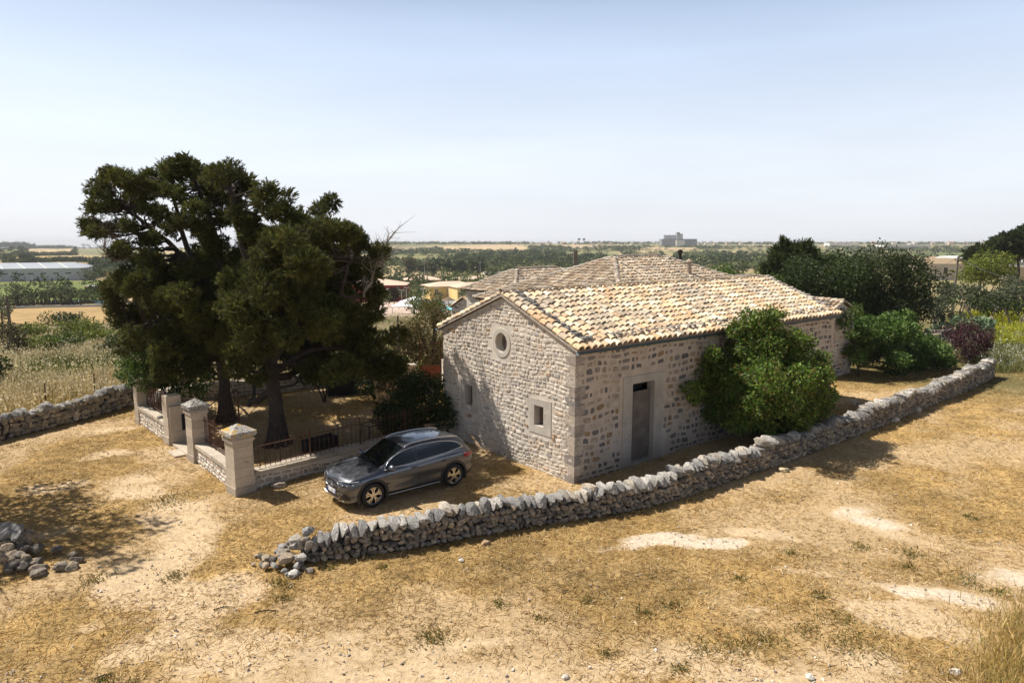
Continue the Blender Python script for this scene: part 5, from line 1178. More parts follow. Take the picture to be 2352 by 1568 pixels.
GREEN = [(.060,.105,.018),(.085,.135,.022),(.045,.080,.015),(.11,.155,.028),(.07,.11,.02)]
DGREEN = [(.030,.052,.012),(.042,.068,.014),(.024,.040,.010),(.055,.075,.018)]
YGREEN = [(.14,.17,.022),(.17,.20,.03),(.11,.14,.02),(.20,.22,.04)]
OLIVE = [(.085,.10,.050),(.11,.125,.065),(.065,.08,.04),(.13,.145,.085)]
def bush(name, label, cat, base, clumps, dens, L, W, pal, seed, mat=None, trunk_r=.08, group=None, stems=3, droop=.35, bark=None, Y=None):
    rg = np.random.default_rng(seed); o = Vector((base[0],base[1],tz(*base))); t = T(empty(name, o), label, cat, group); cl = rel(clumps, o); mb = MB()
    top = max(c[2] for c in cl); paths = []
    for i in range(stems):
        c = cl[rg.integers(len(cl))]; paths.append(([(rg.normal(0,trunk_r),rg.normal(0,trunk_r),-.1),(c[0]*.25,c[1]*.25,top*.35),(c[0]*.6,c[1]*.6,top*.75)], trunk_r, trunk_r*.35))
    limbs(mb, rg, paths, cl, trunk_r, trunk_r*.5, twig=False, zmin=.15); mb.build('trunk', bark or M_barkp, t, smooth=True)
    broad_crown('crown', rg, cl, dens, L, W, pal, t, mat, droop); return t
def ell(rng, c, r, n, s=(.35,.5), bottom=-.7):
    """clumps spread through an ellipsoid with an uneven skin"""
    out = []
    while len(out) < n:
        d = rng.normal(size=3); d /= np.linalg.norm(d)
        if d[2] < bottom: continue
        k = rng.uniform(.35,1.0)**.5*rng.uniform(.78,1.0); rr = rng.uniform(*s)*min(r[0],r[2]); p = np.array(c)+d*np.array(r)*k*.82
        out.append((p[0],p[1],max(p[2],rr*.5),rr,rr*.8))
    return out
# the round tree between the long wall and the farmhouse
rgr = np.random.default_rng(31); OLIVE = [(.085,.10,.050),(.11,.125,.065),(.065,.08,.04),(.13,.145,.085)]
cl = px_clumps([(1770,735,22,0),(1760,765,38,0),(1720,790,40,.3),(1690,760,24,0),(1800,800,42,0),(1840,790,30,.5),(1875,830,32,.4),(1890,860,28,0),(1855,865,42,-.6),(1660,830,36,.2),(1625,820,24,0),(1630,870,40,.3),(1600,900,30,.2),(1585,935,24,.4),(1640,930,38,0),(1690,880,48,-.8),(1750,860,52,-1.2),(1800,880,50,-1),(1700,950,42,-.8),(1760,930,48,-1.2),(1830,930,46,-.8),(1870,930,34,0),(1870,975,26,.2),(1820,975,34,-.5),(1770,975,30,-.4),(1690,955,24,-.6),(1740,820,50,.8),(1790,830,40,1.2),(1780,960,40,.9),(1735,740,26,.4),(1700,745,18,0),(1610,900,30,-.3),(1590,870,20,0),(1815,780,26,.3),(1900,900,22,0),(1780,715,14,0)], 23.9, rgr, split=4, flat=.95)
rt = bush('leafy_tree', 'round glossy green tree growing between the long drystone wall and the farmhouse', 'tree', (9.15,24.4), cl, 200, .12, .036, [(.075,.14,.018),(.12,.20,.026),(.05,.095,.013),(.20,.26,.04),(.10,.17,.023),(.17,.14,.04)], 32, M_gloss, .10, stems=5, droop=.6)
# the tree left of the picture whose dappled shade falls across the yard
oc = [(-16.6,18.2,5.2,1.3,.9),(-17.8,17.4,5.8,1.4,1),(-15.9,17.2,6.6,.8,.5),(-17.2,19.4,6.4,1.2,.8),(-18.6,18.8,5.0,1.2,.9),(-16.4,18.6,7.6,.9,.5),(-15.6,17.6,8.0,.7,.4),(-17.4,18.2,7.4,1.1,.6),(-15.2,16.6,6.0,.6,.4),(-16.2,16.0,5.0,.9,.6),(-17.6,15.8,5.6,1,.7),(-15.9,18.9,9.0,.7,.4),(-16.8,17.8,9.2,.8,.45),(-15.4,17.0,9.4,.5,.3),(-18.2,20.6,6.6,1.1,.7),(-16.2,15.2,6.6,.7,.4),(-15.0,15.2,5.4,.45,.3)]
t = T(empty('olive_tree', (-17.4,18.2,0)), 'evergreen just outside the left edge of the view, shading the yard', 'tree'); o = t.location; oc = rel(oc, o)
mb = MB(); limbs(mb, rgr, [([(0,0,-.2),(.1,0,2),(.3,-.1,4),(.6,0,6.5)],.3,.12)], oc, .2, .07); mb.build('trunk', M_bark, t, smooth=True); broad_crown('crown', rgr, oc, 26, .22, .06, OLIVE, t)
# dark rounded shrub against the gable
cl = px_clumps([(960,900,40,0),(920,910,34,.2),(1000,910,36,0),(890,945,28,.3),(940,950,44,-.6),(990,960,44,-.6),(1025,950,26,0),(900,980,34,-.3),(960,990,40,-.5),(1015,990,30,-.2),(1000,885,28,.4),(950,880,26,.4),(880,985,20,0),(1035,920,16,.2)], 25.3, rgr, split=3, flat=.9)
bush('laurel_bush', 'big dark green shrub filling the corner beside the gable and the car', 'bush', (-3.5,25.6), cl, 230, .10, .03, DGREEN, 33, M_gloss, .06, stems=4)
# brown-green thorny shrub beyond
cl = px_clumps([(985,715,30,0),(1000,735,34,0),(950,750,34,0),(925,775,28,0),(980,770,40,0),(1005,790,26,.5),(940,800,36,0),(990,825,40,0),(950,845,34,0),(915,820,20,0),(1005,850,26,.4)], 39, rgr, split=4, flat=.85)
bush('thorny_shrub', 'tall olive brown shrub standing left of the gable eave', 'bush', (-4.6,38.6), cl, 60, .14, .03, [(.10,.095,.025),(.13,.10,.03),(.07,.07,.02),(.15,.10,.035)], 34, M_leaf, .07, stems=5, bark=M_bark)
cl = px_clumps([(1010,705,22,0),(990,700,24,0),(965,715,20,0)], 46, rgr, split=3)
bush('green_shrub', 'bright green shrub top rising behind the olive brown one', 'bush', (-5.2,46), cl, 60, .16, .04, GREEN, 35)
# under-storey of the enclosure
for (px,py,Y,lab,nm,lst,sd,dens) in [
    (400,905,28.3,'leafy green tree filling the left back corner of the enclosure','leafy_tree',[(310,835,30),(335,865,32),(300,860,24),(325,800,28),(290,820,20),(350,860,34),(380,820,30),(400,860,36),(440,850,34),(360,800,26),(430,820,28),(470,850,26),(310,800,20),(330,890,22),(400,895,26),(450,890,24)],41,85),
    (330,870,27.2,'bright leafy shrub overhanging the broken pillar at the left of the enclosure','leafy_shrub',[(305,835,22),(330,850,24),(290,855,18),(345,820,20),(315,875,18),(360,870,20)],45,110),
    (560,880,33.0,'green shrub behind the back wall between the two trunks','green_shrub',[(560,850,26),(580,830,24),(545,830,22),(590,860,22),(470,880,18),(530,870,20)],42,45),
    (860,900,31.5,'dark leafy tree at the right back of the enclosure above the pallets','leafy_tree',[(860,840,34),(890,820,28),(910,850,26),(830,850,32),(870,870,34),(900,880,28),(840,890,28),(920,830,18),(800,860,30),(810,830,26)],43,70),
    (745,920,30.5,'little tree with thin forked stems under the big crowns','small_tree',[(740,860,34),(770,850,30),(720,850,26),(760,880,28),(700,865,22),(790,870,24)],44,50)]:
    cl = px_clumps(lst, Y, rgr, 1.2, 3); p = at(px,py,Y=Y); bush(nm, lab, 'tree' if 'tree' in nm else 'bush', (p.x,p.y), cl, dens, .13, .04, GREEN if sd in (41,42,45) else DGREEN, sd, trunk_r=.05, stems=3, bark=M_bark)
# trees and shrubs to the right of the farmhouse
def gpx(px, py): p = at(px,py); return (p.x,p.y)
cl = px_clumps([(2020,745,26),(2060,740,28),(1990,770,30),(1965,740,24),(2100,760,30),(2040,780,36),(2080,800,34),(2130,790,28),(2160,800,24),(2175,825,18),(2000,810,32),(1965,815,22),(2050,825,32),(2110,830,28),(1975,790,24),(2150,830,20)], 38.0, rgr, 1.5, 4)
bush('fig_tree', 'leafy fig tree with pale crooked trunk in the yard past the farmhouse', 'tree', (21.4,38.3), cl, 75, .20, .065, [(.075,.14,.025),(.11,.19,.035),(.055,.10,.02),(.16,.22,.06)], 51, M_gloss, .05, stems=2, bark=M_bark)
cl = px_clumps([(1945,740,18),(1960,720,20),(1950,765,16)], 36, rgr, .6, 3)
bush('green_shrub', 'small bright shrub against the wall of the outbuilding, left of the fig tree', 'bush', (18.6,36), cl, 70, .14, .04, GREEN, 52, trunk_r=.03, bark=M_bark)
cl = px_clumps([(2225,760,24),(2200,765,22),(2255,770,22),(2240,790,26),(2205,795,24),(2225,815,26),(2250,815,20),(2195,775,16),(2265,790,14)], 40, rgr, .8, 3)
bush('purple_bush', 'dark purple leaved bush at the far end of the long drystone wall', 'bush', (27.2,40), cl, 80, .11, .035, [(.055,.018,.022),(.085,.025,.030),(.035,.012,.016),(.11,.04,.045)], 53, M_leaf, .06)
for lab,(cx,cy,cz),(rx,ry,rz),n,pal,sd,dens,L,W in [
    ('tall dark leafy tree behind the far end of the long tiled roof',(23.2,50,3.7),(4.2,3.6,3.4),32,DGREEN,61,42,.20,.055),
    ('biggest dark leafy tree, right of its twin beyond the farmhouse',(27.4,51,3.3),(4.0,3.6,3.7),32,[(.036,.058,.016),(.05,.072,.02),(.03,.045,.012),(.07,.075,.025)],62,44,.20,.055)]:
    bush('leafy_tree', lab, 'tree', (cx,cy), ell(rgr,(cx,cy,cz),(rx,ry,rz),n,(.3,.45)), dens, L, W, pal, sd, trunk_r=.16, bark=M_bark)
cl = px_clumps([(a_,b_,r_*.72,c_) for a_,b_,r_,c_ in [(1825,575,36,0),(1790,590,26,0),(1865,585,26,0),(1800,615,30,0),(1850,620,34,0),(1825,600,34,0),(1780,635,24,0),(1840,565,22,0),(1870,610,20,0),(1905,600,14,0),(1760,615,16,0),(1800,560,14,0)]], 62, rgr, 1.5, 3, .7)
t = T(empty('pine_tree', (25.4,62,tz(25.4,62))), 'dark domed pine standing behind the tiled roofs', 'tree'); o = t.location
mb = MB(); limbs(mb, rgr, [([(0,0,-.2),(0,0,3),(.1,0,5.5)],.25,.1)], rel(cl,o), .2, .08, twig=False); mb.build('trunk', M_bark, t, smooth=True); needle_crown('crown', rgr, rel(cl,o), 26, .42, .05, [(.05,.07,.018),(.07,.09,.022),(.035,.05,.014)], t)
for i,(px,py,Y,rx,rz,lab) in enumerate([(1652,628,48,1.1,1.0,'bright green shoot cluster just above the right slope of the broad roof'),(1690,640,48,1.4,.8,'bright green hedge bush behind the roofs, left of the domed pine'),(1735,645,48,1.4,.8,'green bush behind the long roof ridge end'),(1775,665,50,1.8,1.4,'green leafy bush behind the ridge end, under the domed pine'),(1835,690,50,1.8,1.2,'green bush beside the far gable edge of the long roof')]):
    p = at(px,py,Y=Y); bush('green_shrub', lab, 'bush', (p.x,p.y), ell(rgr,(p.x,p.y,p.z-.2),(rx,rx,rz),9,(.4,.6)), 32, .17, .05, [(.09,.15,.02),(.12,.19,.03),(.07,.12,.02)], 70+i)
for i,(px,py,Y,rx,rz,pal,lab,n) in enumerate([(2270,632,80,3.6,2.5,YGREEN,'round yellow green tree beside the leaning pole',26),(2205,682,62,3.0,1.6,OLIVE,'grey green olive bush left of the round yellow green tree',14),(2300,690,60,4.0,1.5,OLIVE,'wide olive bush in front of the round yellow green tree',18),(2345,672,64,2.8,1.7,OLIVE,'olive bush at the right edge below the white framed terrace',14),(2165,662,75,2.2,.8,DGREEN,'dark bush below the long stone barn',12),(2150,700,60,2.0,1.0,OLIVE,'olive bush right of the biggest dark tree',12),(2260,700,56,3.8,1.0,DGREEN,'low dark hedge bush behind the prickly pear',14),(2335,705,56,3.6,1.1,DGREEN,'low dark hedge bush at the right edge behind the flowering field',14),(2170,720,52,1.8,1.0,OLIVE,'scrubby bush left of the prickly pear',9)]):
    p = at(px,py,Y=Y); bush('round_tree' if i == 0 else 'olive_bush' if pal is OLIVE else 'hedge_bush', lab, 'tree' if i == 0 else 'bush', (p.x,p.y), ell(rgr,(p.x,p.y,max(p.z,tz(p.x,p.y)+rz*.5)),(rx,rx*.8,rz),n,(.35,.55),-.5), 16, .26, .075, pal, 80+i, trunk_r=.1)
# umbrella pines at the right edge
for i,(lst,Y,bx,lab) in enumerate([([(2340,548,26),(2365,545,24),(2310,560,22),(2295,575,20),(2330,575,22),(2385,560,24)],105,2335,'tall umbrella pine at the right edge with flat dark crown'),([(2240,580,16),(2262,576,16),(2222,588,12),(2280,585,14)],110,2250,'lower umbrella pine left of the tall one')]):
    cl = px_clumps(lst, Y, rgr, 2, 3, .5); p = at(bx,625,Y=Y); o = Vector((p.x,p.y,tz(p.x,p.y))); t = T(empty('umbrella_pine', o), lab, 'tree')
    mb = MB(); limbs(mb, rgr, [([(0,0,-.3),(.3,0,3),(0,0,5)],.28,.15)], rel(cl,o), .25, .1, twig=False); mb.build('trunk', M_bark, t); needle_crown('crown', rgr, rel(cl,o), 9, .75, .12, [(.04,.06,.018),(.055,.075,.022),(.03,.042,.014)], t)
# prickly pear with the wall stub behind it
pp = at(2210,722,Y=47); pc = T(empty('prickly_pear', (pp.x,pp.y,tz(pp.x,pp.y))), 'grey green prickly pear cactus growing over the drystone stub', 'cactus'); mb = MB(); rg = np.random.default_rng(9)
def pad(mb, c, d, s, rg, lvl=0):
    d = Vector(d).normalized(); n = Vector(rg.normal(0,1,3)); n = (n-d*n.dot(d)).normalized(); b = d.cross(n); pts = []; k = 12
    for sg in (-1,1):
        for j in range(k): a = 2*math.pi*j/k; pts.append(c+d*s*(.5+.5*math.cos(a))+b*s*.36*math.sin(a)+n*sg*.02)
    col = np.array((.16,.22,.12))*rg.uniform(.8,1.5); mb.add(pts,[list(range(k))],col); mb.add(pts,[list(range(k,2*k))[::-1]],col); mb.add(pts,[(j,(j+1)%k,k+(j+1)%k,k+j) for j in range(k)],col)
    if lvl < 4:
        for _ in range(2 if lvl else 2): pad(mb, c+d*s*rg.uniform(.75,.97), d+Vector(rg.normal(0,.7,3))+Vector((0,0,.25)), s*rg.uniform(.85,.97), rg, lvl+1)
for i in range(9): pad(mb, Vector((rg.uniform(-1.6,1.8),rg.uniform(-.4,.4),.6)), (rg.normal(0,.4),rg.normal(0,.4),1), .5, rg)
mb.build('cactus_pads', surf('cactus_skin', None, .7, (3,.2),(0,0),None), pc)
drystone('drystone_wall', 'old drystone stub with a raised end pier under the prickly pear', [(28.2,45.5),(30.6,46.6),(32.6,47.2),(33.6,47.3)], 1.0, 2.1, .7, 12, cope=False, side=1, ssize=(.16,.32))
# shrubs of the left field
LEFT = [(150,790,48,1.9,1.2,GREEN,'dark green bush in the dry grass, left of the yellow green one'),(185,765,55,2.2,1.5,YGREEN,'tall yellow green bush in the middle of the left field'),(140,745,62,2.4,1.4,DGREEN,'dark bush at the back of the left field'),(60,765,55,1.8,1.1,YGREEN,'yellow green bush near the utility pole'),(95,800,47,1.7,1.1,YGREEN,'bushy fennel patch left of the dark green bush'),(255,785,45,1.0,1.1,DGREEN,'dark fig bush with big leaves close to the evergreen crown'),(240,760,52,1.5,1.0,YGREEN,'small yellow green bush behind the dark fig bush'),(290,800,42,.9,.8,DGREEN,'low dark fig shrub below the evergreen crown'),(330,765,55,2.0,1.0,GREEN,'green bush behind the evergreen crown'),(15,800,46,1.3,1.8,[(.10,.085,.04),(.13,.11,.05),(.07,.07,.03)],'dry brown shrub at the left edge'),(415,790,50,1.8,1.0,YGREEN,'yellow green shrub seen through the evergreens'),(690,800,52,1.8,1.2,YGREEN,'yellow green bush seen between the trunks'),(600,830,46,1.6,1.0,YGREEN,'yellowish bush behind the back railing'),(-10,835,33,.9,1.2,DGREEN,'dark shrub cut by the left edge')]
for i,(px,py,Y,rx,rz,pal,lab) in enumerate(LEFT):
    p = at(px,py,Y=Y); zg = tz(p.x,p.y); bush('field_bush', lab, 'bush', (p.x,p.y), ell(rgr,(p.x,p.y,zg+rz*.6),(rx,rx,rz),12,(.35,.55),-.4), 30, .17, .055, pal, 110+i, trunk_r=.05)

# ------------------------------------------------------------------ grasses and straw
def inpoly(x, y, P):
    c = np.zeros(len(x), bool); n = len(P)
    for i in range(n):
        (x0,y0),(x1,y1) = P[i],P[(i+1)%n]; k = ((y0 > y) != (y1 > y)); t = (x1-x0)*(y-y0)/((y1-y0) if y1 != y0 else 1e-9)+x0; c ^= k & (x < t)
    return c
def blades(name, label, cat, pts, h, w, pal, mat, rng, lean=.25, lying=False, head=None, z=0):
    x, y = pts[:,0], pts[:,1]; k = len(x); P = np.stack([x,y,terr(x,y)+z],1); az_ = rng.uniform(0,2*math.pi,k)
    if lying: U = np.stack([np.cos(az_),np.sin(az_),rng.uniform(-.05,.45,k)],1)
    else: U = np.stack([rng.normal(0,lean,k),rng.normal(0,lean,k),np.ones(k)],1)
    U /= np.linalg.norm(U,axis=1)[:,None]; H = (h*rng.uniform(.6,1.3,k))[:,None]; r = rng.normal(size=(k,3)); S = np.cross(U,r); S /= np.linalg.norm(S,axis=1)[:,None]; Wd = (w*rng.uniform(.6,1.4,k))[:,None]; mb = MB()
    B = rng.normal(0,.22,(k,3))*H; V = np.stack([P-S*Wd/2, P+S*Wd/2, P+U*H*.6+S*Wd*.4+B*.4, P+U*H+B, P+U*H*.6-S*Wd*.4+B*.4],1).reshape(-1,3)
    F = np.arange(5*k).reshape(k,5); mb.add(V, F, pal if len(np.shape(pal)) == 2 and len(pal) == k else pick(rng, pal, k, .25))
    if head is not None:
        hp, frac, s = head; q = rng.random(k) < frac; E_ = (P+U*H+B)[q]; n = len(E_)
        leaves(mb, rng, E_, rng.normal(size=(n,3))+np.array([0,0,.6]), s, s*.3, hp)
    return T(mb.build(name, mat), label, cat, kind='stuff')
rgg = np.random.default_rng(77)
def yardpts(n, r0, r1):
    a = rgg.uniform(R(-46),R(46),n); r = rgg.uniform(r0,r1,n); return np.stack([r*np.sin(a), r*np.cos(a)],1)
ca, sa = math.cos(HRZ), math.sin(HRZ)
def inhouse(x, y, m=.0):
    u = (x-HA[0])*ca+(y-HA[1])*sa; v = -(x-HA[0])*sa+(y-HA[1])*ca; return (u > -m) & (u < HL+m) & (v > -m) & (v < HW+m)
LF = [(-20.4,19),(-19,24),(-18.3,26.2),(-17.3,30),(-16.6,31.6),(-15.8,30.9),(-5,36.8),(-4.2,39),(3,50),(0,84),(-80,84),(-70,19)]
p = yardpts(330000, 7.5, 47); x,y = p[:,0],p[:,1]; pm_, pr_ = patchmask(x,y)
dens = np.clip(1.15-pm_*.95-pr_*.35-np.clip((fbm(x*.35,y*.35,31,4)-.45)*3,0,.7), .03, 1)
keep = (rgg.random(len(x)) < dens) & ~inhouse(x,y) & ~inpoly(x,y,LF); p = p[keep]
c = pick(rgg, [(.50,.33,.13),(.58,.42,.20),(.40,.25,.09),(.64,.50,.27),(.34,.20,.07)], len(p), .22); tn = np.clip((fbm(p[:,0]*.8,p[:,1]*.8,62,3)-.45)*3,0,1)[:,None]; c = c*(1-tn*.35*np.array([1,1,1]))
blades('straw_litter', 'cut dry straw lying over the whole yard', 'straw', p, .15, .011, c, M_straw, rgg, lying=True, z=.01)
p = yardpts(60000, 7.5, 42); k = (fbm(p[:,0]*.7,p[:,1]*.7,63,3) > .56) & (patchmask(p[:,0],p[:,1])[0] < .4) & ~inhouse(p[:,0],p[:,1],.1) & ~inpoly(p[:,0],p[:,1],LF); p = p[k]
blades('dry_stubble', 'short brown stubble standing in patches of the yard', 'grass', p, .10, .010, [(.42,.27,.10),(.34,.21,.07),(.50,.36,.16),(.26,.20,.06)], M_straw, rgg, lean=.5)
# low green weeds
def tufts(spots, n, r, rng): 
    out = []
    for (x,y,s) in spots: out.append(np.stack([rng.normal(x,r*s,int(n*s)), rng.normal(y,r*s,int(n*s))],1))
    return np.concatenate(out)
ws_ = [(*at(px,py,z=0)[:2],s) for px,py,s in [(1962,1480,1.6),(1620,1490,1.0),(1700,1490,.9),(1765,1470,.8),(1925,1420,1.0),(1880,1370,.6),(2220,1330,1.1),(2290,1360,.6),(1980,1255,.7),(2090,1270,.8),(1820,1270,.6),(1545,1390,.7),(1480,1410,.5),(990,1455,1.0),(1000,1465,.6),(400,1322,.8),(385,1150,1.6),(640,1335,.7),(655,1345,.5),(215,1330,.8),(275,1580,.6),(240,1565,.5),(650,1375,.5),(1150,1390,.4),(1350,1380,.4),(2230,1190,.5),(2330,1510,.9),(2085,1300,.5),(760,1300,.5),(1000,1210,.3),(880,1300,.4),(1400,1500,.5),(1560,1540,.5),(1240,1420,.4),(1700,1330,.4),(1850,1450,.7)]]
blades('green_weeds', 'scattered low green weeds in the dry yard', 'weeds', tufts(ws_, 170, .20, rgg), .085, .016, [(.11,.13,.03),(.16,.16,.04),(.08,.10,.025),(.30,.22,.07),(.36,.25,.09)], M_grass, rgg, lean=.8)
gs_ = [(*at(px,py,z=0)[:2],s) for px,py,s in [(2360,1510,1.3),(2325,1545,1.1),(2290,1580,1.0),(2375,1455,.9),(2410,1430,2.0),(2340,1600,2.0),(2410,1540,2.4),(2400,1480,2.0)]]
blades('tall_dry_grass', 'clumps of tall golden grass at the lower right corner', 'grass', tufts(gs_, 380, .26, rgg), .24, .011, [(.56,.40,.16),(.48,.34,.11),(.64,.50,.25),(.30,.26,.08),(.42,.31,.10)], M_grass, rgg, lean=.35)
# weeds hugging wall feet
# pebbles on the bare ground
V_, F_ = rock_template(77, 1, .3, .7, 8); p = yardpts(26000, 7.5, 36); pm_, pr_ = patchmask(p[:,0],p[:,1]); k = (rgg.random(len(p)) < np.clip(pm_*.7+.10,0,1)) & ~inhouse(p[:,0],p[:,1]) & ~inpoly(p[:,0],p[:,1],LF); p = p[k]; n = len(p); s = .009+.022*rgg.random(n)**3
mb = MB(); mb.scatter(V_, F_, rotm(rgg,n)*s[:,None,None]*np.array([1.3,1,.7]), np.stack([p[:,0],p[:,1],terr(p[:,0],p[:,1])+s*.4],1), pick(rgg,[(.60,.52,.43),(.50,.42,.33),(.70,.63,.55),(.38,.33,.27)],n)); T(mb.build('gravel', M_stone), 'fine pale gravel over the bare patches', 'gravel', kind='stuff')
# left field
def fieldpts(n, poly, x0, x1, y0, y1):
    x = rgg.uniform(x0,x1,n); y = y0+(y1-y0)*rgg.random(n)**1.3; k = inpoly(x,y,poly) & (np.abs(x) < y*.86+2); return np.stack([x[k],y[k]],1)
p = fieldpts(330000, LF, -75, 3, 19, 84); f = fbm(p[:,0]*.16,p[:,1]*.16,71,4); g = fbm(p[:,0]*.9,p[:,1]*.9,72,3)
c = pick(rgg, [(.62,.53,.33),(.52,.43,.23),(.70,.62,.42),(.44,.33,.15)], len(p), .2); gr = pick(rgg, [(.15,.17,.045),(.20,.21,.06),(.11,.13,.035)], len(p), .2); ru = pick(rgg, [(.34,.22,.06),(.42,.30,.08),(.26,.20,.05)], len(p), .2)
m1 = (f+.35*(g-.5)+rgg.normal(0,.06,len(p)) < .45)[:,None]; lowpart = (np.hypot(p[:,0],p[:,1]) < 36+4*(g-.5)) & (rgg.random(len(p)) < .6); c = np.where(m1, gr, c); c = np.where(lowpart[:,None], ru, c)
blades('tall_dry_grass', 'tall pale seeding grass of the left field', 'grass', p, .78, .022, c, M_grass, rgg, lean=.22, head=([(.66,.58,.40),(.58,.48,.28)],.30,.13))
# right field with white and yellow flowers
RF = [(26.9,37.3),(27.6,39.5),(25,44),(29,50),(40,58),(80,70),(90,48),(60,41),(36,38.2)]
p = fieldpts(200000, RF, 24, 90, 37, 72); f = fbm(p[:,0]*.22,p[:,1]*.22,73,4)
c = pick(rgg, [(.20,.22,.07),(.27,.27,.10),(.14,.17,.05),(.36,.32,.13)], len(p), .2)
blades('flowering_grass', 'green field of tall grass with white flower heads beyond the long wall', 'grass', p, .62, .024, c, M_grass, rgg, lean=.22, head=([(.70,.70,.60),(.62,.60,.45),(.75,.76,.70)],.26,.09))
ys = [(*gpx(px,py),s) for px,py,s in [(2290,745,3.2),(2305,755,2.6),(2340,705,3.4),(2350,712,2.6),(2330,775,2.2),(2300,800,1.6),(2275,735,2.2),(2345,730,2.0)]]
blades('yellow_spurge', 'patches of yellow green spurge in the right field', 'plant', tufts(ys, 900, .42, rgg), .8, .05, [(.34,.36,.03),(.42,.42,.04),(.24,.28,.03)], M_grass, rgg, lean=.3, head=([(.60,.55,.04),(.50,.50,.05)],.6,.12))
# ================================================================== the country beyond
FIELDS = []
def fsheet(pts, col, label, name='field', div=12, lift=.3):
    o = sheet(name, pts, col, label, lift, div); FIELDS.append([tuple(at(*p)[:2]) for p in pts]); return o
TAN, GOLD, OLV = (.47,.35,.21), (.42,.31,.12), (.20,.19,.10)
fsheet([(48,587),(67,571.5),(171,571),(170,585)], TAN, 'tan stubble field on the left hillside')
fsheet([(173,585),(173,571),(330,571),(330,586)], OLV, 'grey green field on the left hillside')
fsheet([(10,604),(37,589.5),(340,588),(340,601)], GOLD, 'golden field above the grey warehouse')
fsheet([(-40,612),(-30,606.5),(330,603.5),(330,607)], TAN, 'narrow tan strip behind the warehouse roof')
fsheet([(-60,702),(-60,650),(260,645),(290,690)], (.16,.19,.05), 'green meadow in front of the grey warehouse', lift=.2)
fsheet([(-60,744),(-60,713),(330,703),(330,742)], (.40,.27,.12), 'ploughed brown field below the road', lift=.15)
fsheet([(-60,712),(-60,708),(330,700),(330,704)], (.09,.088,.085), 'asphalt country road below the brown field', 'road', lift=.25)
fsheet([(885,579),(885,566),(968,565.5),(1003,571)], (.26,.21,.13), 'brown grey field left of the big pale field')
fsheet([(1035,576.5),(975,566.5),(1085,562.5),(1178,562.5)], TAN, 'big pale harvested field on the far rise')
fsheet([(1035,576.5),(1178,562.5),(1200,564),(1222,576.5)], TAN, 'right tip of the big pale harvested field')
fsheet([(1296,571),(1290,563),(1340,562.5),(1385,571)], (.44,.33,.2), 'small tan field under the ridge village')
fsheet([(967,608),(962,600),(1010,601),(1030,608)], (.36,.31,.12), 'yellow green clearing among the olive groves')
fsheet([(1160,613),(1150,607),(1240,607),(1250,613)], GOLD, 'golden clearing among the olives left of the dark post')
fsheet([(1650,583),(1640,578),(1740,578),(1745,583)], TAN, 'pale clearing left of the domed pine')
fsheet([(1480,573),(1470,569),(1600,569),(1610,573)], TAN, 'long pale strip below the silo complex')
fsheet([(2060,602),(2060,596),(2190,596),(2190,602)], TAN, 'pale strip above the dark leafy trees')
fsheet([(870,735),(850,697),(1100,684),(1110,722)], (.50,.38,.31), 'pinkish paved resort yard', 'paving', lift=.12)
fsheet([(930,706),(960,696),(1060,685),(1085,694)], (.30,.29,.28), 'grey driveway curving through the resort yard', 'driveway', lift=.2)
for k_,(a,b,c,d) in enumerate([((1400,600),(1380,590),(1620,588),(1640,599)),((1300,592),(1290,583),(1420,583),(1430,591)),((700,600),(690,590),(850,590),(850,600)),((2100,590),(2090,582),(2250,582),(2260,589))]):
    fsheet([a,b,c,d], (.13,.16,.06), 'green field between the far groves', lift=.25)

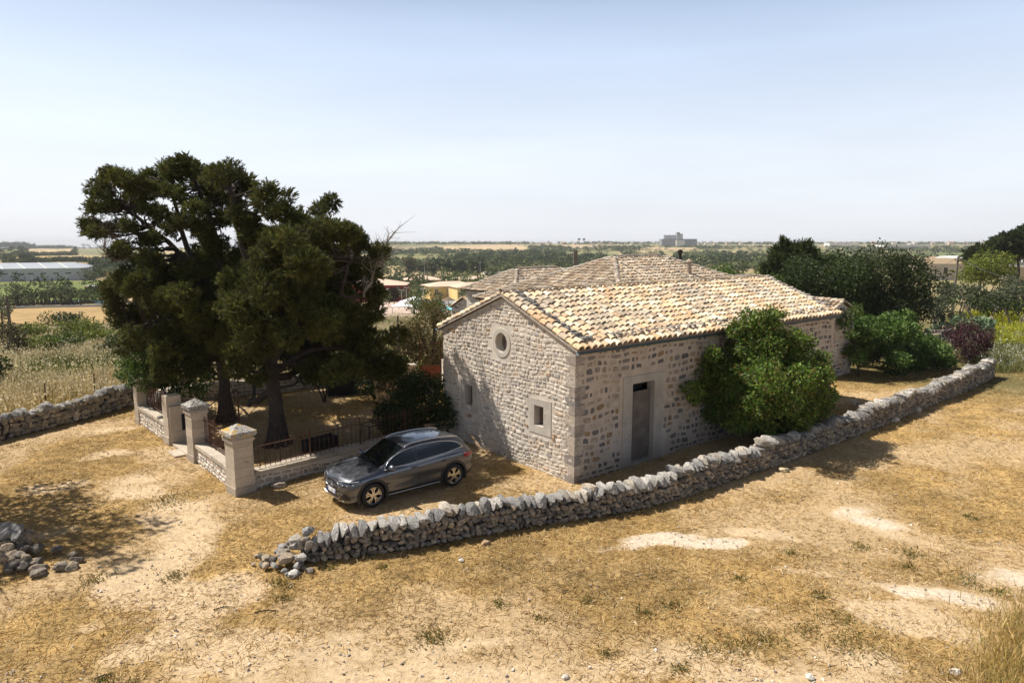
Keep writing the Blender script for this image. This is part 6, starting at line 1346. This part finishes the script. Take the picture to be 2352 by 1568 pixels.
def pale(c, k=1): return tuple(min(1,x*k) for x in c)
def far_house(name, label, px, py, w, l, h, rz, wall, roofc, rise=1.2, kind='hip', wins=(0,0,0,0), cat='house', group=None, over=.4, dx=0, Yd=None):
    """near corner at the sighted ground point; local x along the long side, y the short side going back"""
    p = at(px, py) if Yd is None else at(px, py, Y=Yd); r = T(empty(name, (p.x,p.y,tz(p.x,p.y) if Yd is None else p.z), rz), label, cat, group); mb = MB(); mb.box((0,0,-3),(l,w,h), wall); wo = mb.build('wall', M_plaster, r)
    mb = MB(); o = over
    if kind == 'hip':
        A,B,Cc,D_ = (-o,-o,h),(l+o,-o,h),(l+o,w+o,h),(-o,w+o,h); m = min(w,l)/2
        P,Q = ((m,w/2,h+rise),(l-m,w/2,h+rise)) if l > w else ((l/2,m,h+rise),(l/2,w-m,h+rise))
        if l > w: fs = [(A,B,Q,P),(B,Cc,Q),(Cc,D_,P,Q),(D_,A,P)]
        else: fs = [(A,B,P),(B,Cc,Q,P),(Cc,D_,Q),(D_,A,P,Q)]
        for f in fs: mb.poly(f, roofc)
        mb.poly([D_,Cc,B,A], roofc)
    elif kind == 'gable':
        P,Q = (-o,w/2,h+rise),(l+o,w/2,h+rise); A,B,Cc,D_ = (-o,-o,h),(l+o,-o,h),(l+o,w+o,h),(-o,w+o,h)
        for f in ((A,B,Q,P),(Cc,D_,P,Q),(B,Cc,Q),(D_,A,P),(D_,Cc,B,A)): mb.poly(f, roofc)
    elif kind == 'arch':
        n = 10; 
        for i in range(n):
            a0,a1 = math.pi*i/n, math.pi*(i+1)/n; y0,z0,y1,z1 = w/2-w/2*math.cos(a0),h+rise*math.sin(a0),w/2-w/2*math.cos(a1),h+rise*math.sin(a1)
            mb.quad((0,y0,z0),(l,y0,z0),(l,y1,z1),(0,y1,z1), roofc); mb.poly([(0,y1,z1),(0,y1,h),(0,y0,h),(0,y0,z0)], wall)
    else: mb.box((-o*.3,-o*.3,h),(l+o*.3,w+o*.3,h+.35), roofc)
    mb.build('roof', M_tile if kind in ('hip','gable') else M_metal, r)
    n, ww, wh, wz = wins
    for i in range(n):
        x = l*(i+.5)/n; fr = MB(); fr.box((x-ww/2-.12,-.06,wz-.12),(x+ww/2+.12,.0,wz+wh+.12), pale(wall,1.25)); f = fr.build('window', M_plaster, wo)
        fr = MB(); fr.box((x-ww/2,-.09,wz),(x+ww/2,-.062,wz+wh),(.04,.045,.05)); fr.build('pane', M_glassd, f)
    return r
YEL, PNK, RED = (.74,.56,.25), (.68,.49,.37), (.22,.035,.025)
far_house('villa', 'yellow villa with a pink tile roof, left of the other yellow villa facing the yard', 988, 687, 11, 17, 4.0, R(22), YEL, PNK, 1.3, wins=(4,1.0,1.5,1.6))
far_house('villa', 'yellow villa with a pink tile roof nearest the hipped stone building', 1051, 691, 10, 15, 4.1, R(22), YEL, PNK, 1.3, wins=(4,1.0,1.5,1.6))
far_house('villa', 'yellow villa showing only its pale roof behind the dark red building', 925, 664, 12, 16, 3.6, R(10), YEL, PNK, 1.4)
far_house('villa', 'low pink roofed villa behind the two yellow ones', 1040, 660, 10, 20, 3.2, R(10), YEL, PNK, 1.2)
rb = far_house('red_building', 'long dark red resort building with pale window frames and pink roof', 700, 694, 13, 30, 5.0, R(4), RED, PNK, 1.5, wins=(9,1.0,1.6,2.3), cat='building')
far_house('villa', 'pale roofed resort building hidden behind the big evergreen', 660, 668, 12, 18, 3.5, R(6), (.5,.2,.14), PNK, 1.3)
far_house('old_house', 'grey derelict two storey house behind the evergreen crown', 846, 627, 9, 10, 7.2, R(10), (.30,.26,.23), (.28,.22,.18), 1.2, 'flat', wins=(3,1.0,1.6,4.2))
far_house('white_building', 'long white low building with a strip of windows behind the stone roofs', 1113, 642, 9, 22, 3.4, R(8), (.62,.62,.60), (.20,.16,.12), .4, 'flat', wins=(6,2.4,1.2,1.5), cat='building')
# pavilion, sails, pool and parasols
def canopy(px, py, w, l, h, rz, label):
    p = at(px,py); r = T(empty('white_canopy', (p.x,p.y,tz(p.x,p.y)), rz), label, 'canopy'); mb = MB(); c = (.82,.82,.82)
    mb.poly([(0,0,h),(l,0,h),(l/2,w/2,h+.8)],c); mb.poly([(l,0,h),(l,w,h),(l/2,w/2,h+.8)],c); mb.poly([(l,w,h),(0,w,h),(l/2,w/2,h+.8)],c); mb.poly([(0,w,h),(0,0,h),(l/2,w/2,h+.8)],c); mb.build('cover', M_plaster, r)
    for x,y in ((.1,.1),(l-.1,.1),(l-.1,w-.1),(.1,w-.1)): mb = MB(); mb.box((x-.08,y-.08,-.5),(x+.08,y+.08,h),c); mb.build('post', M_plaster, r)
for a in [(915,712,3.5,4.5,1.8,.1,'white sail canopy beside the thin cypress'),(900,724,3.5,4.5,1.8,.15,'white canopy lowest of the resort, near the dark branch'),(935,704,3,4,1.8,.1,'white canopy behind the others near the lamp posts'),(955,716,3,4,1.7,.1,'white canopy between the parasols'),(1085,690,3,3.5,2.2,.1,'white framed pavilion beside the hipped stone building')]: canopy(*a)
fsheet([(985,717),(992,706),(1045,704),(1042,714)], (.22,.55,.62), 'turquoise swimming pool', 'pool_water', lift=.3)
for px,py in ((978,712),(1003,709),(1030,707)):
    p = at(px,py); r = T(empty('parasol', (p.x,p.y,tz(p.x,p.y))), 'thatched parasol beside the turquoise pool', 'parasol', 'thatched parasols at the pool'); mb = MB(); mb.lathe([(1.7,2.0),(1.5,2.15),(.0,2.9)],10,'z',(0,0,0),(.20,.15,.10)); mb.build('thatch', M_plaster, r); mb = MB(); mb.tube([(0,0,0),(0,0,2.3)],.06,6); mb.build('pole', M_wood, r)
lamp0 = None
for i,(px,y1,y0) in enumerate([(888,664,700),(893,670,704),(923,669,705),(934,660,697),(973,663,706),(1003,660,694),(1030,664,696),(975,600,640),(1103,603,640)]):
    p = at(px,y0); h = max(4.5, (y0-y1)/1568*p.y)
    if lamp0 is None:
        lamp0 = T(empty('street_lamp', p), 'slim pale lamp post with two arms in the resort yard', 'street lamp', 'lamp posts of the resort'); mb = MB(); mb.tube([(0,0,-.3),(0,0,4.5)],[.11,.07],6,(.5,.48,.46)); mb.build('pole', M_metal, lamp0)
        for s in (-1,1): mb = MB(); mb.beam((0,0,4.4),(.8*s,0,4.5),.07,.07,(.5,.48,.46)); mb.box((.5*s-.3,-.12,4.5),(.5*s+.3,.12,4.6),(.5,.48,.46)); mb.build('lamp_head', M_metal, lamp0)
        l = lamp0
    else:
        l = lamp0.copy(); link(l); l.location = p
        for ch in list(lamp0.children): c = ch.copy(); link(c, l)
        if i > 6: l['label'] = 'slim lamp post by the dark pine belt behind the villas'; l['group'] = 'lamp posts by the pine belt'
    l.scale = (1,1,h/4.5)
# warehouse
p0 = at(195,643.5); p1 = at(-75,647.5); d = Vector((p0.x-p1.x,p0.y-p1.y,0)); Lw = d.length; rz = math.atan2(d.y,d.x); hw_ = 5.6
r = T(empty('warehouse', (p1.x,p1.y,p1.z), rz), 'big pale grey warehouse with striped metal roof at the left', 'warehouse'); mb = MB(); g = (.42,.44,.46)
mb.box((0,0,-2),(Lw,34,hw_), g); wo = mb.build('wall', M_metal, r)
mb = MB(); mb.quad((0,-.3,hw_+.02),(Lw,-.3,hw_+.02),(Lw-6,17,hw_+2.4),(0,17,hw_+2.4),(.33,.36,.40)); mb.quad((0,34.3,hw_+.02),(0,17,hw_+2.4),(Lw-6,17,hw_+2.4),(Lw,34.3,hw_+.02),(.33,.36,.40)); mb.poly([(Lw,-.3,hw_+.02),(Lw,34.3,hw_+.02),(Lw-6,17,hw_+2.4)],(.42,.45,.48)); ro = mb.build('roof', M_metal, r)
for x in np.linspace(Lw*.1,Lw*.84,5): mb = MB(); mb.quad((x+.6,-.32,hw_+.08),(x+1.2,-.32,hw_+.08),(x-5.4,17,hw_+2.46),(x-6,17,hw_+2.46),(.68,.66,.60)); mb.build('roof_strip', M_metal, ro)
mb = MB(); mb.box((0,-.35,hw_-.1),(Lw,-.02,hw_+.15),(.66,.67,.68)); mb.build('gutter', M_metal, ro)
for i in range(11):
    x = Lw-6.5-i*5.0
    if x > 2: mb = MB(); mb.box((x-1.35,-.06,2.9),(x+1.35,0,3.75),(.5,.52,.54)); f = mb.build('window', M_metal, wo); mb = MB(); mb.box((x-1.2,-.1,3.05),(x+1.2,-.062,3.6),(.05,.05,.055)); mb.build('pane', M_glassd, f)
for x in (Lw-8,Lw-22,Lw-34): mb = MB(); mb.box((x-1.2,-.08,-1),(x+1.2,0,2.2),(.55,.56,.57)); mb.build('door', M_metal, wo)
far_house('orange_shed', 'small orange walled shed with a white flat roof beyond the left olives', 195, 672, 5, 11, 2.0, R(2), (.50,.24,.10), (.55,.53,.50), .3, 'flat', cat='shed')
far_house('yellow_hut', 'tiny yellow hut just right of the warehouse', 245, 641, 4, 5, 3.0, R(2), (.66,.45,.10), (.5,.45,.3), .3, 'flat', wins=(1,1.2,1.0,1.2), cat='hut')
# roadside wall with dark posts, blue covers
p0 = at(-60,704); p1 = at(300,696); mb = MB(); d = p1-p0; n = 40
for i in range(n): a = p0+d*(i/n); b = p0+d*((i+1)/n); a.z = tz(a.x,a.y); b.z = tz(b.x,b.y); mb.beam(a+Vector((0,0,.2)), b+Vector((0,0,.2)), .4, .7, (.16,.14,.12)); mb.box((a.x-.25,a.y-.25,a.z),(a.x+.25,a.y+.25,a.z+1.15),(.10,.09,.08))
T(mb.build('roadside_wall', M_plaster), 'low dark wall with stub posts along the country road', 'wall')
for px,w in ((130,3),(160,9),(190,9),(222,3)):
    p = at(px,697); mb = MB(); n = 6
    for i in range(n): a0,a1 = math.pi*i/n, math.pi*(i+1)/n; mb.quad((0,-.8*math.cos(a0),.9*math.sin(a0)),(w,-.8*math.cos(a0),.9*math.sin(a0)),(w,-.8*math.cos(a1),.9*math.sin(a1)),(0,-.8*math.cos(a1),.9*math.sin(a1)),(.25,.45,.55))
    T(mb.build('tunnel_cover', M_plaster, loc=p), 'low pale blue tunnel cover between the olives by the road', 'cover', 'blue tunnel covers by the road')
# utility poles
def pole(px0, py0, px1, py1, Y, r_, label, mat, col, arm=True):
    a = at(px1,py1,Y=Y); b = at(px0,py0,Y=Y); a.z = tz(a.x,a.y)-.3; o = T(empty('utility_pole', a), label, 'pole'); mb = MB(); mb.tube([(0,0,0),b-a],[r_,r_*.7],8,col); mb.build('pole', mat, o)
    t = b-a; mb = MB(); mb.beam(t+Vector((-.35,0,-.35)),t+Vector((.35,0,-.35)),.07,.07,col); 
    for s in (-.3,.3): mb.tube([t+Vector((s,0,-.33)),t+Vector((s,0,-.12))],.035,6,col)
    mb.build('crossarm', mat, o); return b
w1 = pole(15,680,25,757,52,.13,'dark wooden utility pole at the left edge of the dry field', M_wood, (.1,.08,.07))
w2 = pole(2201,590,2191,664,72,.14,'leaning wooden utility pole before the long stone barn', M_wood, (.30,.22,.12))
w3 = pole(981,590,981,642,270,.2,'distant utility pole rising beside the tall eucalyptus', M_wood, (.3,.27,.23)); w4 = pole(829,600,829,640,270,.2,'distant utility pole seen beside the evergreen', M_wood, (.3,.27,.23))
def wire(name, a, b, sag, label, r_=.02):
    mb = MB(); mb.tube([a.lerp(b,t)+Vector((0,0,-sag*4*t*(1-t))) for t in np.linspace(0,1,20)], r_, 4, (.2,.2,.2)); T(mb.build(name, M_metal), label, 'wire')
wire('power_line', w3, at(1400,592,Y=420), 2.5, 'thin power line sagging over the dark pine belt', .05)
wire('power_line', w2, at(1950,632,Y=58), 1.2, 'thin power line from the leaning pole towards the farm roofs')
wire('power_line', w2, at(2480,640,Y=64), 1.2, 'thin power line from the leaning pole to the right')
# barn, greenhouse and terrace house at the right
far_house('stone_barn', 'long pale stone barn with a dull tile roof and one dark doorway', 2118, 636, 7, 9.8, 2.9, R(-3), (.60,.51,.43), (.34,.26,.17), 1.2, 'gable', wins=(1,.9,1.6,.5), cat='barn', Yd=152)
far_house('arched_greenhouse', 'white arched plastic greenhouse behind the stone barn', 2184, 606, 9, 8.6, 1.0, R(4), (.60,.60,.58), (.80,.79,.76), 1.7, 'arch', cat='greenhouse', Yd=240)
far_house('stone_hut', 'small tile roofed hut beyond the stone barn', 2135, 600, 3, 3.6, 1.2, R(0), (.40,.33,.27), (.45,.28,.2), .5, 'gable', cat='hut', Yd=262)
tr_ = far_house('terrace_house', 'tan house with a white roof terrace and white frame at the right edge', 2318, 650, 9, 14, 3.2, R(-22), (.48,.37,.25), (.75,.72,.68), .3, 'flat', cat='house')
mb = MB(); c = (.85,.85,.85)
for x in (2,4.6): mb.box((x-.1,.8,3.5),(x+.1,1.0,5.6),c)
mb.box((1.9,.8,5.6),(4.7,1.0,5.8),c); mb.build('white_frame', M_plaster, tr_); mb = MB(); mb.box((-.1,-.1,3.56),(14,-.05,4.2),(.3,.3,.3)); mb.build('terrace_rail', M_metal, tr_)
far_house('far_shed', 'long white industrial shed on the plain beyond the dark trees', 2030, 573, 30, 85, 8, R(0), (.62,.61,.60), (.55,.54,.54), 1, 'flat', cat='shed')
far_house('far_shed', 'pale shed roofs left on the plain, just right of the domed pine', 1905, 566, 30, 70, 8, R(0), (.66,.65,.63), (.6,.6,.6), 1, 'flat', cat='shed')
# silo complex on the skyline
p = at(1560,549,Y=1780); zb0 = tz(p.x,p.y); k = 1780/1568; r = T(empty('silo_complex', (at(1520,555,Y=1780).x,1780,0)), 'grey silo and tower complex on the skyline right of the pair of palms', 'factory'); mb = MB()
H0 = lambda y: CAMH-(y-557)/1568*1780*1.0
mb.box((0,0,zb0-5),(80*k,30,H0(549)),(.22,.23,.25)); mb.build('hall', M_plaster, r)
for i in range(5): mb = MB(); mb.lathe([(2.9*k,H0(549)),(2.9*k,H0(540)),(1,H0(538.5)),(0,H0(538.5))],14,'z',((8+i*5.6)*k,10,0),(.50,.52,.54)); mb.build('silo', M_plaster, r)
mb = MB(); mb.box((34*k,0,H0(549)),(41*k,16,H0(534)),(.33,.34,.35)); mb.box((41*k,2,H0(549)),(48*k,16,H0(537.5)),(.42,.43,.44)); mb.build('tower', M_plaster, r)
mb = MB(); mb.box((31*k,-12,zb0-5),(50*k,-2,H0(552)),(.60,.57,.52)); mb.build('white_annex', M_plaster, r)
# far trees: templates
rgf = np.random.default_rng(500)
def tree_mesh(rg, n, h, r_, pal, L, tall=1.0, trunk=True):
    mb = MB(); cs = [(rg.normal(0,r_*.38),rg.normal(0,r_*.38),h*(.62+rg.normal(0,.10)*tall),r_*rg.uniform(.45,.65)) for _ in range(5)]
    for c in cs:
        P,d = shell(rg, c[:3], (c[3],c[3],c[3]*.8*tall), n//5, .5); U = d+rg.normal(0,.6,(len(P),3)); leaves(mb, rg, P, U, L, L*.36, np.array(pal)*rg.uniform(.85,1.15))
    if trunk: mb.tube([(0,0,-.5),(.1*r_,0,h*.35),(0,.1*r_,h*.65)],[.09*r_,.07*r_,.04*r_],5,(.10,.08,.06))
    return mb
OLV_T = [(.12,.14,.065),(.15,.17,.085),(.09,.11,.05),(.18,.19,.10)]; DRK_T = [(.05,.075,.028),(.07,.095,.034),(.04,.06,.024)]; GRN_T = [(.10,.14,.04),(.13,.17,.05),(.08,.11,.035)]
protos = []
for i in range(7):
    pal = (OLV_T,OLV_T,OLV_T,GRN_T,OLV_T,DRK_T,GRN_T)[i]; m = tree_mesh(rgf, 230, 4.2, 2.3, pal, .52); o = m.build('olive_tree', M_far); protos.append((o, ('grey green','silvery','pale grey','bright green','dull olive','dark green','mid green')[i]))
def onfield(x, y):
    c = np.zeros(len(x), bool)
    for P in FIELDS: c |= inpoly(x, y, P)
    return c
fam = ('olive','olive','olive','carob','olive','oak','almond')
a = rgf.uniform(R(-40),R(40),9000); rr = rgf.uniform(150,470,9000); x,y = rr*np.sin(a), rr*np.cos(a); ad = np.degrees(a); u = rgf.random(9000)
k = ~(onfield(x,y) | ((ad > -17) & (ad < 0) & (rr < 255)) | ((ad < -20) & (rr > 325) & (rr < 385)) | ((ad > 27) & (rr < 330)) | ((ad < -17) & (rr < 200) & (u < .55)) | ((fbm(x/60,y/60,91,3) < .50) & (rgf.random(9000) < .88)))
_, ui = np.unique(np.stack([np.round(x/4.5),np.round(y/4.5)],1), axis=0, return_index=True); kk = np.zeros(9000,bool); kk[ui] = True
spots = list(zip(x[k&kk].tolist(), y[k&kk].tolist()))[:2000]
# rows of olives in the left foreground valley and around the villas
for px,py in [(10,705),(45,703),(78,702),(105,700),(140,699),(165,698),(195,697),(215,696),(235,698),(10,668),(35,668),(60,672),(85,662),(100,668),(115,670),(135,668),(150,664),(165,668),(200,660),(215,665),(25,645),(50,650),(924,694),(940,690),(957,694),(966,692),(966,690),(1012,693),(1063,697),(1075,696),(1085,694),(880,706),(860,700),(950,722),(965,720),(1010,722),(985,724)]:
    p = at(px,py); spots.insert(0,(p.x,p.y))
spots.sort(key=lambda s: math.hypot(*s)); near_, rest = spots[:296], spots[296:]
used = set()
for i,(x,y) in enumerate(near_):
    k = int(rgf.integers(7)); p, tone = protos[k]; x, y = float(x), float(y); d_ = math.hypot(x,y); az_ = math.degrees(math.atan2(x,y)); sc = rgf.uniform(.75,1.25)*(1.0 if d_ > 150 else .9)
    if k in used: o = p.copy(); link(o)
    else: o = p; used.add(k)
    o.location = (x,y,tz(x,y)); o.rotation_euler = (0,0,rgf.uniform(0,6.3)); o.scale = (sc,sc,sc*rgf.uniform(.85,1.15)); o.name = fam[k]+'_tree'
    zone = 'the left valley by the country road' if az_ < -17 else 'the ground round the resort villas' if az_ < 0 and d_ < 260 else 'the grove behind the villas' if az_ < 2 else 'the slope behind the stone roofs' if az_ < 16 else 'the grove beyond the flowering field at the right'
    T(o, f'{tone} {fam[k]} tree dotted over {zone}', 'tree', f'{fam[k]} trees on {zone}')
for k,(p,_) in enumerate(protos):
    if k not in used: bpy.data.objects.remove(p)
def grove(name, label, pts, n, h, r_, L, pals, rg, zoff=0):
    mb = MB(); tm = [tree_mesh(rg, n, h, r_, pals[i%len(pals)], L, trunk=False) for i in range(8)]; T_ = [(np.concatenate(m.V), np.concatenate([f for f,_,_ in m.F]), np.concatenate([c for _,c,_ in m.F])) for m in tm]
    pts = np.array(pts); z = terr(pts[:,0],pts[:,1]); idx = rg.integers(0,8,len(pts))
    for j,(V,F,Cc) in enumerate(T_):
        q = np.where(idx == j)[0]; k = len(q)
        if not k: continue
        s = rg.uniform(.65,1.35,k); M = rotm(rg,k,0.0)*s[:,None,None]; VV = np.einsum('kij,nj->kni',M,V)+np.stack([pts[q,0],pts[q,1],z[q]+zoff],1)[:,None,:]
        FF = (F[None]+(np.arange(k)*len(V))[:,None,None]).reshape(-1,4); mb.add(VV.reshape(-1,3), FF, np.clip(np.tile(Cc,(k,1))*np.repeat(rg.uniform(.75,1.25,k),len(F))[:,None],0,1))
    return T(mb.build(name, M_far), label, 'trees', kind='stuff')
grove('olive_grove', 'olive groves filling the middle distance', rest, 70, 4.2, 2.4, .95, [OLV_T,GRN_T,DRK_T,OLV_T], rgf)
n = 16000; a = rgf.uniform(R(-40),R(42),n); rr = 470*np.exp(rgf.random(n)*1.25); x,y = rr*np.sin(a), rr*np.cos(a); f = fbm(x/170,y/110,92,3)
k = ~(onfield(x,y) | ((np.degrees(a) < -22) & (rgf.random(n) < .93)) | ((f < .53) & (rgf.random(n) < .93)))
P = list(zip(x[k], y[k]))[:6500]
grove('far_woodland', 'distant groves and woods merging below the skyline', P, 30, 3.6, 3.6, 2.0, [OLV_T,GRN_T,DRK_T,DRK_T], rgf)
P = []
for _ in range(1500):
    px = rgf.uniform(860,2352); 
    if rgf.random() > .35+.6*float(fbm(np.array([px/70.]),np.array([1.]),95,3)[0] > .5): continue
    Y = rgf.uniform(2000,2350); p = at(px,560,Y=Y); P.append((p.x,p.y))
grove('skyline_trees', 'line of tiny trees along the far ridge', P, 30, 4.6, 5.0, 2.6, [DRK_T,GRN_T], rgf)
# hedge lines along field edges at the left
P = []
for (x0,y0),(x1,y1),n in [((48,588),(175,586),60),((171,571),(173,586),10),((60,571),(340,570.5),90),((10,604.5),(110,603),26),((110,602),(330,602),60),((13,603),(66,572),40),((0,573),(62,571),60),((0,596),(40,588),40),((200,636),(330,625),60),((205,612),(330,608),50)]:
    for _ in range(n*2): t = rgf.random(); p = at(x0+(x1-x0)*t+rgf.normal(0,2), min(y0+(y1-y0)*t+rgf.normal(0,.3), 705)); P.append((p.x,p.y))
grove('hedgerow', 'dark hedgerows dividing the left hillside fields', P, 40, 3.0, 3.2, 1.3, [DRK_T,OLV_T], rgf)
# single distant trees and the cypress wood
def ftree(px, pyb, hpx, wpx, pal, label, name='round_tree', n=320, tall=1.0, cat='tree', group=None, L=None):
    p = at(px,pyb); k = p.y/1568; h = hpx*k; r_ = wpx*k/2; m = tree_mesh(rgf, n, h*1.02, r_*.95, pal, L or max(.5,r_*.25), tall*(h/max(r_*2,.1))**.5 if tall == 1 else tall)
    return T(m.build(name, M_far, loc=(p.x,p.y,tz(p.x,p.y)), rz=0), label, cat, group)
ftree(63,603,16,32,DRK_T,'dark spreading carob on the golden field above the warehouse','carob_tree',600)
ftree(20,643,22,34,DRK_T,'dark bush tree in front of the warehouse wall','carob_tree',500)
for i,(px,y,h,w,l) in enumerate([(192,570,12,14,'left one of the paired grey trees on the left skyline'),(203,570,10,11,'right one of the paired grey trees on the left skyline'),(171,571,5,13,'flat low tree left of the skyline pair'),(235,571,8,14,'rounded tree on the skyline right of the pair'),(28,575,8,17,'brownish round tree below the cypress wood'),(46,577,10,18,'dark round tree beside the brownish one below the cypress wood'),(262,585,13,26,'grey rounded tree at the right end of the grey green field'),(250,571,4,7,'tiny tree on the left skyline beside the evergreen crown')]): ftree(px,y,h,w,DRK_T,l,n=260)
ftree(938,630,46,36,[(.10,.10,.045),(.13,.12,.05),(.075,.08,.04)],'tall feathery eucalyptus behind the villas','eucalyptus_tree',900,L=1.0)
ftree(905,705,46,24,[(.05,.035,.028),(.035,.03,.025),(.06,.045,.03)],'dark thin cypress standing by the red building','cypress_tree',700,tall=2.4,L=.5)
for i,(px,h,w) in enumerate([(972,26,34),(995,34,36),(1018,36,34),(1040,30,34),(1062,34,36),(1085,36,36),(1103,30,26),(1050,24,30),(950,24,30)]): ftree(px,634+(i%2),h,w,[(.022,.034,.018),(.032,.045,.02),(.018,.028,.015)],'very dark pine in the dense belt behind the villas','pine_tree',420,group='dark pines of the belt behind the villas',L=.9)
ftree(1382,600,16,22,DRK_T,'dark round carob among the olives behind the ridge','carob_tree',300); ftree(1325,640,20,12,DRK_T,'small dark cypress beside the square post','cypress_tree',200,tall=1.8)
P = []
for _ in range(150): p = at(rgf.uniform(-30,58), 571.5); P.append((p.x+rgf.normal(0,10),p.y+rgf.uniform(0,50)))
grove('cypress_wood', 'dark wood of cypresses on the left skyline', P, 90, 17, 5.5, 2.2, [DRK_T], rgf)
P = []
for _ in range(120): p = at(rgf.uniform(60,150), 571.2); P.append((p.x+rgf.normal(0,10),p.y+rgf.uniform(0,40)))
grove('hill_wood', 'greener wood on the left skyline beside the long farmhouse', P, 60, 8, 5.5, 2.0, [GRN_T,DRK_T], rgf)
far_house('hill_farmhouse', 'long grey farmhouse among the cypresses on the left skyline', 69, 570, 10, 27, 15.5, R(0), (.24,.23,.23), (.36,.30,.28), .8, 'flat')
def palm(px, pyb, hpx, label, name='palm_tree'):
    p = at(px,pyb,Y=1900); k = p.y/1568; h = hpx*k; t = T(empty(name, (p.x,p.y,tz(p.x,p.y))), label, 'palm tree'); mb = MB(); mb.tube([(0,0,0),(.2,0,h*.85)],[.7,.5],6,(.12,.10,.08)); mb.build('trunk', M_plaster, t); mb = MB(); rg = np.random.default_rng(int(px))
    d = rg.normal(size=(160,3)); d[:,2] = d[:,2]*.6+.1; leaves(mb, rg, np.tile([(0,0,h*.88)],(160,1)), d, h*.22, h*.03, DRK_T); mb.build('crown', M_far, t)
palm(1330,557,15,'left one of two tall palms on the skyline'); palm(1341,557,15,'right one of two tall palms on the skyline')
palm(1172,566,10,'small palm at the edge of the big pale field')
# scattered far houses
hc = [((.60,.55,.48),(.45,.33,.26),'cream'),((.66,.64,.60),(.5,.47,.44),'white'),((.44,.36,.29),(.38,.27,.21),'brown'),((.58,.46,.36),(.42,.30,.24),'pinkish')]
H = [(1222,558,14),(1244,557,18),(1262,559,12),(1290,558,16),(1318,559,14),(1352,558,12),(1375,560,16),(1240,565,22),(1450,560,15),(1470,561,10),(1400,562,12),(1668,560,18),(1700,557,14),(1730,556,12),(1795,553,20),(1640,563,12),(1620,557,10),(1920,558,20),(1960,559,18),(2005,557,16),(2050,558,20),(2100,557,18),(2140,559,16),(2180,557,20),(2215,558,16),(2090,566,16),(2250,560,18),(1965,566,14),(1360,566,14),(1190,557,12)]
for i,(px,py,w) in enumerate(H):
    c = hc[i%4]; py = max(py,561.5); p = at(px,py); k = p.y/1568
    far_house('distant_house', f'{c[2]} house far away on the '+('ridge left of the silo complex' if px < 1500 else 'ridge between the silos and the domed pine' if px < 1800 else 'plain beyond the dark trees at the right'), px, py, 8, w*k*.55, 4.5+2*(i%2), R(-10+(i*37)%30), c[0], c[1], 1.5, 'gable', group='far houses '+c[2]+(' left' if px < 1500 else ' middle' if px < 1800 else ' right'))
# ------------------------------------------------------------------ haze
hz = MB(); hz.box((-6500,-6500,-70),(6500,6500,22))
mh = bpy.data.materials.new('haze'); mh.use_nodes = True
for n in list(mh.node_tree.nodes):
    if n.type != 'OUTPUT_MATERIAL': mh.node_tree.nodes.remove(n)
pv = mh.node_tree.nodes.new('ShaderNodeVolumePrincipled'); pv.inputs['Density'].default_value = .00013
pv.inputs['Color'].default_value = (.97,.98,1,1); pv.inputs['Anisotropy'].default_value = .0
mh.node_tree.links.new(pv.outputs[0], mh.node_tree.nodes['Material Output'].inputs['Volume'])
T(hz.build('haze', mh), 'pale summer haze over the far plain', 'haze', kind='stuff')
